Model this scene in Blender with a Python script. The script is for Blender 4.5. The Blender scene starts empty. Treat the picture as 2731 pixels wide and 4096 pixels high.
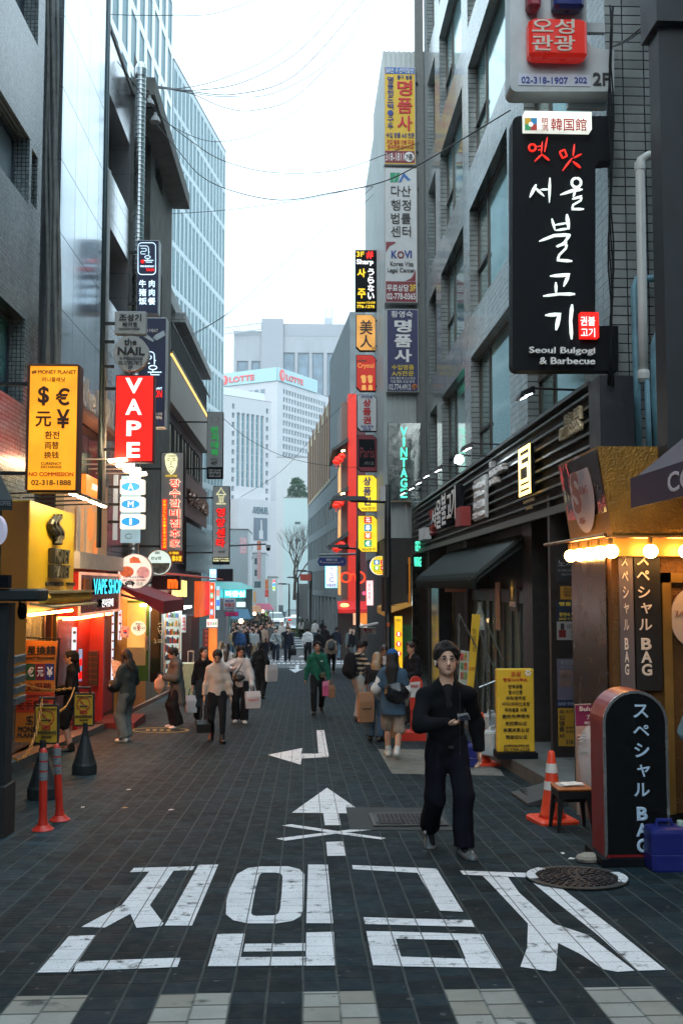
import bpy,bmesh,math,random
import numpy as np
from math import radians,sin,cos,pi,sqrt,atan2
from mathutils import Vector,Matrix
random.seed(7)
scene=bpy.context.scene
# ------------------------------------------------------------------ camera
CAMZ,F,CX,CY=1.72,3984.0,1365.5,2048.0
PITCH,YAW=radians(4.22),radians(2.15)
cd=bpy.data.cameras.new('camera');cam=bpy.data.objects.new('camera',cd)
scene.collection.objects.link(cam);scene.camera=cam
cd.sensor_fit='VERTICAL';cd.sensor_height=36;cd.lens=35
cd.clip_start=0.1;cd.clip_end=3000
cam.location=(0,0,CAMZ);cam.rotation_euler=(radians(90)+PITCH,0,-YAW)
# ------------------------------------------------------------------ sky, sun, exposure
w=bpy.data.worlds.new('World');scene.world=w;w.use_nodes=True
nt=w.node_tree;nt.nodes.clear()
out=nt.nodes.new('ShaderNodeOutputWorld');bg=nt.nodes.new('ShaderNodeBackground')
sky=nt.nodes.new('ShaderNodeTexSky');sky.sky_type='NISHITA';sky.sun_disc=False
SUN_EL,SUN_ROT=radians(28),radians(200)
sky.sun_elevation=SUN_EL;sky.sun_rotation=SUN_ROT;sky.dust_density=4;sky.air_density=1.0
mx=nt.nodes.new('ShaderNodeMix');mx.data_type='RGBA'
mx.inputs[0].default_value=0.85  # a thick even cloud deck over the sky
tcw=nt.nodes.new('ShaderNodeTexCoord');sep=nt.nodes.new('ShaderNodeSeparateXYZ');gr=nt.nodes.new('ShaderNodeValToRGB')
nt.links.new(tcw.outputs['Generated'],sep.inputs[0]);nt.links.new(sep.outputs[2],gr.inputs[0])
gr.color_ramp.elements[0].position=0;gr.color_ramp.elements[0].color=(.285,.375,.42,1)  # an overcast sky is three times
gr.color_ramp.elements[1].position=1;gr.color_ramp.elements[1].color=(.80,1.0,1.13,1)  # as bright overhead as at the horizon
sc_=nt.nodes.new('ShaderNodeMix');sc_.data_type='RGBA';sc_.blend_type='MULTIPLY';sc_.inputs[0].default_value=1;sc_.inputs[7].default_value=(24,24,24,1)
nt.links.new(gr.outputs[0],sc_.inputs[6]);nt.links.new(sc_.outputs[2],mx.inputs[7])
nt.links.new(sky.outputs[0],mx.inputs[6]);nt.links.new(mx.outputs[2],bg.inputs[0])
bg.inputs[1].default_value=0.1
nt.links.new(bg.outputs[0],out.inputs[0])
sd=bpy.data.lights.new('sun','SUN');sd.energy=0.5;sd.angle=radians(25);sd.color=(1,.96,.9)
sun=bpy.data.objects.new('sun',sd);scene.collection.objects.link(sun)
sun.rotation_euler=(radians(90)-SUN_EL,0,radians(180)-SUN_ROT)
vs=scene.view_settings;vs.view_transform='Standard';vs.look='None';vs.exposure=0.72;vs.gamma=1
cy=scene.cycles
cy.use_denoising=True
cy.max_bounces=6;cy.diffuse_bounces=3;cy.glossy_bounces=3;cy.transmission_bounces=4;cy.transparent_max_bounces=6
cy.volume_bounces=0;cy.sample_clamp_indirect=6;cy.caustics_reflective=False;cy.caustics_refractive=False
# ------------------------------------------------------------------ where a point of the photograph lies
_r=Vector((cos(YAW),-sin(YAW),0));_f=Vector((sin(YAW)*cos(PITCH),cos(YAW)*cos(PITCH),sin(PITCH)))
_u=Vector((-sin(YAW)*sin(PITCH),-cos(YAW)*sin(PITCH),cos(PITCH)));CAM=Vector((0,0,CAMZ))
def ray(px,py):return _f*F+_r*(px-CX)-_u*(py-CY)
def at(px,py,d):
 v=ray(px,py); return CAM+v*(d/v.y)
def wl(px,py,X):
 v=ray(px,py); return CAM+v*(X/v.x)
GY=[-30,0,4,8,16,22,32,48,75,95,130,200,420]
GZ=[1.5,0,-.24,-.49,-.96,-1.27,-1.68,-2.12,-2.62,-2.74,-2.5,-1.3,1.5]
def zg(y):
 if y<=GY[0]:return GZ[0]
 for i in range(len(GY)-1):
  if y<=GY[i+1]:
   def m(j):
    if j<=0 or j>=len(GY)-1:return (GZ[min(j+1,len(GY)-1)]-GZ[max(j-1,0)])/(GY[min(j+1,len(GY)-1)]-GY[max(j-1,0)])
    return (GZ[j+1]-GZ[j-1])/(GY[j+1]-GY[j-1])
   h=GY[i+1]-GY[i];t=(y-GY[i])/h
   return (2*t**3-3*t*t+1)*GZ[i]+(t**3-2*t*t+t)*h*m(i)+(-2*t**3+3*t*t)*GZ[i+1]+(t**3-t*t)*h*m(i+1)
 return GZ[-1]
def gd(px,py,up=0.0):
 v=ray(px,py);lo,hi=1.0,400.0
 for _ in range(60):
  mid=(lo+hi)/2
  p=CAM+v*(mid/v.y)
  if p.z>zg(mid)+up:lo=mid
  else:hi=mid
 p=CAM+v*(lo/v.y);p.z=zg(p.y)+up; return p
# ------------------------------------------------------------------ materials
MATS={}
def mat(name,col,rough=.6,metal=0.,emit=None,es=1.,var=0.12,scale=6.,bump=0.,bscale=40.,alpha=1.,spec=.5,trans=0.,coat=0.):
 if name in MATS:return MATS[name]
 m=bpy.data.materials.new(name);m.use_nodes=True;n=m.node_tree;b=n.nodes['Principled BSDF']
 b.inputs['Roughness'].default_value=rough;b.inputs['Metallic'].default_value=metal
 b.inputs['Specular IOR Level'].default_value=spec;b.inputs['Alpha'].default_value=alpha
 b.inputs['Transmission Weight'].default_value=trans;b.inputs['Coat Weight'].default_value=coat
 c=(*col,1);b.inputs['Base Color'].default_value=c
 tc=n.nodes.new('ShaderNodeTexCoord')
 if var>0:
  no=n.nodes.new('ShaderNodeTexNoise');no.inputs['Scale'].default_value=scale;no.inputs['Detail'].default_value=5
  n.links.new(tc.outputs['Object'],no.inputs['Vector'])
  mp=n.nodes.new('ShaderNodeMapRange');mp.inputs[1].default_value=.3;mp.inputs[2].default_value=.7
  mp.inputs[3].default_value=1-var;mp.inputs[4].default_value=1+var
  n.links.new(no.outputs[0],mp.inputs[0])
  mu=n.nodes.new('ShaderNodeMix');mu.data_type='RGBA';mu.blend_type='MULTIPLY';mu.inputs[0].default_value=1
  mu.inputs[6].default_value=c;n.links.new(mp.outputs[0],mu.inputs[7]);n.links.new(mu.outputs[2],b.inputs['Base Color'])
  mr=n.nodes.new('ShaderNodeMapRange');mr.inputs[3].default_value=max(0,rough-.12);mr.inputs[4].default_value=min(1,rough+.12)
  n.links.new(no.outputs[0],mr.inputs[0]);n.links.new(mr.outputs[0],b.inputs['Roughness'])
 if bump>0:
  nb=n.nodes.new('ShaderNodeTexNoise');nb.inputs['Scale'].default_value=bscale;nb.inputs['Detail'].default_value=4
  n.links.new(tc.outputs['Object'],nb.inputs['Vector'])
  bp=n.nodes.new('ShaderNodeBump');bp.inputs['Strength'].default_value=bump;bp.inputs['Distance'].default_value=.02
  n.links.new(nb.outputs[0],bp.inputs['Height']);n.links.new(bp.outputs[0],b.inputs['Normal'])
 if emit is not None:
  b.inputs['Emission Color'].default_value=(*emit,1);b.inputs['Emission Strength'].default_value=es
 MATS[name]=m; return m
def E(name,col,s=1.5):  # a lit, backlit or neon surface
 new=name not in MATS;m=mat(name,tuple(min(.8,c*.6) for c in col),.4,emit=col,es=s*(.64 if s<4 else .8),var=0)
 if new and s<4:  # tubes behind a face never light it quite evenly
  n=m.node_tree;b=n.nodes['Principled BSDF'];g=n.nodes.new('ShaderNodeNewGeometry');no=n.nodes.new('ShaderNodeTexNoise');no.inputs['Scale'].default_value=2.3;no.inputs['Detail'].default_value=3
  mp=n.nodes.new('ShaderNodeMapRange');mp.inputs[1].default_value=.3;mp.inputs[2].default_value=.7;mp.inputs[3].default_value=s*.48;mp.inputs[4].default_value=s*.8
  n.links.new(g.outputs['Position'],no.inputs['Vector']);n.links.new(no.outputs[0],mp.inputs[0]);n.links.new(mp.outputs[0],b.inputs['Emission Strength'])
 return m
def brickmat(name,c1,c2,mortar,bw,bh,msize=.006,plane='yz',rough=.35,offset=.5,bump=.4,dirt=.25,vary=0.,spec=.5):
 """Tiles or bricks laid in world units on a wall plane."""
 if name in MATS:return MATS[name]
 m=bpy.data.materials.new(name);m.use_nodes=True;n=m.node_tree;b=n.nodes['Principled BSDF']
 g=n.nodes.new('ShaderNodeNewGeometry');s=n.nodes.new('ShaderNodeSeparateXYZ');c=n.nodes.new('ShaderNodeCombineXYZ')
 n.links.new(g.outputs['Position'],s.inputs[0])
 if plane=='auto':  # by the wall's own normal: y or x runs along it
  sn=n.nodes.new('ShaderNodeSeparateXYZ');n.links.new(g.outputs['Normal'],sn.inputs[0])
  ab=n.nodes.new('ShaderNodeMath');ab.operation='ABSOLUTE';n.links.new(sn.outputs[0],ab.inputs[0])
  gt=n.nodes.new('ShaderNodeMath');gt.operation='GREATER_THAN';gt.inputs[1].default_value=.6;n.links.new(ab.outputs[0],gt.inputs[0])
  mxx=n.nodes.new('ShaderNodeMix');n.links.new(gt.outputs[0],mxx.inputs[0]);n.links.new(s.outputs[0],mxx.inputs[2]);n.links.new(s.outputs[1],mxx.inputs[3])
  n.links.new(mxx.outputs[0],c.inputs[0])
 else:
  n.links.new(s.outputs['xyz'.index(plane[0])],c.inputs[0])
 n.links.new(s.outputs[2],c.inputs[1])
 br=n.nodes.new('ShaderNodeTexBrick');br.offset=offset;br.inputs['Scale'].default_value=1
 br.inputs['Color1'].default_value=(*c1,1);br.inputs['Color2'].default_value=(*c2,1);br.inputs['Mortar'].default_value=(*mortar,1)
 br.inputs['Brick Width'].default_value=bw;br.inputs['Row Height'].default_value=bh;br.inputs['Mortar Size'].default_value=msize
 br.inputs['Mortar Smooth'].default_value=.1;br.inputs['Bias'].default_value=0
 n.links.new(c.outputs[0],br.inputs['Vector'])
 no=n.nodes.new('ShaderNodeTexNoise');no.inputs['Scale'].default_value=1.3;no.inputs['Detail'].default_value=7;no.inputs['Roughness'].default_value=.65
 vm=n.nodes.new('ShaderNodeVectorMath');vm.operation='MULTIPLY';vm.inputs[1].default_value=(1.6,1.6,.3);n.links.new(g.outputs['Position'],vm.inputs[0]);n.links.new(vm.outputs[0],no.inputs['Vector'])  # rain streaks run down
 mp=n.nodes.new('ShaderNodeMapRange');mp.inputs[1].default_value=.3;mp.inputs[2].default_value=.75;mp.inputs[3].default_value=1;mp.inputs[4].default_value=1-dirt*1.5
 n.links.new(no.outputs[0],mp.inputs[0])
 mu=n.nodes.new('ShaderNodeMix');mu.data_type='RGBA';mu.blend_type='MULTIPLY';mu.inputs[0].default_value=1
 n.links.new(br.outputs[0],mu.inputs[6]);n.links.new(mp.outputs[0],mu.inputs[7]);n.links.new(mu.outputs[2],b.inputs['Base Color'])
 b.inputs['Roughness'].default_value=rough;b.inputs['Specular IOR Level'].default_value=spec
 bp=n.nodes.new('ShaderNodeBump');bp.inputs['Strength'].default_value=bump;bp.inputs['Distance'].default_value=.008;bp.invert=True
 n.links.new(br.outputs['Fac'],bp.inputs['Height']);n.links.new(bp.outputs[0],b.inputs['Normal'])
 MATS[name]=m; return m
# ------------------------------------------------------------------ mesh building
class MB:
 def __init__(s):s.v=[];s.f=[];s.m=[];s.cur=0
 def quad(s,a,b,c,d):s.poly([a,b,c,d])
 def poly(s,pts):
  i=len(s.v);s.v+=[tuple(p) for p in pts];s.f.append(list(range(i,i+len(pts))));s.m.append(s.cur)
 def hexa(s,p):  # p: 4 bottom, 4 top, both counter-clockwise from above
  i=len(s.v);s.v+=[tuple(q) for q in p]
  for f in ((3,2,1,0),(4,5,6,7),(0,1,5,4),(1,2,6,5),(2,3,7,6),(3,0,4,7)):
   s.f.append([i+k for k in f]);s.m.append(s.cur)
  return s
 def box(s,x0,x1,y0,y1,z0,z1):
  return s.hexa([(x0,y0,z0),(x1,y0,z0),(x1,y1,z0),(x0,y1,z0),(x0,y0,z1),(x1,y0,z1),(x1,y1,z1),(x0,y1,z1)])
 def bbox(s,x0,x1,y0,y1,z0,z1,r=.01):  # a box with its edges chamfered
  pts=[]
  for (z,k) in ((z0,r),(z0+r,0),(z1-r,0),(z1,r)):
   pts.append([(x0+r+k,y0+k,z),(x1-r-k,y0+k,z),(x1-k,y0+r+k,z),(x1-k,y1-r-k,z),(x1-r-k,y1-k,z),(x0+r+k,y1-k,z),(x0+k,y1-r-k,z),(x0+k,y0+r+k,z)])
  s.loft(pts); return s
 def loft(s,rings,cap=True):
  n=len(rings[0]);i0=len(s.v)
  for r in rings:s.v+=[tuple(p) for p in r]
  for k in range(len(rings)-1):
   for j in range(n):
    a,b=i0+k*n+j,i0+k*n+(j+1)%n
    s.f.append([a,b,b+n,a+n]);s.m.append(s.cur)
  if cap:
   s.f.append([i0+j for j in range(n)][::-1]);s.m.append(s.cur)
   s.f.append([i0+(len(rings)-1)*n+j for j in range(n)]);s.m.append(s.cur)
  return s
 def tube(s,pts,r,n=8,cap=True):
  pts=[Vector(p) for p in pts];rr=r if isinstance(r,(list,tuple)) else [r]*len(pts);rings=[];up=None
  for i,p in enumerate(pts):
   t=(pts[min(i+1,len(pts)-1)]-pts[max(i-1,0)]).normalized()
   if up is None:up=Vector((0,0,1)) if abs(t.z)<.9 else Vector((1,0,0))
   a=t.cross(up).normalized();b=a.cross(t);up=b
   rings.append([p+a*(rr[i]*cos(2*pi*k/n))-b*(rr[i]*sin(2*pi*k/n)) for k in range(n)])
  return s.loft(rings,cap)
 def lathe(s,prof,c=(0,0,0),n=20,ax='z',cap=True):
  rings=[]
  for r,h in prof:
   ring=[]
   for k in range(n):
    a=2*pi*k/n;x,y=r*cos(a),r*sin(a)
    ring.append((c[0]+x,c[1]+y,c[2]+h) if ax=='z' else ((c[0]+x,c[1]+h,c[2]-y) if ax=='y' else (c[0]+h,c[1]+x,c[2]+y)))
   rings.append(ring)
  return s.loft(rings,cap)
 def prism(s,pts,d):  # polygon extruded by a vector
  d=Vector(d);p=[Vector(q) for q in pts]; return s.loft([p,[q+d for q in p]])
 def ball(s,c,r,n=12,m=8):
  r=r if isinstance(r,(tuple,list)) else (r,r,r)
  rings=[[(c[0]+r[0]*cos(2*pi*k/n)*sin(pi*j/m),c[1]+r[1]*sin(2*pi*k/n)*sin(pi*j/m),c[2]-r[2]*cos(pi*j/m)) for k in range(n)] for j in range(1,m)]
  return s.loft(rings)
 def arr(s,V,Fc):
  i=len(s.v);s.v+=[tuple(p) for p in V];s.f+=[[i+k for k in f] for f in Fc];s.m+=[s.cur]*len(Fc); return s
def obj(name,mb,mats,parent=None,smooth=False,label=None):
 me=bpy.data.meshes.new(name)
 v=mb.v
 if parent is not None:
  L=parent;off=Vector((0,0,0))
  while L is not None:off+=L.location;L=L.parent
  if not parent.get('_local'):
   v=[(p[0]-off.x,p[1]-off.y,p[2]-off.z) for p in v]
 me.from_pydata(v,[],mb.f)
 for m in (mats if isinstance(mats,(list,tuple)) else [mats]):me.materials.append(m)
 if any(mb.m):me.polygons.foreach_set('material_index',mb.m)
 if smooth:me.polygons.foreach_set('use_smooth',[True]*len(mb.f))
 me.validate();me.update()
 o=bpy.data.objects.new(name,me);scene.collection.objects.link(o)
 if parent is not None:o.parent=parent
 if label:o['label']=label
 return o
def tag(o,label,cat,group=None):
 o['label']=label;o['category']=cat
 if group:o['group']=group
 return o
def thing(name,label,cat,loc=(0,0,0),rotz=0,group=None,local=False):
 o=bpy.data.objects.new(name,None);scene.collection.objects.link(o);o.empty_display_size=.2
 o.location=loc;o.rotation_euler=(0,0,rotz)
 if local:o['_local']=1
 return tag(o,label,cat,group)
def kids(o):return [c for c in bpy.data.objects if c.parent is o]
def dup(o,parent=None):
 c=o.copy();scene.collection.objects.link(c)
 if parent is not None:c.parent=parent
 for k in list(o.children):dup(k,c)
 return c
def struct(name,mb,m,kind='structure',smooth=False):
 o=obj(name,mb,m,None,smooth);o['kind']=kind; return o
# ------------------------------------------------------------------ lettering
_TX={}
_ts=bpy.data.scenes.new('lettering_scratch')  # letters are shaped in an empty scene, then kept as meshes
def glyphs(t,bold=0.,font=None):
 k=(t,bold)
 if k not in _TX:
  c=bpy.data.curves.new('lettering','FONT');c.body=t;c.extrude=.01;c.resolution_u=3;c.size=1
  if bold:c.bevel_depth=bold*.62;c.bevel_resolution=0
  o=bpy.data.objects.new('lettering',c);_ts.collection.objects.link(o)
  _ts.view_layers[0].update();dg=_ts.view_layers[0].depsgraph;me=bpy.data.meshes.new_from_object(o.evaluated_get(dg))
  V=np.array([v.co[:] for v in me.vertices]).reshape(-1,3);Fc=[list(p.vertices) for p in me.polygons]
  bpy.data.objects.remove(o);bpy.data.curves.remove(c);bpy.data.meshes.remove(me)
  lo,hi=V.min(0),V.max(0);V=(V-lo)/np.maximum(hi-lo,1e-6)
  _TX[k]=(V,Fc,float(hi[0]-lo[0]),float(hi[1]-lo[1]))
 return _TX[k]
def put_text(mb,t,o,eu,ev,wd,ht,th=.012,bold=.02,keep=False):
 """Lettering filling wd x ht from corner o, running along eu, rising along ev, standing th proud of the surface."""
 V,Fc,a,b=glyphs(t,bold)
 o,eu,ev=Vector(o),Vector(eu).normalized(),Vector(ev).normalized();n=eu.cross(ev)
 if keep:  # keep the letters' own proportions, centred
  k=min(wd/a,ht/b);o=o+eu*((wd-a*k)/2)+ev*((ht-b*k)/2);wd,ht=a*k,b*k
 eu,ev,n,o=(np.array(q) for q in (eu,ev,n,o))
 mb.arr(o+V[:,:1]*wd*eu+V[:,1:2]*ht*ev+(V[:,2:]*th)*n,Fc); return mb
def face_text(mb,t,px0,py0,px1,py1,d,th=.012,bold=.02):
 """Lettering on a surface that faces the street's near end at distance d."""
 a,b=at(px0,py1,d),at(px1,py0,d)
 return put_text(mb,t,(a.x,d,a.z),(1,0,0),(0,0,1),b.x-a.x,b.z-a.z,th,bold)
def col_text(mb,t,px0,py0,px1,py1,d,th=.012,bold=.02,gap=.14):
 n=len(t);h=(py1-py0)/n
 for i,c in enumerate(t):
  if c in 'I1l':face_text(mb,c,px0+(px1-px0)*.36,py0+i*h,px1-(px1-px0)*.36,py0+(i+1-gap)*h,d,th,bold)
  elif c!=' ':face_text(mb,c,px0,py0+i*h,px1,py0+(i+1-gap)*h,d,th,bold)
 return mb
# ================================================================== the street
def paving_mat():
 m=bpy.data.materials.new('street_pavers');m.use_nodes=True;n=m.node_tree;b=n.nodes['Principled BSDF'];N=n.nodes.new;L=n.links.new
 g=N('ShaderNodeNewGeometry');s=N('ShaderNodeSeparateXYZ');L(g.outputs['Position'],s.inputs[0])
 def M(op,a,b_=None,c=None):
  q=N('ShaderNodeMath');q.operation=op
  for i,v in enumerate((a,b_,c)):
   if v is None:continue
   if isinstance(v,(int,float)):q.inputs[i].default_value=v
   else:L(v,q.inputs[i])
  return q.outputs[0]
 def noise(sc,det=4,vec=None,rough=.6):
  q=N('ShaderNodeTexNoise');q.inputs['Scale'].default_value=sc;q.inputs['Detail'].default_value=det;q.inputs['Roughness'].default_value=rough
  L(vec if vec is not None else g.outputs['Position'],q.inputs['Vector']); return q.outputs[0]
 def ramp(v,a,b_,c=0.,d=1.):
  q=N('ShaderNodeMapRange');q.clamp=True;L(v,q.inputs[0])
  for i,k in enumerate((a,b_,c,d)):q.inputs[i+1].default_value=k
  return q.outputs[0]
 def mixc(f,a,b_,bt='MIX'):
  q=N('ShaderNodeMix');q.data_type='RGBA';q.blend_type=bt
  if isinstance(f,(int,float)):q.inputs[0].default_value=f
  else:L(f,q.inputs[0])
  for i,v in ((6,a),(7,b_)):
   if isinstance(v,tuple):q.inputs[i].default_value=(*v,1)
   else:L(v,q.inputs[i])
  return q.outputs[2]
 W,H=.1775,.185
 wob=M('MULTIPLY',M('SUBTRACT',noise(2.2,2),.5),.012)
 u=M('DIVIDE',M('ADD',s.outputs[0],wob),W);iu=M('FLOOR',u);fu=M('FRACT',u)
 wn=N('ShaderNodeTexWhiteNoise');wn.noise_dimensions='1D';L(iu,wn.inputs['W'])
 v=M('ADD',M('DIVIDE',M('ADD',s.outputs[1],wob),H),M('MULTIPLY',wn.outputs[0],.5));iv=M('FLOOR',v);fv=M('FRACT',v)
 cb=N('ShaderNodeCombineXYZ');L(iu,cb.inputs[0]);L(iv,cb.inputs[1])
 w2=N('ShaderNodeTexWhiteNoise');w2.noise_dimensions='2D';L(cb.outputs[0],w2.inputs['Vector'])
 du=M('MINIMUM',fu,M('SUBTRACT',1,fu));dv=M('MINIMUM',fv,M('SUBTRACT',1,fv))
 n1=noise(9,5);n2=noise(.55,5);n3=noise(60,3);n4=noise(3.1,6,None,.7)
 ju=M('MULTIPLY',ramp(du,.022,.05,1,0),ramp(n1,.3,.6,.25,1));jv=ramp(dv,.02,.06,1,0)
 tone=M('ADD',M('MULTIPLY',w2.outputs[0],.75),.62)
 big=ramp(n2,.32,.7,.75,1.4)
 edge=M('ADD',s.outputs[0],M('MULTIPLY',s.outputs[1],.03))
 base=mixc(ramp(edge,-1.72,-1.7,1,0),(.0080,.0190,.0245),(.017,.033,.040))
 base=mixc(M('MULTIPLY',ramp(n4,.5,.72),.3),base,(.055,.055,.05))
 k=N('ShaderNodeCombineColor');t2=M('MULTIPLY',M('MULTIPLY',tone,big),ramp(n3,.3,.7,.86,1.14))
 for i in range(3):L(t2,k.inputs[i])
 base=mixc(1,base,k.outputs[0],'MULTIPLY')
 # pale crossing stripes laid in the paving itself, four pavers to a period
 per=M('FRACT',M('DIVIDE',M('ADD',s.outputs[0],.3550),.71))
 st=M('MULTIPLY',M('LESS_THAN',M('ABSOLUTE',M('SUBTRACT',per,.75)),.25),M('LESS_THAN',s.outputs[1],5.16))
 st=M('MULTIPLY',st,M('MULTIPLY',M('GREATER_THAN',s.outputs[0],-1.5),M('LESS_THAN',s.outputs[0],2.6)))
 pale=mixc(w2.outputs[0],(.24,.225,.19),(.33,.335,.315));pale=mixc(ramp(n4,.45,.75,0,.55),pale,(.16,.15,.13))
 base=mixc(st,base,pale)
 base=mixc(M('MULTIPLY',jv,.8),base,(.012,.013,.014))
 base=mixc(M('MULTIPLY',ju,.75),base,(.082,.092,.088))
 spot=M('MULTIPLY',ramp(noise(3.3,2,None,.4),.66,.70),ramp(n1,.4,.55));base=mixc(M('MULTIPLY',spot,.7),base,(.012,.016,.018))
 gum=ramp(noise(16,1,None,.3),.745,.765);base=mixc(M('MULTIPLY',gum,.55),base,(.11,.115,.11))
 L(base,b.inputs['Base Color'])
 L(ramp(n1,.25,.75,.6,.85),b.inputs['Roughness']);b.inputs['Specular IOR Level'].default_value=.12
 hgt=M('ADD',M('MULTIPLY',M('SUBTRACT',1,M('MAXIMUM',ramp(du,.0,.06,1,0),ramp(dv,.0,.07,1,0))),1.),M('MULTIPLY',n3,.25))
 hgt=M('ADD',hgt,M('MULTIPLY',w2.outputs[0],.35))
 bp=N('ShaderNodeBump');bp.inputs['Strength'].default_value=.5;bp.inputs['Distance'].default_value=.006
 L(hgt,bp.inputs['Height']);L(bp.outputs[0],b.inputs['Normal']); return m
PAVE=paving_mat()
mb=MB()
ys=[-30+i for i in range(30)]+[i*.5 for i in range(120)]+[60+i*4 for i in range(91)]
for i in range(len(ys)-1):
 a,b=ys[i],ys[i+1]
 mb.quad((-60,a,zg(a)),(60,a,zg(a)),(60,b,zg(b)),(-60,b,zg(b)))
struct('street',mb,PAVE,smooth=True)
def sheet(name,polys,m,up=.004,mats=None):
 """Flat markings on the street: polygons of ground points, laid just above it."""
 mb=MB()
 for p in polys:
  p=[Vector((q[0],q[1],zg(q[1])+up)) for q in p]
  mb.poly(p)
 bm=bmesh.new();me=bpy.data.meshes.new(name);me.from_pydata(mb.v,[],mb.f);bm.from_mesh(me)
 bmesh.ops.recalc_face_normals(bm,faces=bm.faces);bmesh.ops.triangulate(bm,faces=bm.faces)
 for _ in range(2):bmesh.ops.subdivide_edges(bm,edges=bm.edges,cuts=1)
 for v in bm.verts:v.co.z=zg(v.co.y)+up
 for f in bm.faces:
  if f.normal.z<0:f.normal_flip()
 bm.to_mesh(me);bm.free();me.materials.append(m)
 o=bpy.data.objects.new(name,me);scene.collection.objects.link(o);o['kind']='structure'; return o
def paint_mat():
 m=bpy.data.materials.new('road_paint');m.use_nodes=True;n=m.node_tree;b=n.nodes['Principled BSDF'];N=n.nodes.new;L=n.links.new
 g=N('ShaderNodeNewGeometry');s=N('ShaderNodeSeparateXYZ');L(g.outputs['Position'],s.inputs[0])
 def no(sc,d,r=.6):
  q=N('ShaderNodeTexNoise');q.inputs['Scale'].default_value=sc;q.inputs['Detail'].default_value=d;q.inputs['Roughness'].default_value=r
  L(g.outputs['Position'],q.inputs['Vector']); return q.outputs[0]
 def ramp(v,a,b_,c,d):
  q=N('ShaderNodeMapRange');L(v,q.inputs[0])
  for i,k in enumerate((a,b_,c,d)):q.inputs[i+1].default_value=k
  return q.outputs[0]
 def M(op,a,b_):
  q=N('ShaderNodeMath');q.operation=op
  for i,v in enumerate((a,b_)):
   if isinstance(v,(int,float)):q.inputs[i].default_value=v
   else:L(v,q.inputs[i])
  return q.outputs[0]
 fr=M('FRACT',M('DIVIDE',s.outputs[0],.1775),0);jx=ramp(M('MINIMUM',fr,M('SUBTRACT',1,fr)),.012,.03,0,1)
 fy=M('FRACT',M('DIVIDE',s.outputs[1],.185),0);jy=ramp(M('MINIMUM',fy,M('SUBTRACT',1,fy)),.01,.03,.45,1)
 wear=ramp(no(7,8,.75),.35,.45,.0,1);wear2=ramp(no(90,2),.30,.42,.4,1)
 a=M('MULTIPLY',M('MULTIPLY',jx,jy),M('MULTIPLY',wear,wear2))
 mx=N('ShaderNodeMix');mx.data_type='RGBA';L(a,mx.inputs[0]);mx.inputs[6].default_value=(.05,.055,.055,1)
 m2=N('ShaderNodeMix');m2.data_type='RGBA';L(no(2.5,6),m2.inputs[0]);m2.inputs[6].default_value=(.5,.51,.53,1);m2.inputs[7].default_value=(.86,.87,.9,1)
 L(m2.outputs[2],mx.inputs[7]);L(mx.outputs[2],b.inputs['Base Color']);b.inputs['Roughness'].default_value=.7; return m
PAINT=paint_mat()
def c5(*p):return [gd(x/1.12,3200+y/1.12) for x,y in p]
def c6(*p):return [gd(1300+x/1.0957,3200+y/1.0957) for x,y in p]
def c2(*p):return [gd(1100+x/2,2800+y/2) for x,y in p]
def ring(o,i):return [[o[k],o[(k+1)%len(o)],i[(k+1)%len(o)],i[k]] for k in range(len(o))]
sheet('road_lettering',[
 c5((583,326),(600,307),(872,300),(862,317)),c5((675,316),(783,312),(672,474),(585,513),(470,575),(365,572),(545,475)),
 c5((672,474),(733,556),(722,568),(612,576),(585,513)),c5((890,293),(978,292),(860,566),(738,566)),
 c5((310,613),(432,609),(315,775),(168,777)),c5((345,727),(810,710),(795,752),(330,772)),
 *ring(c5((1030,400),(1062,335),(1110,308),(1170,300),(1290,300),(1340,312),(1364,335),(1362,420),(1360,490),(1345,525),(1310,545),(1240,556),(1110,556),(1045,542),(1012,515),(1015,450)),
   c5((1145,400),(1160,345),(1168,333),(1185,328),(1235,328),(1258,333),(1266,345),(1262,420),(1255,490),(1250,505),(1243,515),(1225,520),(1150,523),(1133,520),(1125,510),(1135,450))),
 c5((1380,292),(1468,292),(1492,556),(1372,555)),c5((975,604),(1098,602),(1070,748),(932,748)),c5((1372,597),(1494,594),(1504,745),(1370,746)),
 c5((1098,648),(1366,645),(1366,680),(1091,683)),c5((1077,708),(1366,706),(1366,745),(1071,747)),
 c6((118,288),(488,303),(498,318),(404,322),(122,306)),c6((402,318),(494,314),(605,493),(503,488)),c6((168,517),(640,530),(655,560),(175,547)),
 c6((180,578),(300,580),(345,733),(210,728)),c6((300,580),(690,592),(705,620),(310,612)),c6((580,615),(703,617),(778,742),(632,738)),c6((331,690),(620,700),(632,738),(344,733)),
 c6((590,312),(880,322),(880,342),(605,330)),c6((690,336),(800,340),(850,410),(1000,545),(1020,630),(1010,750),(985,755),(855,735),(885,650),(888,545),(720,365)),
 c6((1000,545),(1150,595),(1355,752),(1280,757),(1215,745),(1120,680),(1020,630)),c6((885,345),(1030,385),(1280,578),(1490,748),(1365,752),(1200,600),(1000,440))],PAINT)
sheet('lane_arrow',[c2((415,705),(715,912),(385,908),(135,905)),c2((385,909),(507,911),(527,1005),(398,1005)),c2((55,1008),(130,998),(560,1062),(885,1108),(850,1120),(540,1080)),
 c2((10,1112),(70,1105),(730,1025),(830,1037),(545,1065),(80,1130)),c2((408,1140),(545,1135),(567,1250),(418,1252))],PAINT)
sheet('turn_arrow',[c2((-58,441),(220,386),(208,432),(212,470),(205,520)),c2((212,432),(428,430),(428,458),(212,470)),c2((332,245),(393,243),(426,430),(347,432))],PAINT)
def far(*p):return [gd(880+x/3.92,2300+y/3.92) for x,y in p]
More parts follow.
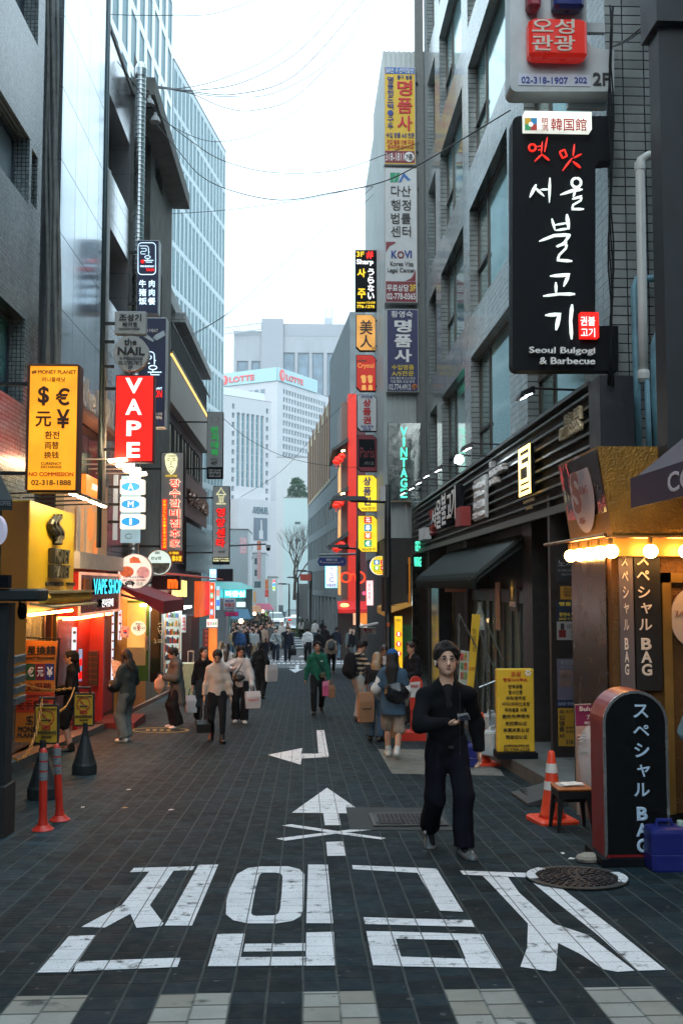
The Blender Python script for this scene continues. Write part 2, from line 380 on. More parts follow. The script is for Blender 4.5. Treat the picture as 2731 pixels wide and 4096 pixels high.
def bars(x0,x1,y,h,n,gap,sk=0):
 w_=(x1-x0)/n; return [far((x0+i*w_+sk,y),(x0+(i+1)*w_-gap+sk,y),(x0+(i+1)*w_-gap,y+h),(x0+i*w_,y+h)) for i in range(n)]
sheet('zebra_crossing',[far((1080,1478),(1310,1475),(1175,1535)),far((1185,1412),(1237,1412),(1235,1478),(1175,1478)),far((1090,1442),(1180,1444),(1178,1452),(1090,1450)),
 far((690,1150),(800,1135),(830,1150),(700,1162)),far((1180,1140),(1310,1130),(1330,1150),(1190,1152)),far((920,1320),(1010,1245),(1090,1245),(1010,1320)),
 far((1190,1310),(1300,1245),(1360,1245),(1330,1312)),far((700,1290),(800,1248),(840,1250),(740,1292)),
 far((1165,980),(1280,980),(1282,990),(1165,990)),far((1165,1015),(1285,1015),(1288,1030),(1165,1030)),far((1170,1050),(1290,1050),(1292,1062),(1170,1062)),far((1180,1080),(1280,1080),(1280,1100),(1180,1100)),
 *bars(770,1420,1345,14,8,20,12),*bars(740,1420,1378,18,9,22,10),*bars(1400,2000,1345,14,7,20,-8),*bars(1400,2000,1378,18,7,22,-8),
 far((1800,1180),(1960,1180),(1970,1205),(1800,1205)),far((1830,1235),(1990,1235),(2000,1255),(1830,1255))],PAINT)
sheet('yellow_guide_strip',[far((690,950),(730,950),(775,1110),(700,1115))],mat('guide_yellow',(.5,.3,.05),.7))
ASPH=mat('patch_asphalt',(.022,.03,.032),.8,var=.3,scale=14,bump=.4,bscale=120)
sheet('asphalt_patch',[c2((565,862),(1340,868),(1420,1048),(600,1042))],ASPH,.005)
sheet('concrete_patch',[c2((822,396),(1280,400),(1800,560),(1830,610),(1190,598),(935,594))],mat('pale_concrete',(.13,.135,.12),.85,var=.25,scale=5,bump=.3,bscale=90),.005)
sheet('asphalt_road',[[(-60,46.5),(60,46.5),(60,66),(-60,66)]],mat('far_asphalt',(.075,.08,.085),.75,var=.2,scale=2),.002)
yel=[gd(640+118*cos(a),2922+11*sin(a)) for a in [2*pi*i/28 for i in range(28)]];yel2=[gd(640+104*cos(a),2922+8.6*sin(a)) for a in [2*pi*i/28 for i in range(28)]]
sheet('painted_oval',[*ring(yel,yel2),*[[gd(x,2917),gd(x+16,2917),gd(x+14,2926),gd(x-2,2926)] for x in (585,612,640,668)]],mat('worn_yellow_paint',(.20,.18,.04),.7,var=.7,scale=20),.006)
# manholes
def cover(name,c,r,sq,label):
 T=thing(name,label,'manhole cover',c)
 mb=MB()
 if sq:
  a,b=sq;mb.prism([(c[0]-a,c[1]-b,c[2]+.004),(c[0]+a,c[1]-b,zg(c[1]-b)+.006),(c[0]+a,c[1]+b,zg(c[1]+b)+.006),(c[0]-a,c[1]+b,zg(c[1]+b)+.006)],(0,0,.012))
  for i in range(14):
   for j in range(8):
    x,y=c[0]-a*.86+i*a*.132,c[1]-b*.8+j*b*.228
    mb.prism([(x,y,zg(y)+.017),(x+.028,y,zg(y)+.017),(x+.028,y+.03,zg(y)+.017),(x,y+.03,zg(y)+.017)],(0,0,.008))
  obj('plate',mb,mat('cast_iron',(.05,.043,.045),.5,.6,var=.35,scale=18),T)
  fr=MB();ring4=lambda k,dz:[(c[0]+sx*a*k,c[1]+sy*b*k,zg(c[1]+sy*b*k)+dz) for sx,sy in ((-1,-1),(1,-1),(1,1),(-1,1))]
  o4,i4=ring4(1.1,.012),ring4(1.0,.012)
  for k in range(4):fr.prism([o4[k],o4[(k+1)%4],i4[(k+1)%4],i4[k]],(0,0,.008))
  obj('rim',fr,mat('cast_iron_rim',(.09,.085,.08),.5,.5,var=.3),T)
 else:
  n=40;tilt=(zg(c[1]+.3)-zg(c[1]-.3))/.6
  P=lambda q,a,h:(c[0]+q*cos(a),c[1]+q*sin(a),c[2]+tilt*q*sin(a)+h)
  mb.loft([[P(r*.86,2*pi*k/n,.004) for k in range(n)],[P(r*.86,2*pi*k/n,.014) for k in range(n)]])
  for q in (.2,.34,.48,.62,.76):
   for k in range(int(q*44)):
    a=2*pi*k/int(q*44)+q*3;da=.6/(q*44)*2
    mb.prism([P(r*(q-.045),a,.015),P(r*(q-.045),a+2*da,.015),P(r*(q+.045),a+2*da,.015),P(r*(q+.045),a,.015)],(0,0,.01))
  obj('plate',mb,mat('cast_iron',(.05,.043,.045),.5,.6,var=.35,scale=18),T)
  rm,pr=MB(),MB()
  for k in range(n):
   a,b=2*pi*k/n,2*pi*(k+1)/n
   rm.prism([P(r*.88,a,.01),P(r,a,.01),P(r,b,.01),P(r*.88,b,.01)],(0,0,.008))
   if k in (14,15,16,17,18,19,20,36,37,38,39,0,1):pr.prism([P(r*(.80 if k%3 else .84),a,.0205),P(r*.985,a,.0185),P(r*.985,b,.0185),P(r*.8,b,.0205)],(0,0,.006))
  obj('rim',rm,mat('cast_iron_rim',(.06,.058,.055),.5,.5,var=.3),T);obj('painted_patch',pr,PAINT,T)
p=gd(2305,3517);cover('manhole_cover',p,.375,None,'round iron manhole cover with a chipped white painted rim')
p=gd(1628,3283);cover('manhole_cover',p,0,(.33,.33),'square iron manhole cover set in a patch of asphalt')
# kerbs and steps
STONE=mat('step_stone',(.085,.095,.095),.7,var=.3,scale=5,bump=.2)
def kerb(name,x0,x1,y0,y1,h,m,seg=1.5):
 mb=MB();n=max(1,int((y1-y0)/seg))
 for i in range(n):
  a,b=y0+(y1-y0)*i/n,y0+(y1-y0)*(i+1)/n-.006
  mb.hexa([(x0,a,zg(a)-.1),(x1,a,zg(a)-.1),(x1,b,zg(b)-.1),(x0,b,zg(b)-.1),(x0,a,zg(a)+h),(x1,a,zg(a)+h),(x1,b,zg(b)+h),(x0,b,zg(b)+h)])
 return struct(name,mb,m)
kerb('kerb',2.86,4.3,9.9,16.2,.17,STONE,1.3)
kerb('kerb',3.3,4.2,16.3,30,.1,STONE)
kerb('kerb',-5.2,-4.02,9,20.6,.13,STONE,1.6)
kerb('kerb',-5.2,-4.2,20.7,44,.10,mat('brick_kerb',(.16,.10,.08),.8,var=.3,scale=8),1.6)
kerb('pavement',-30,-6.3,66.5,140,.12,STONE,6);kerb('pavement',4.4,30,66.5,75,.12,STONE,6)
rp=MB();a,b=gd(1962,3105),gd(2110,3150)
rp.hexa([(2.42,10.9,zg(10.9)+.005),(2.85,10.9,zg(10.9)+.01),(2.85,11.75,zg(11.75)+.01),(2.42,11.75,zg(11.75)+.005),(2.42,10.9,zg(10.9)+.03),(2.85,10.9,zg(10.9)+.15),(2.85,11.75,zg(11.75)+.15),(2.42,11.75,zg(11.75)+.03)])
for i in range(7):rp.box(2.5,2.83,10.96+i*.11,11.0+i*.11,zg(11.3)+.0,zg(11.3)+.06)
tag(obj('kerb_ramp',rp,mat('ramp_rubber',(.03,.032,.033),.7,bump=.3)),'small dark checkered ramp laid against the kerb','ramp')

# ================================================================== buildings
GLASS=mat('window_glass',(.10,.15,.16),.05,.45,var=.15,scale=.8)
GLASS2=mat('teal_glass',(.03,.13,.15),.08,spec=.9,var=.1,scale=1)
GLASSW=mat('pale_glass',(.42,.52,.57),.12,.55,var=.08,scale=.4)
FRAME=mat('dark_frame',(.03,.032,.033),.45,.3)
FRAMEB=mat('bronze_frame',(.055,.045,.04),.4,.4)
class Wall:
 """A wall plane: o its lower corner, eu along it, n outwards; part(u, z, w) gives a point."""
 def __init__(s,o,eu):s.o=Vector(o);s.eu=Vector(eu).normalized();s.n=s.eu.cross(Vector((0,0,1)))
 def P(s,u,z,w_=0):p=s.o+s.eu*u+s.n*w_; return Vector((p.x,p.y,z))
 def box(s,mb,u0,u1,z0,z1,w0,w1):
  P=s.P;mb.hexa([P(u0,z0,w1),P(u1,z0,w1),P(u1,z0,w0),P(u0,z0,w0),P(u0,z1,w1),P(u1,z1,w1),P(u1,z1,w0),P(u0,z1,w0)]); return mb
 def U(s,px,py):  # where a line of sight meets the wall: (u, z)
  v=ray(px,py);t=(s.o-CAM).dot(s.n)/v.dot(s.n);p=CAM+v*t; return ((p-s.o).dot(s.eu),p.z)
def wall_with_holes(W,u0,u1,z0,z1,holes,depth):
 """Front of a wall with real openings: cells between the openings' edges, and reveals."""
 mb=MB();us=sorted({u0,u1,*[h[0] for h in holes],*[h[1] for h in holes]});zs=sorted({z0,z1,*[h[2] for h in holes],*[h[3] for h in holes]})
 P=W.P
 for j in range(len(zs)-1):
  run=None
  for i in range(len(us)-1):
   c=((us[i]+us[i+1])/2,(zs[j]+zs[j+1])/2)
   hole=any(h[0]<c[0]<h[1] and h[2]<c[1]<h[3] for h in holes)
   if hole:
    if run is not None:mb.quad(P(run,zs[j]),P(us[i],zs[j]),P(us[i],zs[j+1]),P(run,zs[j+1]));run=None
   elif run is None:run=us[i]
  if run is not None:mb.quad(P(run,zs[j]),P(us[-1],zs[j]),P(us[-1],zs[j+1]),P(run,zs[j+1]))
 d=-depth
 for a,b,c,e in [h[:4] for h in holes]:
  mb.quad(P(a,c),P(b,c),P(b,c,d),P(a,c,d));mb.quad(P(a,e,d),P(b,e,d),P(b,e),P(a,e))
  mb.quad(P(a,c,d),P(a,e,d),P(a,e),P(a,c));mb.quad(P(b,c),P(b,e),P(b,e,d),P(b,c,d))
 return mb
def windows(T,W,holes,depth,frame,pane,fw=.05,nx=2,nz=2,label=None,limit=100):
 """Each opening gets a window part of its own (frame, with the pane as a sub-part); past the limit the rest are one part."""
 hs=sorted(holes,key=lambda h:(W.P(h[0],h[2])-CAM).length)
 rest_f,rest_p=MB(),MB()
 for i,h in enumerate(hs):
  a,b,c,e=h[:4];fx=h[4] if len(h)>4 else nx;fz=h[5] if len(h)>5 else nz
  pm=h[6] if len(h)>6 else pane
  fb,pb=(MB(),MB()) if i<limit else (rest_f,rest_p)
  W.box(fb,a,b,c,c+fw,-depth,-depth+.05);W.box(fb,a,b,e-fw,e,-depth,-depth+.05)
  W.box(fb,a,a+fw,c+fw,e-fw,-depth,-depth+.05);W.box(fb,b-fw,b,c+fw,e-fw,-depth,-depth+.05)
  cuts=fx if isinstance(fx,(list,tuple)) else [k/fx for k in range(1,fx)]
  for k in cuts:u=a+(b-a)*k;W.box(fb,u-fw*.5,u+fw*.5,c+fw,e-fw,-depth+.001,-depth+.045)
  zc=fz if isinstance(fz,(list,tuple)) else [k/fz for k in range(1,fz)]
  for k in zc:z=c+(e-c)*k;W.box(fb,a+fw,b-fw,z-fw*.45,z+fw*.45,-depth+.002,-depth+.04)
  W.box(pb,a,b,c,e,-depth-.03,-depth+.012)
  if i<limit:
   o=obj('window',fb,frame,T);obj('pane',pb,pm,o)
 if rest_f.v:
  o=obj('window',rest_f,frame,T);o['kind']='stuff';q=obj('pane',rest_p,pane,o);q['kind']='stuff'
def building(name,label,o,eu,u0,u1,z0,z1,D,wallm,holes=(),depth=.2,frame=None,pane=None,roofm=None,sidem=None,group=None,cat='building',**kw):
 W=Wall(o,eu);c=W.P((u0+u1)/2,z0,-D/2)
 T=thing(name,label,cat,(c.x,c.y,z0),group=group);T['_']=0; del T['_']
 mb=wall_with_holes(W,u0,u1,z0,z1,list(holes),depth) if holes else MB()
 P=W.P
 if not holes:mb.quad(P(u0,z0),P(u1,z0),P(u1,z1),P(u0,z1))
 obj('wall',mb,wallm,T)
 sm=MB();dd=-depth-.05
 sm.quad(P(u0,z0,-D),P(u0,z0),P(u0,z1),P(u0,z1,-D));sm.quad(P(u1,z0),P(u1,z0,-D),P(u1,z1,-D),P(u1,z1));sm.quad(P(u1,z0,-D),P(u0,z0,-D),P(u0,z1,-D),P(u1,z1,-D))
 obj('side_wall',sm,sidem or wallm,T)
 rf=MB();W.box(rf,u0-.03,u1+.03,z1,z1+.12,-D,.03);obj('roof',rf,roofm or mat('roof_concrete',(.2,.2,.2),.8),T)
 if holes:windows(T,W,holes,depth,frame or FRAME,pane or GLASS,**kw)
 return T,W
def add_box(T,W,name,m,u0,u1,z0,z1,w0,w1,label=None):return obj(name,W.box(MB(),u0,u1,z0,z1,w0,w1),m,T,label=label)
XL,XR=-4.3,3.8
# ---- near tiled building above the money changer
MOS=brickmat('mosaic_tiles',(.17,.205,.215),(.10,.125,.135),(.010,.013,.016),.066,.066,.007,'auto',.2,0,.5,.3)
Wm=Wall((XL,5,0),(0,1,0))
def ub(px,py):return Wm.U(px,py)
w1a,w1b=ub(-60,300)[0],ub(120,600)[0]
zt,zb=ub(60,455)[1],ub(60,745)[1]
zt2,zb2=ub(60,1245)[1],ub(60,1470)[1]
zr=ub(120,118)[1]
wend=ub(165,800)[0]
holes=[(.6,w1b,zt-.02,zt+.0001,1,1)]
holes=[(w1b-3.5,w1b,zb,zt,[.3,.62],1,GLASSW),(w1b+.12,wend-.25,zb+.1,zt-.1,1,3),(w1b-8.0,w1b-3.8,zb,zt,2,1,GLASSW),
   (2,wend-.4,zr,zr+1.75,4,1),(2,wend-.4,zr+3.1,zr+4.7,4,1),(4,wend-.75,zt2-1.3,zt2+.02,2,1,GLASS2)]
T_mos,_=building('tiled_building','grey mosaic tiled building above the yellow money changer shop',(XL,5,0),(0,1,0),0,wend,-1.5,24,9,MOS,holes,.28,mat('navy_frame',(.012,.02,.035),.4,.3),GLASS)
# ---- gap with pipes, then the white glass building
dk=building('narrow_building','narrow dark building squeezed between the mosaic tiles and the white glass',(XL-.25,5,0),(0,1,0),wend+.02,ub(237,800)[0]+.1,-1.5,24,8,mat('dark_render',(.02,.026,.03),.6,var=.2),[])
def panelmat(name,c1,c2,seam,bw,bh,rough,metal,plane='auto',ms=.012):
 m=brickmat(name,c1,c2,seam,bw,bh,ms,plane,rough,0,.25,.1);m.node_tree.nodes['Principled BSDF'].inputs['Metallic'].default_value=metal; return m
WG=panelmat('white_glass_panel',(.55,.62,.68),(.50,.57,.63),(.04,.06,.09),1.02,1.32,.17,.9)
yw0,yw1=ub(237,800)[0]+5.1,ub(406,900)[0]+5
zshop=wl(330,1650,XL).z
T_wg,Wg=building('glass_clad_building','tall building clad in white reflective glass panels with thin dark joints',(XL,0,0),(0,1,0),yw0,yw1+.35,zshop,21,8,WG,[])
lowm=mat('dark_red_glass',(.05,.018,.02),.15,spec=.8)
add_box(T_wg,Wg,'lower_wall',lowm,yw0,yw1+.3,-2,zshop-.005,-.3,-.02)
pnl=MB()
for i in range(4):Wg.box(pnl,yw0+i*(yw1-yw0)/4+.02,yw0+(i+1)*(yw1-yw0)/4-.02,2.6,zshop-.35,-.02,.0)
obj('lower_glazing',pnl,mat('dark_shop_glass',(.02,.02,.025),.08,spec=.9),T_wg)
# ---- banded building (light metal bands, deep dark windows)
yb0,yb1=yw1+.36,wl(530,600,XL).y
BAND=panelmat('band_metal',(.56,.57,.60),(.5,.51,.54),(.05,.05,.055),1.6,.62,.2,.8)
z1b,z2a,z2b,z3=[wl(428,y,XL).z for y in (345,655,885,1165)]
ztop=wl(420,60,XL).z
holes=[(yb0+.02,yb1-.35,z1b-(z1b-z2a),z1b,3,1),(yb0+.02,yb1-.35,z3-.1,z2b,3,1)]
T_bd,Wb=building('banded_building','building of pale metal bands and deep dark window openings',(XL,0,0),(0,1,0),yb0,yb1,2.2,ztop,8,BAND,holes,1.1,FRAME,GLASS)
add_box(T_bd,Wb,'lower_wall',mat('brown_plaster',(.05,.034,.032),.6,var=.25),yb0,yb1,-2.2,2.19,-.6,-.03)
# ---- concrete building with the overhanging eave
yc0,yc1=yb1+.02,wl(690,800,XL).y
CONC=mat('bare_concrete',(.115,.115,.10),.8,var=.3,scale=2.2,bump=.25,bscale=30)
zc=14.3
Wc=Wall((XL,0,0),(0,1,0));U=lambda px,py:Wc.U(px,py)
holes=[(yc0+.5,U(604,700)[0],U(590,1000)[1],U(590,470)[1],2,3,GLASSW),(U(622,700)[0],U(651,700)[0],U(640,760)[1],U(640,545)[1]+.1,2,1),(U(622,700)[0],U(652,900)[0],U(640,1290)[1],U(640,1090)[1],2,1)]
T_cc,_=building('concrete_building','bare concrete building with a thick overhanging eave',(XL,0,0),(0,1,0),yc0,yc1,-2.5,zc,9,CONC,holes,.35,mat('steel_frame',(.2,.22,.23),.4,.5),GLASS)
add_box(T_cc,Wc,'eave',mat('eave_concrete',(.13,.13,.12),.8,var=.3,scale=3,bump=.3),yc0-.1,yc1+.1,zc-.35,zc+.1,.001,.55)
add_box(T_cc,Wc,'corner_pillar',mat('pillar_concrete',(.15,.155,.15),.7,var=.2),yc0-.02,yc0+.45,2.2,zc-.36,.0,.12)
# ---- low brick building with the balcony
yd0=yc1+.05;zd=wl(735,1285,XL).z
BRW=brickmat('white_brick',(.42,.43,.42),(.36,.37,.36),(.1,.1,.1),.3,.16,.01,'auto',.6)
Wd=Wall((XL,0,0),(0,1,0));z5=wl(720,1690,XL).z;z6=wl(720,1830,XL).z
T_br,_=building('brick_building','low pale brick building with a railed balcony and a lit cornice',(XL-.5,0,0),(0,1,0),yd0,45,-3,zd,7,BRW,[(yd0+4,yd0+5.5,zd-2.2,zd-.8,1,1)],.2)
cb=MB();Wd.box(cb,yd0+3.4,45.2,zd,zd+.35,-.6,.05);Wd.box(cb,yd0+1.0,45.2,zd+.36,zd+.9,-.6,-.3);obj('parapet',cb,BRW,T_br)
zl=wl(715,1470,XL).z
add_box(T_br,Wd,'canopy_panel',mat('beige_panel',(.42,.39,.34),.5,var=.1),yd0,44.5,wl(700,1630,XL).z,zl-.06,-.48,.02)
add_box(T_br,Wd,'light_strip',E('warm_strip',(1,.62,.16),1.6),yd0+.1,44.4,zl-.05,zl+.03,-.4,.05)
rl=MB();Wd.box(rl,yd0,44.6,zl+.06,zl+.14,-.48,.06);Wd.box(rl,yd0,44.6,zl+1.0,zl+1.05,.0,.05)
for i in range(90):Wd.box(rl,yd0+.05+i*.128,yd0+.075+i*.128,zl+.14,zl+1.0,.012,.035)
obj('railing',rl,FRAME,T_br)
fz0,fz1=wl(720,1840,XL).z,wl(720,1700,XL).z
wn=[(yd0+.4+i*2.2,yd0+2.3+i*2.2,fz0,fz1,2,1) for i in range(5)]
add_box(T_br,Wd,'upper_wall',mat('dark_grey_render',(.08,.08,.085),.6),yd0,44.5,1.0,wl(700,1630,XL).z-.01,-.48,-.24)
windows(T_br,Wall((XL-.2,0,0),(0,1,0)),wn,.03,FRAME,GLASS,.06)

# ---- blue glass tower: two wings
def tower(name,label,p0,p1,z1,nu,nv,wallm,gap,pier,fl,pane,frame,D=18,sub=0,z0=-3,band=.5):
 p0,p1=Vector((p0[0],p0[1],0)),Vector((p1[0],p1[1],0));L_=(p1-p0).length;holes=[]
 du=L_/nu;zf=z1-band
 for j in range(nv):
  za,zb_=zf-fl*(j+1)+gap,zf-fl*j
  if za<z0+1:break
  for i in range(nu):holes.append((du*i+pier/2,du*(i+1)-pier/2,za,zb_,1+sub,1))
 return building(name,label,p0,p1-p0,0,L_,z0,z1,D,wallm,holes,.07,frame,pane,fw=.06)
TW=mat('white_tower_frame',(.42,.50,.54),.5,var=.05,scale=.5);TG=mat('tower_teal_glass',(.012,.10,.125),.35,spec=.25,var=.25,scale=.6)
pA,pB=at(697,239,70),at(903,621,85.4)
T_bt,_=tower('glass_tower','teal glass office tower with a slim white grid, receding down the street',pA,pB,pA.z,15,13,TW,.35,.30,3.3,TG,mat('pale_mullion',(.5,.6,.63),.5),20,1,-3)
pC=at(690,300,69.9);pD=at(395,300,50)
T_bt2,_=tower('office_tower','taller white framed wing of the teal office tower',pD,pC,52,9,13,mat('white_panel',(.74,.79,.82),.5,var=.05),.55,.75,3.9,TG,TW,4.5,0,2)
# ---- white department store blocks far off
WT=mat('white_cladding',(.46,.46,.48),.6,var=.04,scale=.2);WG2=mat('grey_far_glass',(.16,.21,.25),.2,var=.2,scale=.3)
c0,cL,cR=at(1110,1523,250),at(900,1548,258),at(1255,1570,265)
ztp=c0.z
eR=Vector((cR.x-c0.x,cR.y-c0.y,0))
T_ls,Wls=building('department_store','large white department store block with red letters on a pale blue crown',(c0.x,c0.y,0),eR,0,26,-6,ztp,30,WT,
 [(2.6+i*1.35,3.5+i*1.35,ztp-2.9-j*2.02,ztp-1.65-j*2.02,1,1) for j in range(16) for i in range(16)],.25,mat('far_frame',(.4,.43,.46),.6),WG2,fw=.06)
eL=Vector((c0.x-cL.x,c0.y-cL.y,0));WlsL=Wall((cL.x,cL.y,0),eL);LL=eL.length
mb=MB();WlsL.box(mb,-3,LL-.2,-6,ztp,-.3,0);obj('left_wing',mb,WT,T_ls)
windows(T_ls,WlsL,[(LL*.33+i*1.9,LL*.33+i*1.9+1.35,ztp-3.4,ztp-1.7,1,1) for i in range(4)],-.1,mat('far_frame',(.4,.43,.46),.6),WG2,fw=.1)
AQ=mat('pale_aqua_panel',(.34,.50,.52),.5,var=.05);zcr=at(1110,1469,250).z
mb=MB();Wls.box(mb,0,19,ztp+.05,zcr,-20,.35);obj('crown_panel',mb,AQ,T_ls)
mb=MB();WlsL.box(mb,-3,LL-.1,ztp+.05,zcr,-.2,.35);obj('crown_panel',mb,AQ,T_ls)
RED=mat('far_red',(.75,.10,.10),.5,var=0)
def wall_text(mb,W,t,u0,u1,z0,z1,w_=0,th=.012,bold=.02):return put_text(mb,t,W.P(u0,z0,w_),W.eu,(0,0,1),u1-u0,z1-z0,th,bold)
hh=zcr-ztp
def WU(W,px):return W.U(px,1500)[0]
mb=MB();wall_text(mb,Wls,'LOTTE',WU(Wls,1140),WU(Wls,1207),ztp+hh*.22,ztp+hh*.66,.36,.2,.05);wall_text(mb,WlsL,'LOTTE',WU(WlsL,921),WU(WlsL,1021),ztp+hh*.22,ztp+hh*.66,.36,.2,.05)
def disc(mb,W,u,z,r,w0,w1,n=20,k=1.25):mb.loft([[W.P(u+r*cos(2*pi*k_/n),z+r*k*sin(2*pi*k_/n),ww) for k_ in range(n)] for ww in (w0,w1)])
disc(mb,Wls,WU(Wls,1124),ztp+hh*.48,1.2,.36,.5);disc(mb,WlsL,WU(WlsL,903),ztp+hh*.46,1.0,.36,.5);obj('lettering',mb,RED,T_ls)
mb=MB();wall_text(mb,Wls,'l',WU(Wls,1121),WU(Wls,1127),ztp+hh*.3,ztp+hh*.66,.52,.1,.02);wall_text(mb,WlsL,'l',WU(WlsL,901),WU(WlsL,905),ztp+hh*.3,ztp+hh*.66,.52,.1,.02);obj('emblem',mb,WT,T_ls)
# lower white block in front
q0,q1=at(895,1578,205),at(1085,1612,213)
ev=Vector((q1.x-q0.x,q1.y-q0.y,0));L_=ev.length;zf=at(990,1595,209).z
hs=[]
for i in range(6):hs.append((L_*(.30+.1*i)-.35,L_*(.30+.1*i)+.5,at(1000,1950,205).z+.5,zf-3.2,1,[k/9 for k in range(1,9)]))
for j in range(12):
 for u_ in (.2,.915):hs.append((L_*u_-.35,L_*u_+.3,zf-2.6-j*1.92,zf-1.5-j*1.92,1,1))
T_lb,Wlb=building('office_block','white office block striped with tall teal windows, in front of the department store',(q0.x,q0.y,0),ev,-8,L_,-6,zf,20,WT,hs,.4,mat('far_frame',(.4,.43,.46),.6),mat('far_teal_glass',(.10,.24,.28),.15,var=.2,scale=.4),fw=.12)
mb=MB();Wlb.box(mb,-8,L_-1,zf+.13,zf+1.9,-18,-1);obj('top_storey',mb,mat('setback_cladding',(.6,.64,.66),.6),T_lb)
zav=at(1000,2030,200).z
mb=MB();Wlb.box(mb,L_*.15,L_*1.02,-5,zav+2.2,-1,3);obj('entrance_block',mb,WT,T_lb)
mb=MB();wall_text(mb,Wlb,'AVENUEL',L_*.43,L_*.76,zav-.7,zav+.7,3.02,.15,.02);obj('lettering',mb,mat('slate_lettering',(.10,.16,.2),.5),T_lb)
mb=MB();Wlb.box(mb,L_*.46,L_*.73,zav-6.2,zav-1.6,3.01,3.2);bb=obj('billboard',mb,mat('billboard_slate',(.10,.13,.17),.4),T_lb)
mb=MB();Wlb.box(mb,L_*.585,L_*.62,zav-5.6,zav-2.6,3.21,3.25);disc(mb,Wlb,L_*.60,zav-2.3,.22,3.21,3.25);Wlb.box(mb,L_*.555,L_*.64,zav-6.0,zav-4.2,3.215,3.24);obj('printed_figure',mb,WT,bb)
# big grey tower behind
g0,g1,g2=at(935,1365,330),at(1395,1340,330),at(1420,1390,350)
GT=panelmat('grey_tower_panel',(.30,.31,.34),(.27,.28,.31),(.18,.18,.2),3.2,6,.6,0)
zt_=at(1160,1345,330).z;Lg=g1.x-g0.x
hs=[]
for i,(a,b) in enumerate(((.028,.125),(.155,.23),(.43,.53),(.555,.655),(.68,.78),(.81,.915))):hs.append((Lg*a,Lg*b,zt_-22-(.5 if i<2 else 0),zt_-5.5-(3 if i<2 else 0),1,[.2,.25,.45,.5,.72,.77]))
for i in range(6):
 for j in range(5):hs.append((Lg*(.60+i*.065),Lg*(.637+i*.065),zt_-29.5-j*5,zt_-25.8-j*5,1,1))
T_gt,Wgt=building('hotel_tower','wide grey concrete tower with rows of dark windows standing behind the white store',(g0.x,330,0),(1,0,0),0,Lg,-6,zt_,25,GT,hs,.7,mat('far_dark_frame',(.10,.13,.16),.5),mat('far_blue_glass',(.13,.19,.25),.15,var=.25,scale=.3),fw=.35)
mb=MB();Wgt.box(mb,0,Lg*.24,zt_+.13,zt_+1.8,-20,-.3);Wgt.box(mb,Lg*.43,Lg*.999,zt_+.13,zt_+4.4,-20,-.3);Wgt.box(mb,Lg*.241,Lg*.429,zt_-30,zt_+5.8,-20,.8);obj('rooftop_block',mb,mat('grey_louvre',(.25,.26,.29),.6),T_gt)
mb=MB();Wgt.box(mb,Lg*.79,Lg*.86,zt_+4.5,zt_+7.6,-8,-4);mb.tube([Wgt.P(Lg*.8,zt_+7.5,-5),Wgt.P(Lg*.8,zt_+11.5,-5)],.2,5);mb.tube([Wgt.P(Lg*.857,zt_+7.5,-5),Wgt.P(Lg*.857,zt_+11.5,-5)],.2,5);obj('plant_room',mb,mat('grey_plant',(.34,.38,.42),.6),T_gt)
cr=MB();b0,b1=at(900,1325,329),at(1045,1305,329)
for dz in (0,2.2):cr.tube([(b0.x,b0.y,b0.z+dz-1),(b1.x,b1.y,b1.z+dz-1)],.2,5)
for i in range(14):
 t=i/13;cr.tube([(b0.x+(b1.x-b0.x)*t,b0.y,b0.z-1+(b1.z-b0.z)*t),(b0.x+(b1.x-b0.x)*min(1,t+.04),b0.y,b0.z+1.2+(b1.z-b0.z)*t)],.13,4)
obj('roof_rail',cr,mat('grey_plant',(.34,.38,.42),.6),T_gt)
# pale block at the street's end
e0,e1=at(1135,1945,150),at(1236,1945,150)
T_eb,Web=building('pale_block','plain pale aqua block with two small vents closing the street',(e0.x,150,0),(1,0,0),0,8,-5,at(1180,1992,150).z,10,mat('pale_aqua_wall',(.40,.50,.50),.6,var=.05),[(1.7,2.5,10.9,11.3,1,1),(1.7,2.5,8.3,8.7,1,1)],.1)
f0=at(1105,1820,175)
building('grey_annex','grey annex with a flat roof half hidden behind the green tree',(f0.x,175,0),(1,0,0),0,9,-5,at(1150,1830,175).z,10,mat('annex_grey',(.45,.47,.48),.7),[])
# ---- right: grey institutional building set askew, with the tan upper wall
r0,r1=at(1232,1775,95),at(1322,1590,71.6);ev=Vector((r0.x-r1.x,r0.y-r1.y,0));r2=Vector((r1.x,r1.y,0))-ev*.55
WR=Wall(r2,(ev.x*-1,ev.y*-1,0));Lr=ev.length*1.55
WR=Wall((r0.x,r0.y,0),(-ev.x,-ev.y,0))
GB=mat('grey_render',(.155,.185,.195),.7,var=.12,scale=1.5)
ztan=at(1232,2030,95).z
hs=[]
for j in range(3):
 zz=[at(1236,y,94.5).z for y in (2090,2185,2300)][j]
 for i in range(15):hs.append((1.0+i*2.0,2.1+i*2.0,zz-1.4,zz+.2,1,1))
for i in range(7):hs.append((6+i*3.2,8.2+i*3.2,-1.6,.9,1,1))
T_gr,WR=building('grey_building','long grey rendered building with small windows beyond the crossing',(r0.x,r0.y,0),(-ev.x,-ev.y,0),0,Lr,-5,ztan,12,GB,hs,.25,FRAME,mat('grey_window_glass',(.10,.13,.15),.1,spec=.8,var=.1))
TAN=mat('tan_panel',(.42,.30,.15),.6,var=.1,scale=.8)
mb=MB();WR.box(mb,0,Lr*.63,ztan+.13,at(1232,1775,95).z,-11,.02);obj('tan_storey',mb,TAN,T_gr)
mb=MB()
for i in range(12):WR.box(mb,.9+i*2.0,1.15+i*2.0,ztan+.3,ztan+5.2+(i%2)*1.2,.02,.10)
obj('rib',mb,mat('red_brown_rib',(.16,.06,.05),.6),T_gr)
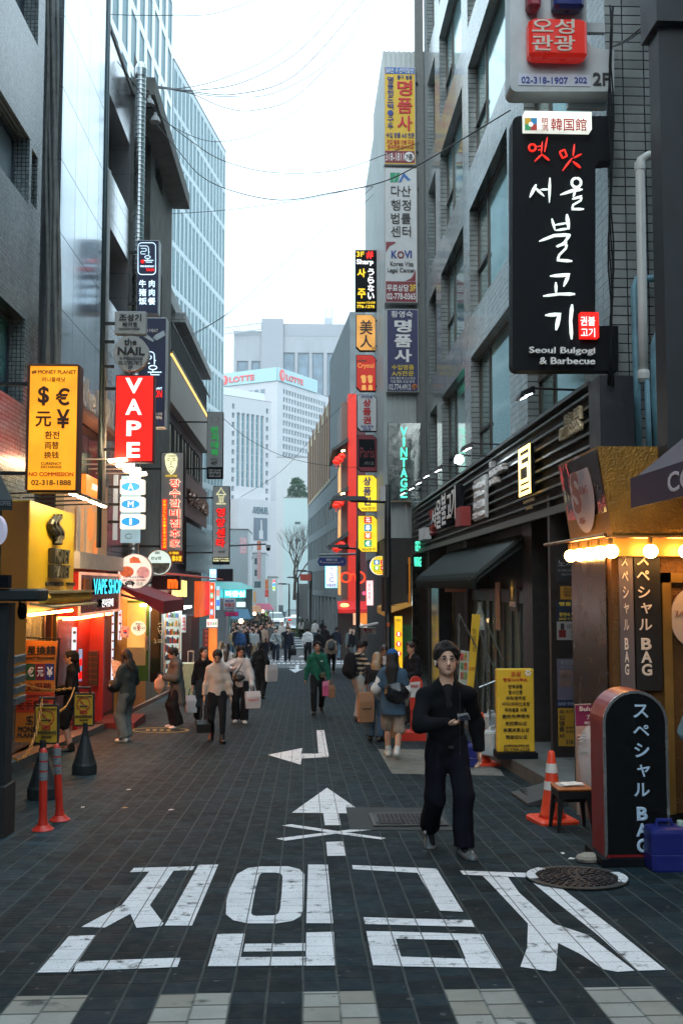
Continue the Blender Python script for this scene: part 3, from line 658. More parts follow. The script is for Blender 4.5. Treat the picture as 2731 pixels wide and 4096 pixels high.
mb=MB();WR.box(mb,Lr*.63,Lr,ztan+.13,at(1322,1440,71.6).z,-11,.03);WR.box(mb,Lr*.78,Lr,at(1322,1440,71.6).z,at(1400,1400,60).z+2,-11,.02);obj('grey_upper_block',mb,GB,T_gr)
# ---- red restaurant beyond the crossing
yR,xR0=54,at(1392,2000,54).x
TRr=thing('red_restaurant','red restaurant building with hanging lanterns and tiled eaves','building',(xR0+2.5,yR+3,zg(yR)))
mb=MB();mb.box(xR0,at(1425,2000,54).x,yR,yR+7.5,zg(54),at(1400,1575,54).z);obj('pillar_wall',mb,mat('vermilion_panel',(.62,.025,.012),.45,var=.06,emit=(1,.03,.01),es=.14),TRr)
mb=MB();mb.box(at(1425,2000,54).x+.01,8,yR+.3,yR+7,zg(54),at(1400,1600,54).z);obj('wall',mb,mat('maroon_wall',(.10,.03,.035),.5),TRr)
mb=MB()
xw0=at(1318,2000,57).x
for zz in (at(1350,1985,54).z,at(1350,2165,54).z,at(1350,1790,54).z):mb.hexa([(xR0-.9,yR-.2,zz-.25),(xR0-.001,yR-.2,zz+.3),(xR0-.001,yR+7,zz+.3),(xR0-.9,yR+7,zz-.25),(xR0-.9,yR-.2,zz-.1),(xR0-.001,yR-.2,zz+.55),(xR0-.001,yR+7,zz+.55),(xR0-.9,yR+7,zz-.1)])
obj('tiled_eave',mb,mat('dark_roof_tile',(.03,.035,.035),.6,var=.2),TRr)
mb=MB();mb.box(xR0-.35,xR0-.01,yR+.6,yR+7,zg(54)+3.2,at(1400,1600,54).z);obj('street_wall',mb,mat('warm_wall',(.16,.12,.10),.5),TRr)
mb=MB()
for k in range(3):
 zz=at(1370,(1905,2085,2300)[k],54).z;mb.box(xR0-.36,xR0-.345,yR+1.4,yR+5.5,zz-1.1,zz+.9)
obj('lit_window',mb,E('amber_window',(1,.42,.08),.9),TRr)
# ground-floor front under the red awning
mb=MB();mb.box(at(1350,2400,53.5).x,at(1490,2400,53.5).x,53.6,53.9,zg(54),at(1400,2420,53.5).z);obj('lower_front',mb,mat('dark_shopfront',(.05,.035,.03),.4),TRr)
mb=MB();mb.box(at(1412,2400,53.5).x,at(1485,2400,53.5).x,53.5,53.59,at(1400,2500,53.5).z,at(1400,2448,53.5).z);obj('food_poster',mb,E('food_print',(1,.55,.32),.75),TRr)
mb=MB();q=at(1463,2472,53.4);mb.lathe([(.55,0),(.55,.03)],(q.x,53.45,q.z),18,'y');obj('printed_bowl',mb,E('bowl_print',(1,.85,.7),.8),TRr)
mb=MB();q=at(1463,2472,53.3);mb.lathe([(.38,0),(.38,.02)],(q.x,53.42,q.z),18,'y');obj('printed_noodles',mb,E('noodle_print',(1,.3,.05),.7),TRr)
def awning(T,name,x0,x1,y0,y1,zhi,zlo,m,drop=.25,axis='x'):
 """A sloping cloth with a valance. The high edge lies on the wall (x0), the low edge at x1."""
 mb=MB();t=.03
 if axis=='x':
  mb.hexa([(x0,y0,zhi-t),(x1,y0,zlo-t),(x1,y1,zlo-t),(x0,y1,zhi-t),(x0,y0,zhi),(x1,y0,zlo),(x1,y1,zlo),(x0,y1,zhi)]) if x1>x0 else mb.hexa([(x1,y0,zlo-t),(x0,y0,zhi-t),(x0,y1,zhi-t),(x1,y1,zlo-t),(x1,y0,zlo),(x0,y0,zhi),(x0,y1,zhi),(x1,y1,zlo)])
 else:
  mb.hexa([(x0,y0,zlo-t),(x1,y0,zlo-t),(x1,y1,zhi-t),(x0,y1,zhi-t),(x0,y0,zlo),(x1,y0,zlo),(x1,y1,zhi),(x0,y1,zhi)])
 o=obj(name,mb,m,T)
 vb=MB()
 if axis=='x':
  s=.015 if x1>x0 else -.015
  vb.box(min(x1,x1+s),max(x1,x1+s),y0,y1,zlo-drop,zlo)
  for yy in (y0,y1):vb.poly([(x0,yy,zhi-.03),(x1,yy,zlo-.03),(x1,yy,zlo-drop),(x0,yy,zhi-.06)])
 else:
  vb.box(x0,x1,y0-.015,y0,zlo-drop,zlo)
  for xx in (x0,x1):vb.poly([(xx,y0,zlo-.03),(xx,y1,zhi-.03),(xx,y1,zhi-.06),(xx,y0,zlo-drop)])
 obj('valance',vb,m,T); return o
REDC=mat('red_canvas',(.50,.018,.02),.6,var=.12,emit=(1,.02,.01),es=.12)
a_,b_=at(1352,2470,52),at(1480,2440,52)
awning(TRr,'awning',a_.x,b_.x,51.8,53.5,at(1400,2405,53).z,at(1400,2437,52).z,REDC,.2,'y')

# ---- right: corrugated building carrying the stacks of signs
CORR=mat('corrugated_steel',(.33,.37,.38),.4,.45,var=.15,scale=1.2)
xk=at(1533,1000,31).x;TK=thing('corrugated_building','narrow building faced in vertical corrugated steel behind the stacked signs','building',(xk+1,34,zg(33)))
def corrugated(mb,x0,x1,y0,y1,z0,z1,pitch=.16,d=.05):
 n=int((x1-x0)/pitch)
 for i in range(n):
  a=x0+i*pitch
  mb.hexa([(a,y0,z0),(a+pitch*.5,y0,z0),(a+pitch*.5,y0+d,z0),(a,y0+d,z0),(a,y0,z1),(a+pitch*.5,y0,z1),(a+pitch*.5,y0+d,z1),(a,y0+d,z1)])
 m_=int((y1-y0)/pitch)
 for i in range(m_):
  a=y0+d+i*pitch;mb.hexa([(x0,a,z0),(x0+d,a,z0),(x0+d,a+pitch*.5,z0),(x0,a+pitch*.5,z0),(x0,a,z1),(x0+d,a,z1),(x0+d,a+pitch*.5,z1),(x0,a+pitch*.5,z1)])
 mb.box(x0+d,x1,y0+d,y1,z0,z1)
mb=MB();corrugated(mb,xk,4.2,31,35.5,3.2,19);obj('cladding',mb,CORR,TK)
mb=MB();mb.box(xk+.06,4.2,31.02,35.4,zg(33)-.3,3.19);obj('lower_wall',mb,mat('soot_wall',(.022,.022,.022),.7,var=.3),TK)
x3=at(1512,1000,36).x;mb=MB();corrugated(mb,x3,4.2,35.6,44,2.8,at(1512,430,36).z,.2);
TK2=thing('corrugated_building','lower corrugated steel building just past the stacked signs','building',(x3+1,40,zg(40)));obj('cladding',mb,CORR,TK2)
mb=MB();mb.box(x3+.06,4.2,35.62,43.9,zg(40)-.5,2.79);obj('lower_wall',mb,mat('soot_wall',(.022,.022,.022),.7,var=.3),TK2)
x4=at(1483,1000,44.5).x;mb=MB();corrugated(mb,x4,4.5,44.2,47,-2.6,at(1483,960,44.5).z,.25)
TK3=thing('corrugated_building','furthest and lowest of the corrugated steel buildings, by the crossing','building',(x4+1,45.5,zg(46)));obj('cladding',mb,CORR,TK3)
sc_=MB()
for px in (1483,1497):
 q=at(px,1400,43);sc_.tube([(q.x,43,-2.2),(q.x,43,at(px,900,43).z)],.03,6)
for py in (960,1100,1250,1400,1550):q0_,q1_=at(1480,py,43),at(1512,py,43);sc_.tube([(q0_.x,43,q0_.z),(q1_.x,43.0,q0_.z)],.025,6)
tag(obj('scaffold_frame',sc_,mat('galvanised',(.4,.43,.44),.4,.6)),'galvanised pipe scaffold holding the narrow stack of signs','scaffold')

# ---- right: white tiled building
TILE=brickmat('white_wall_tile',(.29,.325,.33),(.215,.245,.25),(.012,.015,.018),.268,.118,.008,'auto',.16,0,.5,.28)
WT_=Wall((XR,30.7,0),(0,-1,0));U2=lambda px,py:WT_.U(px,py)
UL=30.7-12.05
cols=[(U2(1717,1600)[0],U2(1747,1600)[0]),(U2(1766,1600)[0],U2(1858,1600)[0]),(U2(1882,1500)[0],U2(2035,1300)[0]),(U2(2108,1500)[0],U2(2335,1400)[0])]
flo=[(3.9,6.92),(7.86,10.38),(11.32,13.84),(14.78,17.3),(18.24,20.76)]
holes=[]
WTEAL=mat('curtained_teal_glass',(.22,.40,.41),.05,.62,var=.3,scale=.9)
for (z0_,z1_) in flo:
 for k,(a,b) in enumerate(cols):holes.append((a,b,z0_,z1_,[.28] if k else 1,[.35,.62] if k==9 else 1,WTEAL))
T_wt,_=building('white_tile_building','white tiled building with tall bronze windows above the barbecue restaurant',(XR,30.7,0),(0,-1,0),0,UL,3.3,24,6,TILE,holes,.24,FRAMEB,WTEAL)
# opening casements: the small side lights have a transom
for (z0_,z1_) in flo:
 for k,(a,b) in enumerate(cols):
  if k:add_box(T_wt,WT_,'transom',FRAMEB,a+.05,a+(b-a)*.28,z0_+(z1_-z0_)*.42,z0_+(z1_-z0_)*.42+.07,-.235,-.17)
c0_,c1_=U2(1655,300)[0],U2(1700,300)[0]
mb=MB();mb.box(XR-.28,XR-.02,30.75,30.98,3.3,23);obj('corner_duct',mb,mat('grey_duct',(.12,.13,.13),.5,.3),T_wt)
# ground floor of the tiled building: recessed shopfront
mb=MB();mb.box(XR+.55,XR+.75,12.2,30.5,-2.2,3.29);obj('shop_wall',mb,mat('charcoal_wall',(.02,.021,.022),.5),T_wt)
mb=MB();mb.box(XR-.02,XR+.6,12.1,30.6,3.02,3.29);obj('soffit',mb,mat('soffit_black',(.015,.015,.016),.7),T_wt)
for yy,w0_ in ((12.05,.3),(16.4,.7),(23,.5),(30,.6)):
 mb=MB();mb.box(XR-.03,XR+.5,yy,yy+w0_,-2.2,3.0);obj('pillar',mb,mat('dark_stone',(.022,.021,.022),.35,var=.3,scale=7),T_wt)

# ---- the street goes on behind the camera
building('near_block','dark office block lining the street behind the viewpoint',(-4.6,-32,0),(0,1,0),0,36.6,-2,11,8,mat('dull_grey_render',(.06,.085,.10),.7,var=.2),[(2+i*3.4,4.4+i*3.4,3+j*3.3,5+j*3.3,1,1) for i in range(10) for j in range(2)],.2)
building('near_block','plain blue grey office block lining the street behind the viewpoint',(4.0,9.15,0),(0,-1,0),0,40,-2,11,8,mat('dull_blue_render',(.055,.075,.085),.7,var=.2),[(4+i*3.6,6.4+i*3.6,3+j*3.3,5+j*3.3,1,1) for i in range(10) for j in range(2)],.2)
building('near_block','office block closing the street far behind the viewpoint',(14,-36,0),(-1,0,0),0,28,0,10,8,mat('dull_grey_render',(.06,.085,.10),.7,var=.2),[(2+i*3.4,4.4+i*3.4,3+j*3.3,5+j*3.3,1,1) for i in range(7) for j in range(2)],.2)
# ================================================================== signs
WHITE_E=E('white_lit',(1,1,1),1.25);RED_E=E('red_lit',(1,.012,.008),1.3);CYAN_E=E('cyan_lit',(.05,.75,1),1.6);BLUE_W=E('cool_neon',(.62,.85,1),1.5)
GREEN_E=E('mint_neon',(.10,1,.62),1.5);WARM_W=E('warm_white_lit',(1,.86,.6),1.3);YEL_E=E('yellow_lit',(1,.66,.02),1.0);TAN_E=E('tan_lit',(.75,.36,.08),.8)
INK=mat('sign_ink',(.02,.02,.022),.5,var=0);INK_B=mat('brown_ink',(.10,.022,.008),.5,var=0);WHITE=mat('white_letter',(.8,.8,.8),.5,var=0);WHITE_G=mat('grey_white_panel',(.52,.54,.55),.5,var=.08)
NAVY=mat('navy_panel',(.012,.02,.07),.4,var=.1);BLACKP=mat('black_panel',(.005,.007,.010),.55,var=.1,spec=.1);STEELB=mat('black_bracket',(.02,.02,.022),.5,.4);REDP=mat('red_letter',(.55,.015,.02),.5,var=0)
MAROON=mat('maroon_panel',(.22,.02,.035),.45,var=.05);YELP=mat('yellow_panel',(.72,.46,.03),.45,var=.06);GREYP=mat('grey_sign_panel',(.36,.36,.36),.5,var=.05);BLUEL=mat('blue_letter',(.02,.05,.28),.5,var=0);YLET=mat('yellow_letter',(.85,.62,.05),.5,var=0)
def texts(T,d,groups,th=.012,parent=None):
 """groups: {material: [(text, px0, py0, px1, py1, bold), ...]}; a leading | sets the letters one above another."""
 for m,L in groups.items():
  for e in L:
   t,a,b,c,e_=e[:5];bo=e[5] if len(e)>5 else .02
   obj('lettering',(col_text if t[0]=='|' else face_text)(MB(),t.lstrip('|'),a,b,c,e_,d-.003,th,bo),m,parent or T)
def poly_face(mb,pts,d,th=.01):mb.prism([(at(x,y,d).x,d-th,at(x,y,d).z) for x,y in pts][::-1],(0,th,0)); return mb
def fill(x0,y0,x1,y1,d,th=.006):
 a,b=at(x0,y1,d),at(x1,y0,d); return MB().box(a.x,b.x,d-th,d-.0005,a.z,b.z)
def cham(x0,y0,x1,y1,c=.18):w_=(x1-x0)*c; return [(x0,y0),(x1-w_,y0),(x1,y0+w_),(x1,y1),(x0+w_,y1),(x0,y1-w_)]
def rrect(x0,y0,x1,y1,r,n=4,which=(1,1,1,1)):
 pts=[]
 for k,(cx,cy,a0) in enumerate(((x1-r,y0+r,-90),(x1-r,y1-r,0),(x0+r,y1-r,90),(x0+r,y0+r,180))):
  if not which[k]:pts.append(((x1,y0),(x1,y1),(x0,y1),(x0,y0))[k]); continue
  for i in range(n+1):a=radians(a0+90*i/n);pts.append((cx+r*cos(a),cy+r*sin(a)))
 return pts
def sign(name,label,x0,y0,x1,y1,d,dep,face,side=None,wall=None,shape=None,rim=None,group=None,cat='sign'):
 """A sign box whose face looks up the street towards the near end; brackets reach back to the wall at x = wall."""
 a,b=at(x0,y1,d),at(x1,y0,d)
 T=thing(name,label,cat,((a.x+b.x)/2,d+dep/2,a.z),group=group)
 bd=MB()
 if shape:bd.prism([(at(x,y,d).x,d,at(x,y,d).z) for x,y in shape][::-1],(0,dep,0))
 else:bd.bbox(a.x,b.x,d,d+dep,a.z,b.z,.012)
 obj('housing',bd,side or STEELB,T)
 k=(x1-x0)*.03
 if face is not None:
  if shape:cx,cy=(x0+x1)/2,(y0+y1)/2;f=poly_face(MB(),[(cx+(x-cx)*.955,cy+(y-cy)*.975) for x,y in shape],d,.004)
  else:f=fill(x0+k,y0+k,x1-k,y1-k,d,.004)
  obj('face',f,face,T)
 if wall is not None:
  h=b.z-a.z;e=a.x if wall<a.x else b.x
  for t in ((.15,.85) if h>.5 else (.5,)):obj('bracket',MB().box(min(e,wall),max(e,wall),d+dep*.3,d+dep*.3+.05,a.z+h*t-.025,a.z+h*t+.025),STEELB,T)
 return T
# ---- left side, near to far
XP=at(417,1500,18).x
T=sign('exchange_sign','big glowing amber sign with currency symbols above the yellow shop front',105,1455,318,1968,13.6,.28,E('amber_lit',(1,.37,.016),1.0),mat('brown_sign_side',(.10,.03,.012),.4),XL)
texts(T,13.59,{INK_B:[('MONEY PLANET',153,1481,306,1495,.03),('머니플레닛',169,1509,262,1527,.02),('$',152,1545,199,1622,.045),('€',223,1552,281,1622,.04),('元',142,1646,207,1707,.035),('¥',226,1637,281,1713,.04),('환전',180,1725,239,1755,.03),('両替',180,1766,237,1796,.02),('换钱',177,1806,237,1834,.02),('CURRENCY',165,1849,247,1860,.03),('EXCHANGE',165,1863,247,1873,.03),('02-318-1888',126,1920,285,1941,.03)],
 mat('scarlet_ink',(.6,.02,.005),.5,var=0):[('NO COMMISSION',116,1889,295,1905,.04)]})
mb=MB()
for (x0,y0,x1,y1) in ((110,1460,313,1463),(110,1960,313,1963),(110,1463,112,1960),(311,1463,313,1960)):a,b=at(x0,y1,13.59),at(x1,y0,13.59);mb.box(a.x,b.x,13.583,13.595,a.z,b.z)
for k in range(3):poly_face(mb,[(128,1484+k*4),(147,1481+k*4),(147,1484+k*4),(128,1487+k*4)],13.588,.004)
obj('border',mb,INK_B,T)
T=sign('vape_sign','glowing red box sign with four tall white letters',457,1500,618,1848,18,.25,E('red_face',(1,.010,.004),1.15),mat('dark_red_side',(.15,.01,.01),.4),XP)
texts(T,17.99,{WHITE_E:[('V',501,1512,571,1573,.05),('A',502,1596,569,1659,.05),('P',506,1683,566,1744,.05),('E',507,1769,561,1830,.05)]})
T=sign('hair_salon_sign','small square grey hair salon sign hung above the round nail sign',458,1245,585,1336,17.9,.16,mat('grey_acrylic',(.40,.41,.41),.4,var=.06),GREYP,XP)
texts(T,17.89,{INK:[('조성기',477,1256,566,1284,.035),('헤어젯',490,1289,550,1308,.03),('CHOSUNGKI HAIR ZET',477,1312,561,1318,.01)]})
circ=lambda cx,cy,r,n=28,ry=None:[(cx+r*cos(2*pi*k/n),cy+(ry or r)*sin(2*pi*k/n)) for k in range(n)]
T=sign('nail_salon_sign','round grey nail salon sign just above the red letters',453,1343,595,1484,17.9,.18,mat('grey_acrylic',(.40,.41,.41),.4,var=.06),GREYP,XP,circ(524,1413,71))
texts(T,17.89,{INK:[('the',497,1354,547,1380,.03),('NAIL',471,1388,580,1420,.06),('IN MYEONGDONG',480,1428,571,1440,.01),('02-3789-7872',475,1445,569,1459,.01),('3F',512,1463,531,1475,.02)]})
def stroke(mb,pts,d,wpx,n=6):
 q=[at(x,y,d) for x,y in pts];r=wpx/2/F*d;mb.tube([(p.x,d-r,p.z) for p in q],r,n); return mb
def raon(T,d,x0,y0,k):
 mb=MB();X=lambda u,v:(x0+u*k,y0+v*k)
 for L in ([(14,12),(50,12)]+[(50+14*sin(a),26-14*cos(a)) for a in (.5,1,1.57)]+[(64,62)],[(22,26),(46,26),(52,30),(52,36),(46,42),(24,42),(20,46),(20,52),(24,57),(46,57)],[(64,46),(70,46)]):stroke(mb,[X(*p) for p in L],d,4*k)
 stroke(mb,[X(58+12*cos(a)*1.3,74+8*sin(a)) for a in [2*pi*i/16 for i in range(17)]],d,4*k)
 for L in ([(38,92),(92,92)],[(58,84),(58,92)],[(50,92),(50,102),(84,102)]):stroke(mb,[X(*p) for p in L],d,4*k)
 return mb
T=sign('barbecue_sign','navy box sign with a neon frame and six white characters, high on the concrete building',545,960,638,1254,22.6,.3,NAVY,mat('white_side',(.5,.52,.53),.4),at(512,1100,22.6).x)
mb=raon(T,22.58,549,975,.72)
fr=[(x,y) for x,y in rrect(553,971,623,1098,14)];stroke(mb,fr+[fr[0]],22.58,3);obj('neon_outline',mb,BLUE_W,T)
texts(T,22.59,{BLUE_W:[('牛',556,1120,585,1149,.03),('肉',596,1120,620,1149,.03),('猪',556,1155,586,1184,.03),('肉',596,1155,620,1184,.03),('饭',555,1190,588,1219,.03),('餐',592,1190,623,1219,.03),('KOREAN BBQ RESTAURANT',562,1062,617,1069,.02)],RED_E:[('RAON',586,1073,617,1084,.03)]})
mb=poly_face(MB(),circ(571,1046,7,12),22.58,.02);obj('red_seal',mb,RED_E,T)
T=sign('barbecue_sign','large navy sign with crossed cleavers half hidden behind the round and red signs',548,1270,668,1710,20.6,.3,NAVY,mat('white_side',(.5,.52,.53),.4),at(520,1400,20.6).x)
mb=raon(T,20.58,553,1395,1.02);obj('neon_outline',mb,BLUE_W,T)
texts(T,20.59,{WHITE:[('FRESH MEAT',556,1316,633,1328,.02),('7896',620,1664,649,1677,.03),('본1호점',618,1650,649,1661,.02)],BLUE_W:[('RESTAURANT',583,1549,649,1558,.02)],RED_E:[('RAON',590,1561,649,1590,.04)]})
mb=MB();poly_face(mb,[(622,1340),(656,1322),(662,1342),(628,1362),(612,1352)],20.59,.02);poly_face(mb,[(560,1338),(580,1330),(618,1362),(612,1368)],20.588,.02);obj('cleaver_emblem',mb,mat('steel_grey_print',(.45,.55,.62),.4),T)
AMI_W=E('cream_lit',(1,.9,.72),1.15)
for i,(l,ch,y0,y1) in enumerate((('top','A',1918,1975),('middle','M',1988,2045),('lowest','I',2058,2115))):
 T=sign('letter_lightbox','white lightbox with a blue oval carrying the letter '+ch,480,y0,577,y1,19.2,.2,AMI_W,AMI_W,at(432,2000,19.2).x,group='stacked letter lightboxes')
 mb=poly_face(MB(),circ(523,(y0+y1)/2,37,24,17),19.19,.008);o=obj('oval',mb,E('sky_blue_lit',(.02,.33,.75),1.0),T)
 texts(T,19.18,{WHITE_E:[(ch,512 if ch!='I' else 518,(y0+y1)/2-12,535 if ch!='I' else 528,(y0+y1)/2+12,.04)]})
mb=fill(484,1905,566,2172,19.9,.06);pf=tag(obj('printed_film_panel',mb,E('pale_blue_print',(.33,.55,.68),.55)),'pale blue printed panel on the wall behind the letter lightboxes','panel');
mb=MB()
for (cx,cy) in ((500,1930),(545,2010),(505,2090),(515,2145)):stroke(mb,circ(cx,cy,13,12,22 if cx==545 else 10),19.83,2,4)
obj('line_drawing',mb,INK,pf)
mb=fill(453,1900,474,2160,19.95,.06);tag(obj('printed_film_panel',mb,E('pale_grey_print',(.40,.48,.52),.45)),'narrow pale printed strip on the wall beside the letter lightboxes','panel')
T=sign('rib_restaurant_sign','tall grey restaurant sign with an old man emblem and red vertical lettering',638,1808,737,2252,24,.3,GREYP,BLACKP,XL)
texts(T,23.985,{WARM_W:[('|장수갈비집本家',678,1916,722,2196,.09)],},.012)
texts(T,23.965,{RED_E:[('|장수갈비집本家',680,1917,720,2195,.03)]},.012)
obj('red_strip',fill(648,1997,669,2197,23.99,.01),RED_E,T);obj('maroon_plate',fill(672,2203,732,2250,23.99,.01),MAROON,T)
texts(T,23.97,{YEL_E:[('|長壽カルビ本家・长寿牛排老舗',652,2000,665,2194,.01),('年傳統',676,2206,716,2218,.02),('壽本家',688,2222,728,2246,.03),('SINCE 1968',662,1900,708,1907,.02)]})
mb=MB();o_=[(660,1830),(666,1817),(686,1813),(704,1818),(711,1834),(708,1860),(700,1884),(686,1900),(672,1884),(663,1860)]
poly_face(mb,o_,23.985,.015);obj('face_emblem',mb,E('pale_yellow_lit',(1,.95,.55),1.0),T)
mb=MB()
for L in ([(668,1836),(680,1834)],[(691,1834),(703,1836)],[(669,1843),(679,1843)],[(692,1843),(702,1843)],[(686,1842),(684,1860),(690,1860)],[(675,1870),(686,1866),(697,1870)],[(676,1878),(686,1892),(696,1878)],[(668,1824),(704,1824)]):stroke(mb,L,23.965,2.4,4)
obj('emblem_lines',mb,INK,T)
T=sign('ring_shop_sign','grey vertical sign with green lettering and a cup drawing, black at the foot',826,1647,894,1914,34,.22,GREYP,BLACKP,XL)
obj('black_foot',fill(828,1868,892,1912,33.99,.01),BLACKP,T)
texts(T,33.98,{mat('green_letter',(.01,.33,.06),.4,var=0,emit=(.01,.5,.08),es=.3):[('|반지대학',844,1706,874,1828,.05)],INK:[('4F',843,1844,870,1860,.04),('명동캠퍼스',842,1834,874,1840,.01)],WHITE:[('Make Yourself',836,1877,884,1883,.01),('Handmade',836,1885,884,1891,.01),('Silver Ring',836,1893,884,1899,.01),('3789-6620',836,1902,884,1908,.01)]})
mb=MB();stroke(mb,[(848,1664),(848,1690),(872,1690),(872,1664)],33.98,1.5,4);stroke(mb,[(872,1670),(879,1672),(879,1682),(872,1684)],33.98,1.5,4);obj('cup_outline',mb,mat('rust_print',(.35,.12,.08),.5,var=0),T)
T=sign('chicken_restaurant_sign','grey vertical sign with red neon lettering below a pagoda emblem',849,1944,920,2258,31.5,.25,GREYP,BLACKP,XL)
texts(T,31.485,{mat('dull_red_back',(.2,.01,.01),.5,var=0):[('|영양센타',863,2032,902,2196,.1)]});texts(T,31.465,{RED_E:[('|영양센타',865,2032,900,2195,.05)]})
obj('black_foot',fill(851,2229,918,2256,31.49,.01),BLACKP,T)
PYE=E('pale_yellow_lit',(1,.95,.55),1.0)
texts(T,31.48,{PYE:[('삼계탕·전기구이통닭',853,2231,916,2238,.02),('ROAST CHICKEN',853,2240,916,2246,.03),('SINCE 1960',866,2012,903,2018,.02)],INK:[('本店',872,2204,900,2213,.03)]})
mb=MB();
for L in ([(866,1978),(875,1968),(885,1952),(894,1968),(904,1978),(866,1978)],[(885,1950),(885,1944+4)],[(876,1980),(874,1988),(896,1988),(894,1980)],[(877,1990),(879,2010)],[(893,1990),(891,2010)],[(885,1990),(885,2010)]):stroke(mb,L,31.48,2.2,4)
obj('pagoda_emblem',mb,PYE,T)
# ---- right side: the wide stack on the corrugated front
dW=30.6
T=sign('repair_shop_sign','tall yellow luxury repair sign with a blue top strip, highest of the wide stack',1536,267,1661,658,dW,.22,YELP,GREYP,3.6)
obj('blue_strip',fill(1540,271,1657,294,dW-.005,.006),mat('blue_strip',(.03,.13,.42),.4,var=0),T);obj('maroon_strip',fill(1540,604,1657,650,dW-.005,.006),MAROON,T)
texts(T,dW-.01,{WHITE:[('50년 수선의달인',1543,273,1654,291,.02),('318-1811',1542,612,1614,642,.01)],REDP:[('|명품사',1588,322,1648,532,.04),('지갑·벨트·가방·도금',1546,559,1654,576,.01),('염색전문·장식수리',1549,580,1651,596,.01)],BLUEL:[('|명품핸드백·구두',1549,306,1573,520,.02),('중구 명동',1588,301,1648,317,.01),('수입 명품 A/S 전문',1544,531,1656,550,.02)]})
obj('white_disc',poly_face(MB(),circ(1636,627,20,20),dW-.01,.006),WHITE,T);texts(T,dW-.018,{INK:[('7층',1622,615,1650,640,.02)]})
T=sign('law_office_sign','long white legal office sign with a maroon foot, below the yellow repair sign',1538,671,1668,1211,dW,.22,mat('white_acrylic',(.6,.62,.63),.4,var=.05),GREYP,3.6)
obj('maroon_strip',fill(1543,1126,1663,1206,dW-.005,.006),MAROON,T)
texts(T,dW-.01,{INK:[('다산',1563,743,1642,785,.01),('행정',1563,799,1642,841,.01),('법률',1563,852,1642,894,.01),('센터',1563,904,1642,947,.01),('Korea Visa',1560,1046,1653,1064,.02),('Legal Center',1549,1072,1659,1094,.02)],BLUEL:[('K',1564,1002,1588,1032,.05),('VI',1616,1002,1646,1032,.05)],MAROON:[('O',1588,1004,1616,1033,.05)],WHITE:[('무료상담',1547,1138,1634,1165,.03),('02-778-0365',1547,1173,1661,1197,.03)],YLET:[('3F',1638,1138,1663,1165,.04)]})
mb=MB();poly_face(mb,[(1560,728),(1560,690),(1582,690),(1572,728)],dW-.006,.008);poly_face(mb,[(1584,690),(1600,690),(1590,728),(1574,728)],dW-.0065,.008);obj('emblem_green',mb,mat('emblem_green',(.02,.30,.16),.4,var=0),T)
mb=poly_face(MB(),[(1594,728),(1614,690),(1642,720),(1630,722),(1614,706),(1604,728)],dW-.006,.008);obj('emblem_blue',mb,mat('emblem_blue',(.02,.14,.42),.4,var=0),T)
mb=poly_face(MB(),[(1543,967),(1543,1010),(1556,985),(1580,972),(1580,967)],dW-.006,.008);poly_face(mb,[(1662,1080),(1662,1124),(1620,1124),(1645,1112)],dW-.006,.008);obj('corner_print',mb,MAROON,T)
T=sign('repair_shop_sign','navy luxury repair sign with white and yellow lettering, third in the wide stack',1546,1236,1673,1567,dW,.22,mat('deep_navy_face',(.012,.018,.10),.4,var=.05),GREYP,3.6)
texts(T,dW-.01,{WHITE:[('황영숙',1564,1244,1650,1269,.02),('|명품사',1577,1279,1646,1456,.06),('구두.핸드백.스니커즈',1560,1508,1660,1518,.0),('지갑.벨트.도금.염색',1562,1521,1656,1531,.0),('02.774.4912',1555,1537,1642,1558,.01)],YLET:[('수입명품',1566,1459,1655,1479,.02),('A/S전문',1566,1484,1655,1503,.02)]})
obj('orange_disc',poly_face(MB(),circ(1657,1546,11,16),dW-.008,.006),mat('orange_disc',(.65,.2,.02),.4,var=0),T);texts(T,dW-.016,{INK:[('2층',1649,1540,1665,1553,.01)]})
STEELM=mat('rippled_steel',(.62,.64,.62),.07,1.,var=.05,bump=.5,bscale=2.2)
T=sign('vintage_shop_sign','rippled mirror steel panel with mint green neon letters, lowest of the wide stack',1552,1691,1683,2007,dW,.12,STEELM,STEELM,3.6)
texts(T,dW-.06,{GREEN_E:[('|VINTAGE',1602,1708,1628,1996,.02)]},.02)
T=sign('steel_column','rippled mirror steel column by the yellow exchange front',1648,2010,1708,2760,30.3,.4,None,STEELM,None,cat='column')
texts(T,30.29,{GREEN_E:[('GREEN',1660,2165,1680,2205,.01),('VINTAGE',1656,2228,1684,2266,.0)]},.02)
# ---- right side: the narrow stack
dN=34;g=dict(wall=2.75)
def stack(name,label,y0,y1,face,side,c=.2,x0=1425,x1=1505):return sign(name,label,x0,y0,x1,y1,dN,.25,face,side,2.9,cham(x0,y0,x1,y1,c) if c else None)
T=stack('fortune_teller_sign','black and yellow fortune teller sign at the top of the narrow stack',1000,1241,BLACKP,BLACKP,0,1421,1517)
texts(T,dN-.01,{YEL_E:[('3F',1425,1006,1456,1027,.04),('사',1428,1074,1462,1108,.06),('주',1430,1154,1462,1193,.06),('open12:00',1427,1206,1500,1216,.04),('776-1378',1427,1220,1497,1232,.04)],RED_E:[('#',1464,1004,1493,1034,.05)],WHITE_E:[('Sharp',1425,1037,1493,1062,.05),('|うらない',1470,1074,1496,1202,.05)]})
T=stack('studio_sign','tan lit photo studio sign with two brushed black characters',1258,1402,TAN_E,BLACKP,.2,1424,1502)
texts(T,dN-.01,{INK:[('美',1438,1280,1490,1338,.02),('人',1440,1340,1488,1390,.03),('6F',1488,1388,1499,1398,.02)]})
T=stack('beauty_sign','red beauty salon sign with a golden script name and two printed faces',1419,1564,mat('red_acrylic',(.48,.02,.012),.4,var=.05,emit=(1,.03,.01),es=.18),BLACKP,.2,1425,1503)
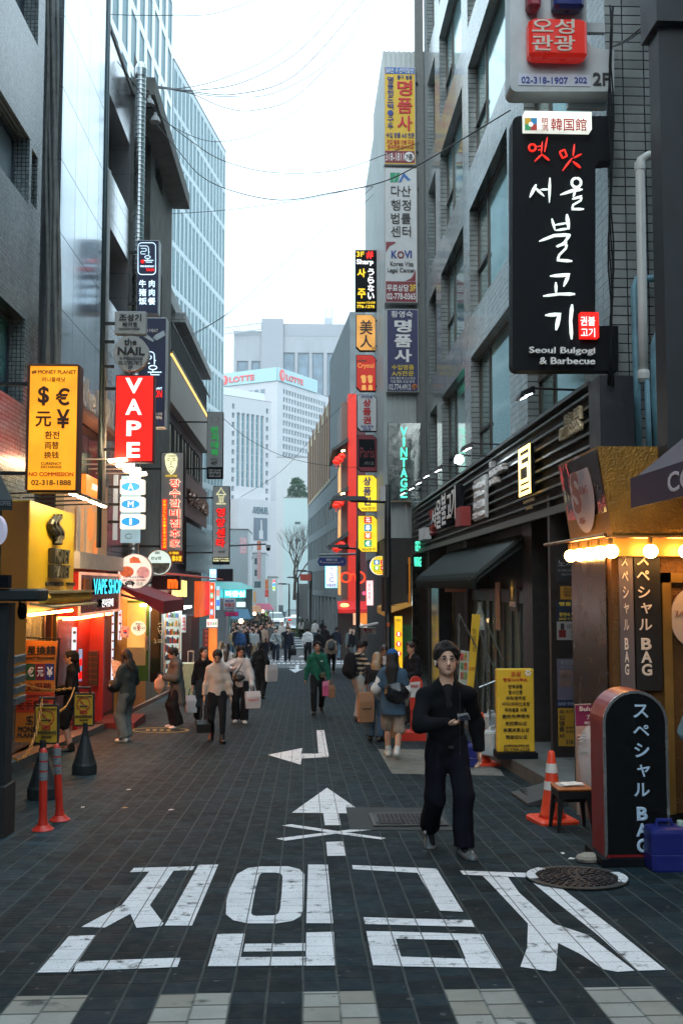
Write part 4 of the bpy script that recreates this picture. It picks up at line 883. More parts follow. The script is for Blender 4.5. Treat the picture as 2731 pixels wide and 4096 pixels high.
texts(T,dN-.01,{TAN_E:[('Crystal',1430,1453,1495,1476,.01)],mat('teal_green_print',(.01,.14,.09),.5,var=0):[('esthetic',1431,1437,1466,1446,.04)]})
mb=MB()
for cx in (1455,1481):poly_face(mb,circ(cx,1521,9,14,12),dN-.006,.006);poly_face(mb,[(cx-9,1560),(cx-7,1540),(cx+7,1540),(cx+9,1560)],dN-.006,.006);poly_face(mb,circ(cx-2,1508,11,12,8),dN-.0062,.006)
obj('printed_faces',mb,TAN_E,T)
T=stack('voucher_shop_sign','white gift voucher sign with red outlined letters in the narrow stack',1579,1725,mat('white_acrylic',(.6,.62,.63),.4,var=.05),BLACKP,.2,1428,1506)
texts(T,dN-.01,{REDP:[('|상품권',1451,1597,1483,1700,.06)],BLUEL:[('(주)만솔',1444,1582,1490,1594,.03),('매입·판매',1442,1701,1492,1711,.02),('202호',1450,1713,1484,1722,.02)]})
T=stack('bar_sign','unlit maroon and black bar sign in the narrow stack',1739,1886,MAROON,BLACKP,.2,1428,1507)
obj('black_face',fill(1435,1757,1500,1868,dN-.005,.006),BLACKP,T);texts(T,dN-.012,{MAROON:[('Paris',1440,1790,1496,1830,.0)],GREYP:[('パリス',1456,1846,1494,1860,.0)]})
T=stack('voucher_shop_sign','bright yellow gift voucher sign behind the street lamp arm',1900,2047,E('lemon_lit',(1,.72,.03),.95),BLACKP,.2,1430,1508)
texts(T,dN-.01,{BLUEL:[('|상품권',1453,1908,1483,2028,.06)],INK:[('MX환전',1448,2028,1500,2041,.0)]})
T=stack('exchange_sign','bright yellow sign with four coloured currency squares, lowest of the narrow stack',2062,2209,E('lemon_lit',(1,.72,.03),.95),BLACKP,.2,1431,1509)
for i,(ch,cc) in enumerate((('元',(.7,.03,.02)),('$',(.02,.26,.5)),('¥',(.85,.24,.03)),('€',(.02,.4,.2)))):
 y=2066+i*31.2;s_=obj('coloured_square',poly_face(MB(),rrect(1456,y,1486,y+28,5,3),dN-.006,.006),E('square_'+'rboge'[i],cc,.8),T)
 texts(T,dN-.016,{WHITE_E:[(ch,1462,y+4,1480,y+24,.04)]},parent=s_)
texts(T,dN-.01,{INK:[('MX환전',1450,2191,1502,2205,.0)]})
T=sign('round_exchange_sign','round yellow money exchange sign with four coloured currency squares beside the lamp post',1480,2224,1556,2301,32.5,.15,E('lemon_lit',(1,.72,.03),.95),WHITE_E,3.2,circ(1518,2262,38))
for i,(ch,cc) in enumerate((('$',(.02,.26,.5)),('元',(.7,.03,.02)),('¥',(.25,.5,.05)),('€',(.7,.03,.02)))):
 x,y=1494+(i%2)*27,2239+(i//2)*23;s_=obj('coloured_square',poly_face(MB(),rrect(x,y,x+24,y+20,3,2),32.49,.006),E('round_'+'abcd'[i],cc,.8),T);texts(T,32.478,{WHITE_E:[(ch,x+6,y+3,x+18,y+17,.04)]},parent=s_)
texts(T,32.49,{INK:[('MoneyExchange',1496,2283,1542,2290,.01)],RED_E:[('→',1504,2291,1532,2297,.02)]})
# ---- the big barbecue sign and the travel agency sign on the tiled building's near corner
dS=11.75;shp=rrect(2049,463,2378,1481,26,5,(0,0,1,1))
shp=[(2453,463),(2453,640),(2392,645),(2380,660),(2380,1285),(2395,1303),(2472,1303),(2472,1481)]+[(x,y) for x,y in rrect(2049,463,2378,1481,28,5) if x<2100]
T=sign('barbecue_restaurant_sign','tall black barbecue sign with brushed white characters on the tiled corner',2049,463,2472,1481,dS,.22,None,BLACKP,None,shp)
SOFTW=E('soft_white_letter',(.80,.92,.88),1.05);
def brush(m,strokes):  # a character brushed by hand: strokes of (x, y, width)
 mb=MB()
 for L in strokes:
  pts=[(at(x,y,dS-.05),w_) for x,y,w_ in L];out=[]
  for i in range(len(pts)-1):out+=[(pts[i][0].lerp(pts[i+1][0],t),pts[i][1]+(pts[i+1][1]-pts[i][1])*t) for t in (0,.33,.67)]
  out.append(pts[-1]);n=len(out);mb.tube([(p.x,dS-.05,p.z) for p,_ in out],[w_*.56/F*dS*(.45 if i in (0,n-1) else 1) for i,(_,w_) in enumerate(out)],8)
 obj('lettering',mb,m,T)
BR=E('brush_red',(1,.02,.008),1.0);oo=lambda x,y,r,w_:[(x+r*sin(2*pi*k/10),y-r*cos(2*pi*k/10),w_) for k in range(11)]
for m_,ch in ((BR,[oo(2128,590,14,8),[(2168,565,6),(2164,611,6)],[(2188,548,7),(2177,607,7)],[(2147,586,5),(2168,582,5)],[(2150,600,5),(2166,597,5)],[(2168,615,8),(2137,645,6)],[(2168,618,7),(2196,641,10)]]),(BR,[[(2236,607,8),(2257,598,7),(2266,624,7),(2249,632,7),(2236,607,8)],[(2296,576,8),(2291,624,7)],[(2293,632,7),(2325,615,8)],[(2287,632,9),(2249,682,6)],[(2290,645,8),(2321,671,12)]]),
 (SOFTW,[[(2143,738,15),(2118,789,10)],[(2140,751,12),(2176,785,8)],[(2198,711,12),(2196,810,8)],[(2160,758,8),(2194,757,9)]]),(SOFTW,[oo(2304,730,19,10),[(2239,779,8),(2291,761,13),(2329,757,10)],[(2300,764,9),(2291,788,8)],[(2287,796,9),(2325,785,10),(2321,802,8),(2291,819,8),(2287,836,9),(2334,836,11)]]),
 (SOFTW,[[(2206,874,11),(2219,921,9)],[(2266,857,17),(2274,917,12)],[(2215,900,8),(2270,891,8)],[(2222,921,9),(2274,913,9)],[(2155,965,9),(2215,942,12),(2279,938,14)],[(2279,938,13),(2257,968,9),(2228,989,7)],[(2223,985,10),(2266,972,11),(2262,993,9),(2236,1019,9),(2228,1040,10),(2287,1044,13)]]),
 (SOFTW,[[(2198,1104,10),(2274,1099,16),(2253,1146,10)],[(2222,1129,13),(2223,1176,9)],[(2171,1184,10),(2236,1176,10),(2298,1176,14)]]),(SOFTW,[[(2179,1261,11),(2236,1257,17),(2223,1320,15)],[(2287,1218,16),(2281,1282,12),(2285,1357,14)]])):brush(m_,ch)
texts(T,dS-.045,{WHITE:[('Seoul Bulgogi',2113,1392,2375,1422,.02),('& Barbecue',2154,1433,2375,1459,.02)]},.05)
o=obj('name_lightbox',MB().box(at(2088,500,dS).x,at(2352,500,dS).x,dS-.14,dS-.002,at(2088,533,dS).z,at(2088,464,dS).z),E('cream_box',(.88,.95,.85),.95),T)
texts(T,dS-.142,{REDP:[('韓国館',2202,474,2344,522,.01),('明',2165,472,2190,496,.0),('洞',2165,499,2190,523,.0)]},.008,o)
mb={}
for k,cc in enumerate(((.8,.45,.02),(.02,.3,.6),(.6,.05,.03),(.05,.4,.15))):
 x0,y0=(2098,2122,2122,2098)[k],(472,472,497,497)[k];obj('pinwheel_patch',poly_face(MB(),[(x0,y0),(x0+24,y0),(x0+24,y0+24),(x0,y0+24)],dS-.141,.006),mat('pinwheel_%s'%'abcd'[k],cc,.4,var=0),o)
obj('pinwheel_eye',poly_face(MB(),circ(2122,497,9,14),dS-.148,.004),SOFTW,o)
s_=obj('red_seal',MB().box(at(2313,1300,dS).x,at(2384,1300,dS).x,dS-.1,dS-.002,at(2313,1357,dS).z,at(2313,1257,dS).z),RED_E,T)
texts(T,dS-.102,{WHITE_E:[('권불',2320,1266,2378,1302,.02),('고기',2322,1312,2378,1348,.02)]},.006,s_)
dA=11.7;WS=mat('aged_white_panel',(.36,.40,.42),.45,var=.12,scale=3)
T=sign('travel_agency_sign','weathered white sign with a raised red box, cropped by the top of the picture',2039,-140,2345,365,dA,.3,None,WS,None,[(2345,-140),(2345,150),(2352,172),(2375,190),(2455,200),(2455,365)]+[(x,y) for x,y in rrect(2039,-140,2378,365,28,5) if x<2080])
rb=obj('red_box',MB().bbox(at(2098,0,dA).x,at(2326,0,dA).x,dA-.22,dA-.001,at(0,216,dA).z,at(0,62,dA).z,.04),mat('red_plastic',(.42,.02,.012),.3,var=.05,emit=(1,.02,.01),es=.12),T)
texts(T,dA-.222,{mat('beige_letter',(.5,.44,.38),.5,var=0):[('오성',2126,76,2296,134,.03),('관광',2126,143,2298,202,.03)]},.01,rb)
obj('blue_box',MB().bbox(at(2198,0,dA).x,at(2318,0,dA).x,dA-.22,dA-.001,at(0,18,dA).z,at(0,-130,dA).z,.04),mat('blue_plastic',(.01,.02,.12),.3,var=.05),T)
obj('maroon_box',MB().bbox(at(2096,0,dA).x,at(2148,0,dA).x,dA-.22,dA-.001,at(0,20,dA).z,at(0,-130,dA).z,.04),MAROON,T)
ps=obj('phone_strip',fill(2072,300,2358,341,dA,.01),mat('pale_lilac_strip',(.42,.46,.55),.5,var=.03),T)
texts(T,dA-.012,{BLUEL:[('02-318-1907',2084,309,2270,331,.02),('202',2296,309,2346,331,.02)]},.006,ps);texts(T,dA-.004,{INK:[('2F',2370,291,2436,340,.03)]})
obj('bracket',MB().box(3.3,3.79,dA+.31,dA+.38,at(0,340,dA).z,at(0,240,dA).z),WS,T);obj('bracket',MB().box(3.2,3.79,dA+.31,dA+.38,at(0,20,dA).z,at(0,-20,dA).z),WS,T)
mb=MB()
for i in range(4):
 pts=[]
 for k in range(14):y=-40+k*120;pts.append((at(2440+i*5+8*sin(k*1.3+i),y,dA-.45).x,dA-.42+.02*i,at(0,y,dA-.45).z))
 mb.tube(pts,.011,5)
tag(obj('cable_bunch',mb,BLACKP,smooth=True),'black cables hanging down the tiled corner in front of the tall signs','cables')
# ---- slatted hostel and barbecue sign band along the tiled building
XS=3.5;zs0,zs1=wl(1723,2198,XS).z,wl(1909,1859,XS).z
TB=thing('slatted_sign_band','long black slatted sign band over the barbecue restaurant front','sign',(XS,21,zs0))
mb=MB();mb.box(XS+.06,XR-.01,11.95,30.2,zs0+.05,zs1-.02);obj('backing',mb,BLACKP,TB)
SL=mat('slat_metal',(.085,.092,.09),.35,.5,var=.3,scale=5);mb=MB();n=9;hz=(zs1-zs0)/n
for i in range(n):mb.box(XS-.03,XS+.055,11.9,30.3,zs0+i*hz+(.05 if i else 0),zs0+i*hz+hz*(.52 if i else .7))
mb.box(XS-.06,XR-.01,11.88,30.32,zs1,zs1+.05);obj('slat',mb,SL,TB)
mb=MB();mb.box(XS-.05,XR+.05,11.4,11.86,zs0+.2,zs1+.02);obj('end_panel',mb,mat('navy_black_panel',(.008,.012,.02),.5),TB)
WB=Wall((XS-.03,30.7,0),(0,-1,0));ub=lambda px,py:WB.U(px,py)
def band_text(m,items,th=.06,bold=.03,w_=.002):
 mb=MB()
 for t,x0,y0,x1,y1 in items:
  u0,u1=ub(x0,y1)[0],ub(x1,y0)[0];xm=(x0+x1)/2;za,zb_=ub(xm,y1)[1],ub(xm,y0)[1]
  put_text(mb,t,WB.P(u0,za,w_),WB.eu,(0,0,1),u1-u0,zb_-za,th,bold)
 return obj('lettering',mb,m,TB)
_b5=[('서',1757,2036,1774,2110),('울',1777,2000,1796,2115),('불',1799,1974,1818,2100),('고',1822,1978,1840,2074),('기',1842,1944,1858,2080)]
band_text(BLACKP,_b5,.2,.05);band_text(WHITE,_b5,.015,.03,.201)
band_text(mat('dark_red_letter',(.25,.02,.02),.5,var=0),[('옛',1735,2040,1746,2080),('맛',1738,2098,1750,2140)],.15,.04)
uA,uB=ub(1702,2110)[0],ub(1728,2150)[0]
def band_plate(name,x0,y0,x1,y1,m,w1=.05):
 u0,u1=ub(x0,(y0+y1)/2)[0],ub(x1,(y0+y1)/2)[0];xm=(x0+x1)/2
 return obj(name,WB.box(MB(),u0,u1,ub(xm,y1)[1],ub(xm,y0)[1],.001,w1),m,TB)
band_plate('red_box',1861,2030,1882,2106,mat('dull_red_plate',(.3,.03,.03),.5),.22);band_plate('name_box',1702,2114,1724,2160,mat('white_acrylic',(.6,.62,.63),.4),.2)
band_plate('grey_plate',1903,1910,1952,2078,mat('light_grey_plate',(.34,.35,.35),.5));band_plate('small_grey_plate',2282,1918,2302,1992,mat('light_grey_plate',(.34,.35,.35),.5))
band_text(mat('pale_grey_letter',(.62,.62,.62),.5,var=0),[('Seoul Bulgogi',1906,1930,1948,1956),('& Barbecue',1912,1962,1946,1986),('プルコギ 牛烤肉',1906,2004,1948,2034),('본점 779-8000',1906,2046,1948,2070),('57',1974,1846,1984,1868),('MYEONGDONG',1974,1868,2030,1894),('HOSTEL',1974,1912,2004,1936)],.09,.02)
band_text(mat('gold_letter',(.42,.35,.22),.4,.3,var=0),[('旅店 / 旅館',2268,1640,2332,1686),('02.778.8835',2248,1690,2334,1746)],.05,.03)
u0,u1=ub(2092,1885)[0],ub(2137,1885)[0];za,zb_=ub(2115,1980)[1],ub(2115,1785)[1];nb=MB();fw=.06
for a in ((u0,u1,za,za+fw),(u0,u1,zb_-fw,zb_),(u0,u0+fw,za,zb_),(u1-fw,u1,za,zb_)):WB.box(nb,*a,.06,.075)
um=(u0+u1)/2;zm=(za+zb_)/2
for a in ((u0+.1,u1-.12,zb_-.18,zb_-.12),(u0+.1,u0+.15,zm+.08,zb_-.18),(u0+.1,u1-.16,zm+.06,zm+.12),(u1-.2,u1-.15,zm-.12,zm+.06),(u0+.1,u1-.15,zm-.18,zm-.12),(u0+.12,u0+.17,za+.12,zm-.22),(u0+.12,u1-.1,za+.1,za+.16),(u1-.16,u1-.11,za+.16,zm-.22)):WB.box(nb,*a,.06,.07)
obj('neon_frame',nb,E('gold_neon',(1,.72,.22),3.2),TB);obj('neon_backing',WB.box(MB(),u0,u1,za,zb_,.001,.055),BLACKP,TB)
band_text(mat('bronze_letter',(.28,.2,.1),.4,.3,var=0),[('MYEONGDONG',2099,1996,2139,2010),('HOSTEL',2110,2022,2132,2038)],.03)
# arm lamps over the band
LAMP_E=E('cool_lamp',(.85,.95,1),7)
for i,(px,py,on) in enumerate(((1615,1972,1),(1650,1952,1),(1680,1930,1),(1712,1902,1),(1760,1878,1),(1845,1838,2),(1880,1792,1),(2126,1578,1))):
 X=2.95;y=X*F/(px-1215)*.995;z=at(px,py,y).z
 T=thing('arm_lamp',['black arm lamp over the slatted band, %s from the near end'%k for k in ('eighth','seventh','sixth','fifth','fourth')][i] if i<5 else ('dazzling white arm lamp over the slatted band','black arm lamp just nearer than the dazzling one','black arm lamp on its own below the tall barbecue sign')[i-5],'lamp',(X,y,z),group='arm lamps above the slatted band')
 obj('arm',MB().tube([(XS+.25,y,z+.06),(X+.1,y,z+.08),(X+.02,y,z+.1)],.016,6),STEELB,T)
 mb=MB();mb.hexa([(X-.16,y-.13,z-.07),(X+.05,y-.13,z+.0),(X+.05,y+.13,z+.0),(X-.16,y+.13,z-.07),(X-.13,y-.11,z+.02),(X+.04,y-.11,z+.1),(X+.04,y+.11,z+.1),(X-.13,y+.11,z+.02)]);obj('lamp_head',mb,STEELB,T)
 mb=MB();mb.poly([(X-.09,y-.135,z-.058),(X+.01,y-.135,z-.022),(X+.01,y-.135,z-.004),(X-.09,y-.135,z-.038)]);mb.poly([(X-.11,y-.09,z-.062),(X-.11,y+.09,z-.062),(X-.03,y+.09,z-.032),(X-.03,y-.09,z-.032)])
 if on==2:mb.ball((X-.06,y-.16,z-.02),.085,12,8)  # a glowing ball stands in for the glare around this lamp
 obj('lit_panel',mb,LAMP_E if on==1 else E('lamp_and_glare',(.85,.95,1),45),T)
# ================================================================== shops and street things
def room(T,y0,y1,z0,z1,x0,x1,wallm,lamp=None,ls=None,axis=1):
 """A real shop interior open to the street (the face at x1): back wall, cheeks, floor, ceiling and a ceiling lamp."""
 mb=MB();t=.05
 mb.box(x0-t,x0,y0,y1,z0,z1);mb.box(x0,x1,y0-t,y0,z0,z1);mb.box(x0,x1,y1,y1+t,z0,z1);mb.box(x0,x1,y0,y1,z0-t,z0);mb.box(x0,x1,y0,y1,z1,z1+t)
 obj('interior',mb,wallm,T)
 if lamp:o=obj('ceiling_lamp',MB().box((x0+x1)/2-.3,(x0+x1)/2+.3,y0+.3,y1-.3,z1-.06,z1-.02),lamp,T)
# ---- yellow money changer
Y0,Y1=wl(117,2180,-3.9).y,wl(297,2180,-3.9).y;za,zb=wl(117,2366,-3.9).z,wl(117,2000,-3.9).z
TY=thing('exchange_shop','yellow money changer shop front with dark raised lettering and orange interior','shop',(-4.2,(Y0+Y1)/2,zg(15)+.1))
YPAINT=mat('yellow_fascia',(.78,.50,.02),.4,var=.06);ORP=mat('dark_orange_side',(.42,.15,.015),.5,var=.08)
mb=MB();mb.box(-4.29,-3.9,Y0,Y1,za,zb);obj('fascia',mb,YPAINT,TY)
mb=MB();mb.box(-4.28,-3.91,Y0-.03,Y0-.002,za-1.5,zb-.02);obj('side_panel',mb,ORP,TY)  # side panel coloured a darker orange than the yellow fascia
WY=Wall((-3.9,0,0),(0,1,0));uy=lambda px,py:WY.U(px,py)
def ytext(m,items,th,bold=.05,w_=.001):
 mb=MB()
 for t,x0,y0,x1,y1 in items:
  (u0,v0),(u1,v1)=uy(x0,y1),uy(x1,y0);put_text(mb,t,WY.P(u0,v0,w_),WY.eu,(0,0,1),u1-u0,v1-v0,th,bold)
 return obj('lettering',mb,m,TY)
BRONZE=mat('dark_olive_letter',(.045,.042,.025),.35,.3,var=.1)
ytext(BRONZE,[('MONEY',192,2200,256,2252),('PLANET',190,2262,256,2312)],.10);ytext(mat('olive_face',(.13,.12,.075),.4,.2,var=.1),[('MONEY',192,2200,256,2252),('PLANET',190,2262,256,2312)],.006,.03,.102);ytext(BRONZE,[('CURRENCY EXCHANGE',180,2328,246,2345),('명동본점',264,2330,293,2343)],.04,.02)
mb=MB();ks=[(205,2100),(205,2085),(218,2075),(232,2082),(236,2100),(226,2110)]
for off in (0,13):
 L=[(214+off,2057),(214+off,2068),(206+off,2075),(200+off,2090),(203+off,2105),(214+off,2118),(222+off,2132),(222+off,2148),(214+off,2158),(212+off,2176)]
 mb.tube([WY.P(*uy(x*1.0,y),.05) for x,y in L],.052,6)
 mb.tube([WY.P(*uy(x-12,y+8),.05) for x,y in L[2:8]],.045,6)
obj('emblem',mb,BRONZE,TY)
room(TY,Y0+.1,Y1+.3,zg(15)+.14,za-.12,-7,-4.3,mat('orange_interior',(.62,.22,.03),.5,var=.05),E('warm_tube',(1,.48,.11),60))
mb=MB();mb.box(-4.3,-4.24,Y0,Y0+.12,zg(14)+.1,za);mb.box(-4.3,-4.24,Y1-.5,Y1-.42,zg(16)+.1,za);mb.box(-4.3,-4.24,Y1+.28,Y1+.4,zg(16)+.1,za);mb.box(-4.31,-4.2,Y0,Y1+.4,za-.32,za-.05);obj('door_frame',mb,mat('bronze_door_frame',(.05,.035,.02),.4,.3),TY)
mb=MB();mb.box(-4.28,-4.27,Y0+.12,Y1-.5,zg(14)+.14,za-.32);obj('glazing',mb,mat('clear_pane',(.8,.8,.8),.03,alpha=.14,var=0,spec=.5),TY)
obj('amber_tube',MB().tube([(-3.96,Y0+.3,za-.34),(-3.96,Y1+.2,za-.34)],.022,6),E('amber_tube',(1,.46,.1),55),TY);mb=MB();mb.tube([(-3.72,Y0+.1,za-.1),(-3.72,Y1+.35,za-.1)],.075,10);obj('awning_roll',mb,mat('yellow_cloth',(.62,.40,.05),.7),TY)
mb=MB();mb.box(-3.9,-3.6,Y0+.3,Y1+.3,za-.03,za+.01);mb.hexa([(-3.9,Y0+.1,za-.19),(-3.55,Y0+.1,za-.24),(-3.55,Y1+.35,za-.24),(-3.9,Y1+.35,za-.19),(-3.9,Y0+.1,za-.16),(-3.55,Y0+.1,za-.215),(-3.55,Y1+.35,za-.215),(-3.9,Y1+.35,za-.16)]);obj('awning_cover',mb,mat('beige_awning',(.36,.29,.16),.6),TY)
for i,py in enumerate((2003,2020,2033,2046)):
 y=Y0+.25+i*.72;z=zb+.12
 T=thing('sign_lamp','thin black arm lamp above the yellow fascia, %s from its near edge'%('first','second','third','fourth')[i],'lamp',(-3.9,y,z),group='arm lamps over the yellow fascia')
 obj('arm',MB().tube([(-4.28,y,z),(-3.35,y,z+.03)],.013,5),STEELB,T);obj('lamp_head',MB().tube([(-3.35,y-.28,z+.03),(-3.33,y+.28,z+.03)],.028,6),STEELB,T)
 obj('lit_panel',MB().hexa([(-3.40,y-.25,z-.012),(-3.34,y-.25,z-.012),(-3.34,y+.25,z-.012),(-3.40,y+.25,z-.012),(-3.385,y-.25,z-.002),(-3.34,y-.25,z-.002),(-3.34,y+.25,z-.002),(-3.385,y+.25,z-.002)]),E('amber_lamp',(1,.74,.34),110),T)
# standing exchange board
dB=15.2;T=thing('exchange_board','tall orange currency exchange board with four coloured squares leaning by the shop door','sign',at(140,2975,dB))
obj('board',poly_face(MB(),[(62,2968),(76,2560),(232,2566),(205,2972)],dB,.03),mat('orange_board',(.68,.22,.025),.45,var=.05),T)
mb=MB()
for L in ([(60,2970),(72,2550)],[(70,2549),(240,2556)],[(240,2556),(212,2972)]):stroke(mb,L,dB,6,6)
obj('frame',mb,BLACKP,T)
obj('red_panel',poly_face(MB(),[(66,2770),(65,2850),(214,2853),(220,2770)],dB-.031,.004),mat('red_orange_panel',(.7,.06,.015),.45,var=.05),T)
for i,cc in enumerate(((.32,.015,.02),(.02,.12,.06),(.2,.015,.05),(.03,.04,.2))):
 x=67+i*38;s_=obj('coloured_square',poly_face(MB(),[(x,2655),(x,2720),(x+37,2721),(x+37,2656)],dB-.031,.004),mat('board_square_'+'abcd'[i],cc,.4,var=0),T)
 texts(T,dB-.034,{WHITE:[('$€元¥'[i],x+6,2668,x+32,2708,.05)]},parent=s_)
texts(T,dB-.03,{INK:[('匯星換錢',73,2583,223,2620,.04),('CURRENCY EXCHANGE',73,2627,219,2638,.03),('MONEY',72,2905,160,2930,.05),('PLANET',70,2932,160,2950,.05)],mat('dark_red_ink',(.16,.01,.005),.5,var=0):[('中文服務',68,2730,209,2766,.04),('NO COMMISSION',66,2778,204,2792,.04),('免手續費',66,2800,200,2840,.04)]})
mb=MB();
for off in (0,10):stroke(mb,[(125+off,2866),(108+off,2870),(110+off,2880),(124+off,2888),(122+off,2896),(104+off,2894)],dB-.03,5,5)
obj('emblem',mb,INK,T)
# no-smoking stands
SM_Y=mat('amber_panel',(.72,.40,.03),.45,var=.05);RUB=mat('black_rubber',(.018,.022,.026),.5,var=.1)
def smoking(x0,y0,x1,y1,d,cx,label):
 gz=zg(d);a,b=at(x0,y1,d),at(x1,y0,d);X=at(cx,3000,d).x
 T=thing('no_smoking_stand',label,'sign stand',(X,d,gz),group='no smoking stands by the yellow shop')
 obj('base',MB().lathe([(.155,.0),(.165,.02),(.165,.13),(.15,.16),(.045,.52),(.04,.58)],(X,d,gz),4*5),RUB,T,smooth=False)
 obj('pole',MB().lathe([(.036,.55),(.036,a.z-gz+.05)],(X,d,gz),10),RUB,T)
 xm=(a.x+b.x)/2;fr=MB();h=b.z-a.z
 fr.prism([(x,d,z) for x,z in [(xm+(p-.5)*(b.x-a.x),a.z+q*h) for p,q in [(x_,y_) for x_,y_ in rrect(0,0,1,1,.06,3)]]],(0,.05,0))
 obj('board_frame',fr,RUB,T)
 hb=MB();hb.tube([(xm-.08,d+.025,b.z),(xm-.085,d+.025,b.z+.07),(xm+.085,d+.025,b.z+.07),(xm+.08,d+.025,b.z)],.018,6);obj('handle',hb,RUB,T)
 w_=x1-x0;hh_=y1-y0;P_=lambda u,v:(x0+u*w_,y0+v*hh_)
 obj('panel',poly_face(MB(),[P_(.08,.06),(P_(.92,.06)),P_(.92,.95),P_(.08,.95)],d,.006),SM_Y,T)
 R4=lambda u0,v0,u1,v1:(*P_(u0,v0),*P_(u1,v1))
 texts(T,d-.005,{INK:[('MONEY PLANET',*R4(.2,.09,.9,.135),.02),('SMOKING',*R4(.1,.66,.9,.74),.05),('금연구역',*R4(.3,.78,.7,.84),.0)],REDP:[('NO',*R4(.33,.54,.68,.64),.06)]})
 mb=MB();c=P_(.5,.34);r=w_*.31;pts=circ(c[0],c[1],r,24);stroke(mb,pts+[pts[0]],d-.006,3.5,5);stroke(mb,[(c[0]-r*.7,c[1]-r*.7),(c[0]+r*.7,c[1]+r*.7)],d-.006,3.5,5);obj('ban_ring',mb,REDP,T)
 mb=MB();stroke(mb,[(c[0]-r*.6,c[1]+r*.25),(c[0]+r*.6,c[1]+r*.25)],d-.006,5,4);stroke(mb,[(c[0]-r*.4,c[1]),(c[0]-r*.3,c[1]-r*.4),(c[0]-r*.1,c[1]-r*.3)],d-.006,2,4);obj('cigarette_symbol',mb,INK,T)
 return T
smoking(136,2818,236,2978,11.7,172,'black no smoking stand behind the orange posts')
smoking(293,2772,378,2906,13.9,340,'black no smoking stand on its own, further along the kerb')
def chain(pts,label):
 q=[at(*p) for p in pts];mb=MB();path=[]
 for i in range(len(q)-1):
  n=max(2,int((q[i+1]-q[i]).length/.045))
  path+=[q[i]+(q[i+1]-q[i])*(k/n) for k in range(n)]
 for i in range(len(path)-1):
  a,b=path[i],path[i+1];t=(b-a).normalized();u=t.cross(Vector((0,1,0))).normalized() if i%2 else Vector((0,1,0));m_=(a+b)/2;l=.032;w_=.013
  ringp=[m_+t*(l*cos(2*pi*k/10))+u*(w_*sin(2*pi*k/10)) for k in range(10)]
  mb.tube(ringp+[ringp[0]],.0055,5)
 return tag(obj('plastic_chain',mb,mat('orange_yellow_plastic',(.62,.24,.02),.4,var=.05)),label,'chain','yellow plastic chains')
chain([(50,2726,12.4),(110,2742,12.8),(170,2757,13.2),(230,2760,13.6),(298,2751,13.85)],'yellow plastic chain slung across the orange exchange board')
chain([(298,2751,13.85),(285,2790,13.3),(262,2830,12.7),(236,2849,12.2)],'short yellow chain hanging from the further no smoking stand')
chain([(170,2795,11.65),(160,2860,11.5),(145,2930,11.3),(122,2995,11.1),(95,3032,10.9),(70,3043,10.7),(50,3022,10.5)],'yellow plastic chain dropping from the nearer no smoking stand')
# flexible posts
ORB=mat('orange_post',(.55,.026,.012),.35,var=.06);SILV=mat('reflective_band',(.25,.29,.31),.3,.3,var=.15,scale=30)
def post(bx,by,tx,ty,label):
 b=gd(bx,by);d=b.y;t=at(tx,ty,d);h=t.z-b.z;lean=t.x-b.x
 T=thing('flexible_post',label,'bollard',b,group='orange flexible posts')
 L=lambda z:(b.x+lean*z/h,b.y,b.z+z);r=.038
 bd=MB();bd.loft([[(L(z)[0]+rr*cos(2*pi*k/18),b.y+rr*sin(2*pi*k/18),L(z)[2]) for k in range(18)] for z,rr in ((.03,.06),(.07,.045),(.12,r),(h-.06,r*.97),(h-.02,r*.8),(h,r*.3))]);obj('tube',bd,ORB,T,True)
 obj('foot',MB().lathe([(.10,0),(.105,.012),(.08,.03),(.055,.055)],b,20),ORB,T)
 for i,z in enumerate((h*.66,h*.78,h*.90)):
  obj('reflective_band',MB().loft([[(L(zz)[0]+(r+.002)*cos(2*pi*k/18),b.y+(r+.002)*sin(2*pi*k/18),L(zz)[2]) for k in range(18)] for zz in (z-.038,z+.038)],False),SILV,T)
post(172,3322,175,2992,'nearer of the two orange posts with silver bands');post(240,3283,227,2976,'further orange post with silver bands, partly behind the first')
# kiosk at the near left
TK_=thing('coffee_kiosk','dark coffee kiosk with a black awning, cut by the picture edge','kiosk',(-3.4,9.5,zg(9.5)))
kx=at(48,2800,9.4).x
mb=MB();mb.box(kx-1.6,kx-.05,9.4,9.62,zg(9.4)+.45,at(48,2412,9.4).z);obj('body',mb,mat('dark_navy_panel',(.012,.016,.02),.45,var=.2),TK_)
mb=MB();mb.box(kx-1.5,kx-.02,9.33,9.66,zg(9.4)-.05,zg(9.4)+.46);obj('plinth',mb,mat('dark_brown_plinth',(.018,.015,.014),.7,bump=.3),TK_)
mb=MB();mb.bbox(kx-1.6,at(168,2375,9.4).x,9.3,9.66,at(0,2405,9.4).z,at(0,2355,9.4).z,.02);obj('roof',mb,mat('black_roof',(.012,.016,.018),.5),TK_)
mb=MB();mb.box(kx-1.0,kx-.02,9.28,9.38,at(0,2352,9.4).z,at(0,2300,9.4).z);obj('roof_box',mb,BLACKP,TK_)
aw=MB();p=[at(-160,1840,9),at(-60,1840,9),at(52,2035,9),at(52,2042,9),at(-160,2050,9)];a_,b_,c_=at(-160,1850,10.5),at(-40,1850,10.5),at(52,2020,9);
aw.hexa([at(-200,2010,9),at(50,2002,9),at(50,2002,9)+Vector((0,.02,0)),at(-200,2010,9)+Vector((0,.02,0)),at(-200,1850,10.2),at(-22,1850,10.2),at(-22,1850,10.2)+Vector((0,.02,0)),at(-200,1850,10.2)+Vector((0,.02,0))]);obj('awning',aw,mat('black_canvas',(.012,.018,.02),.7),TK_)
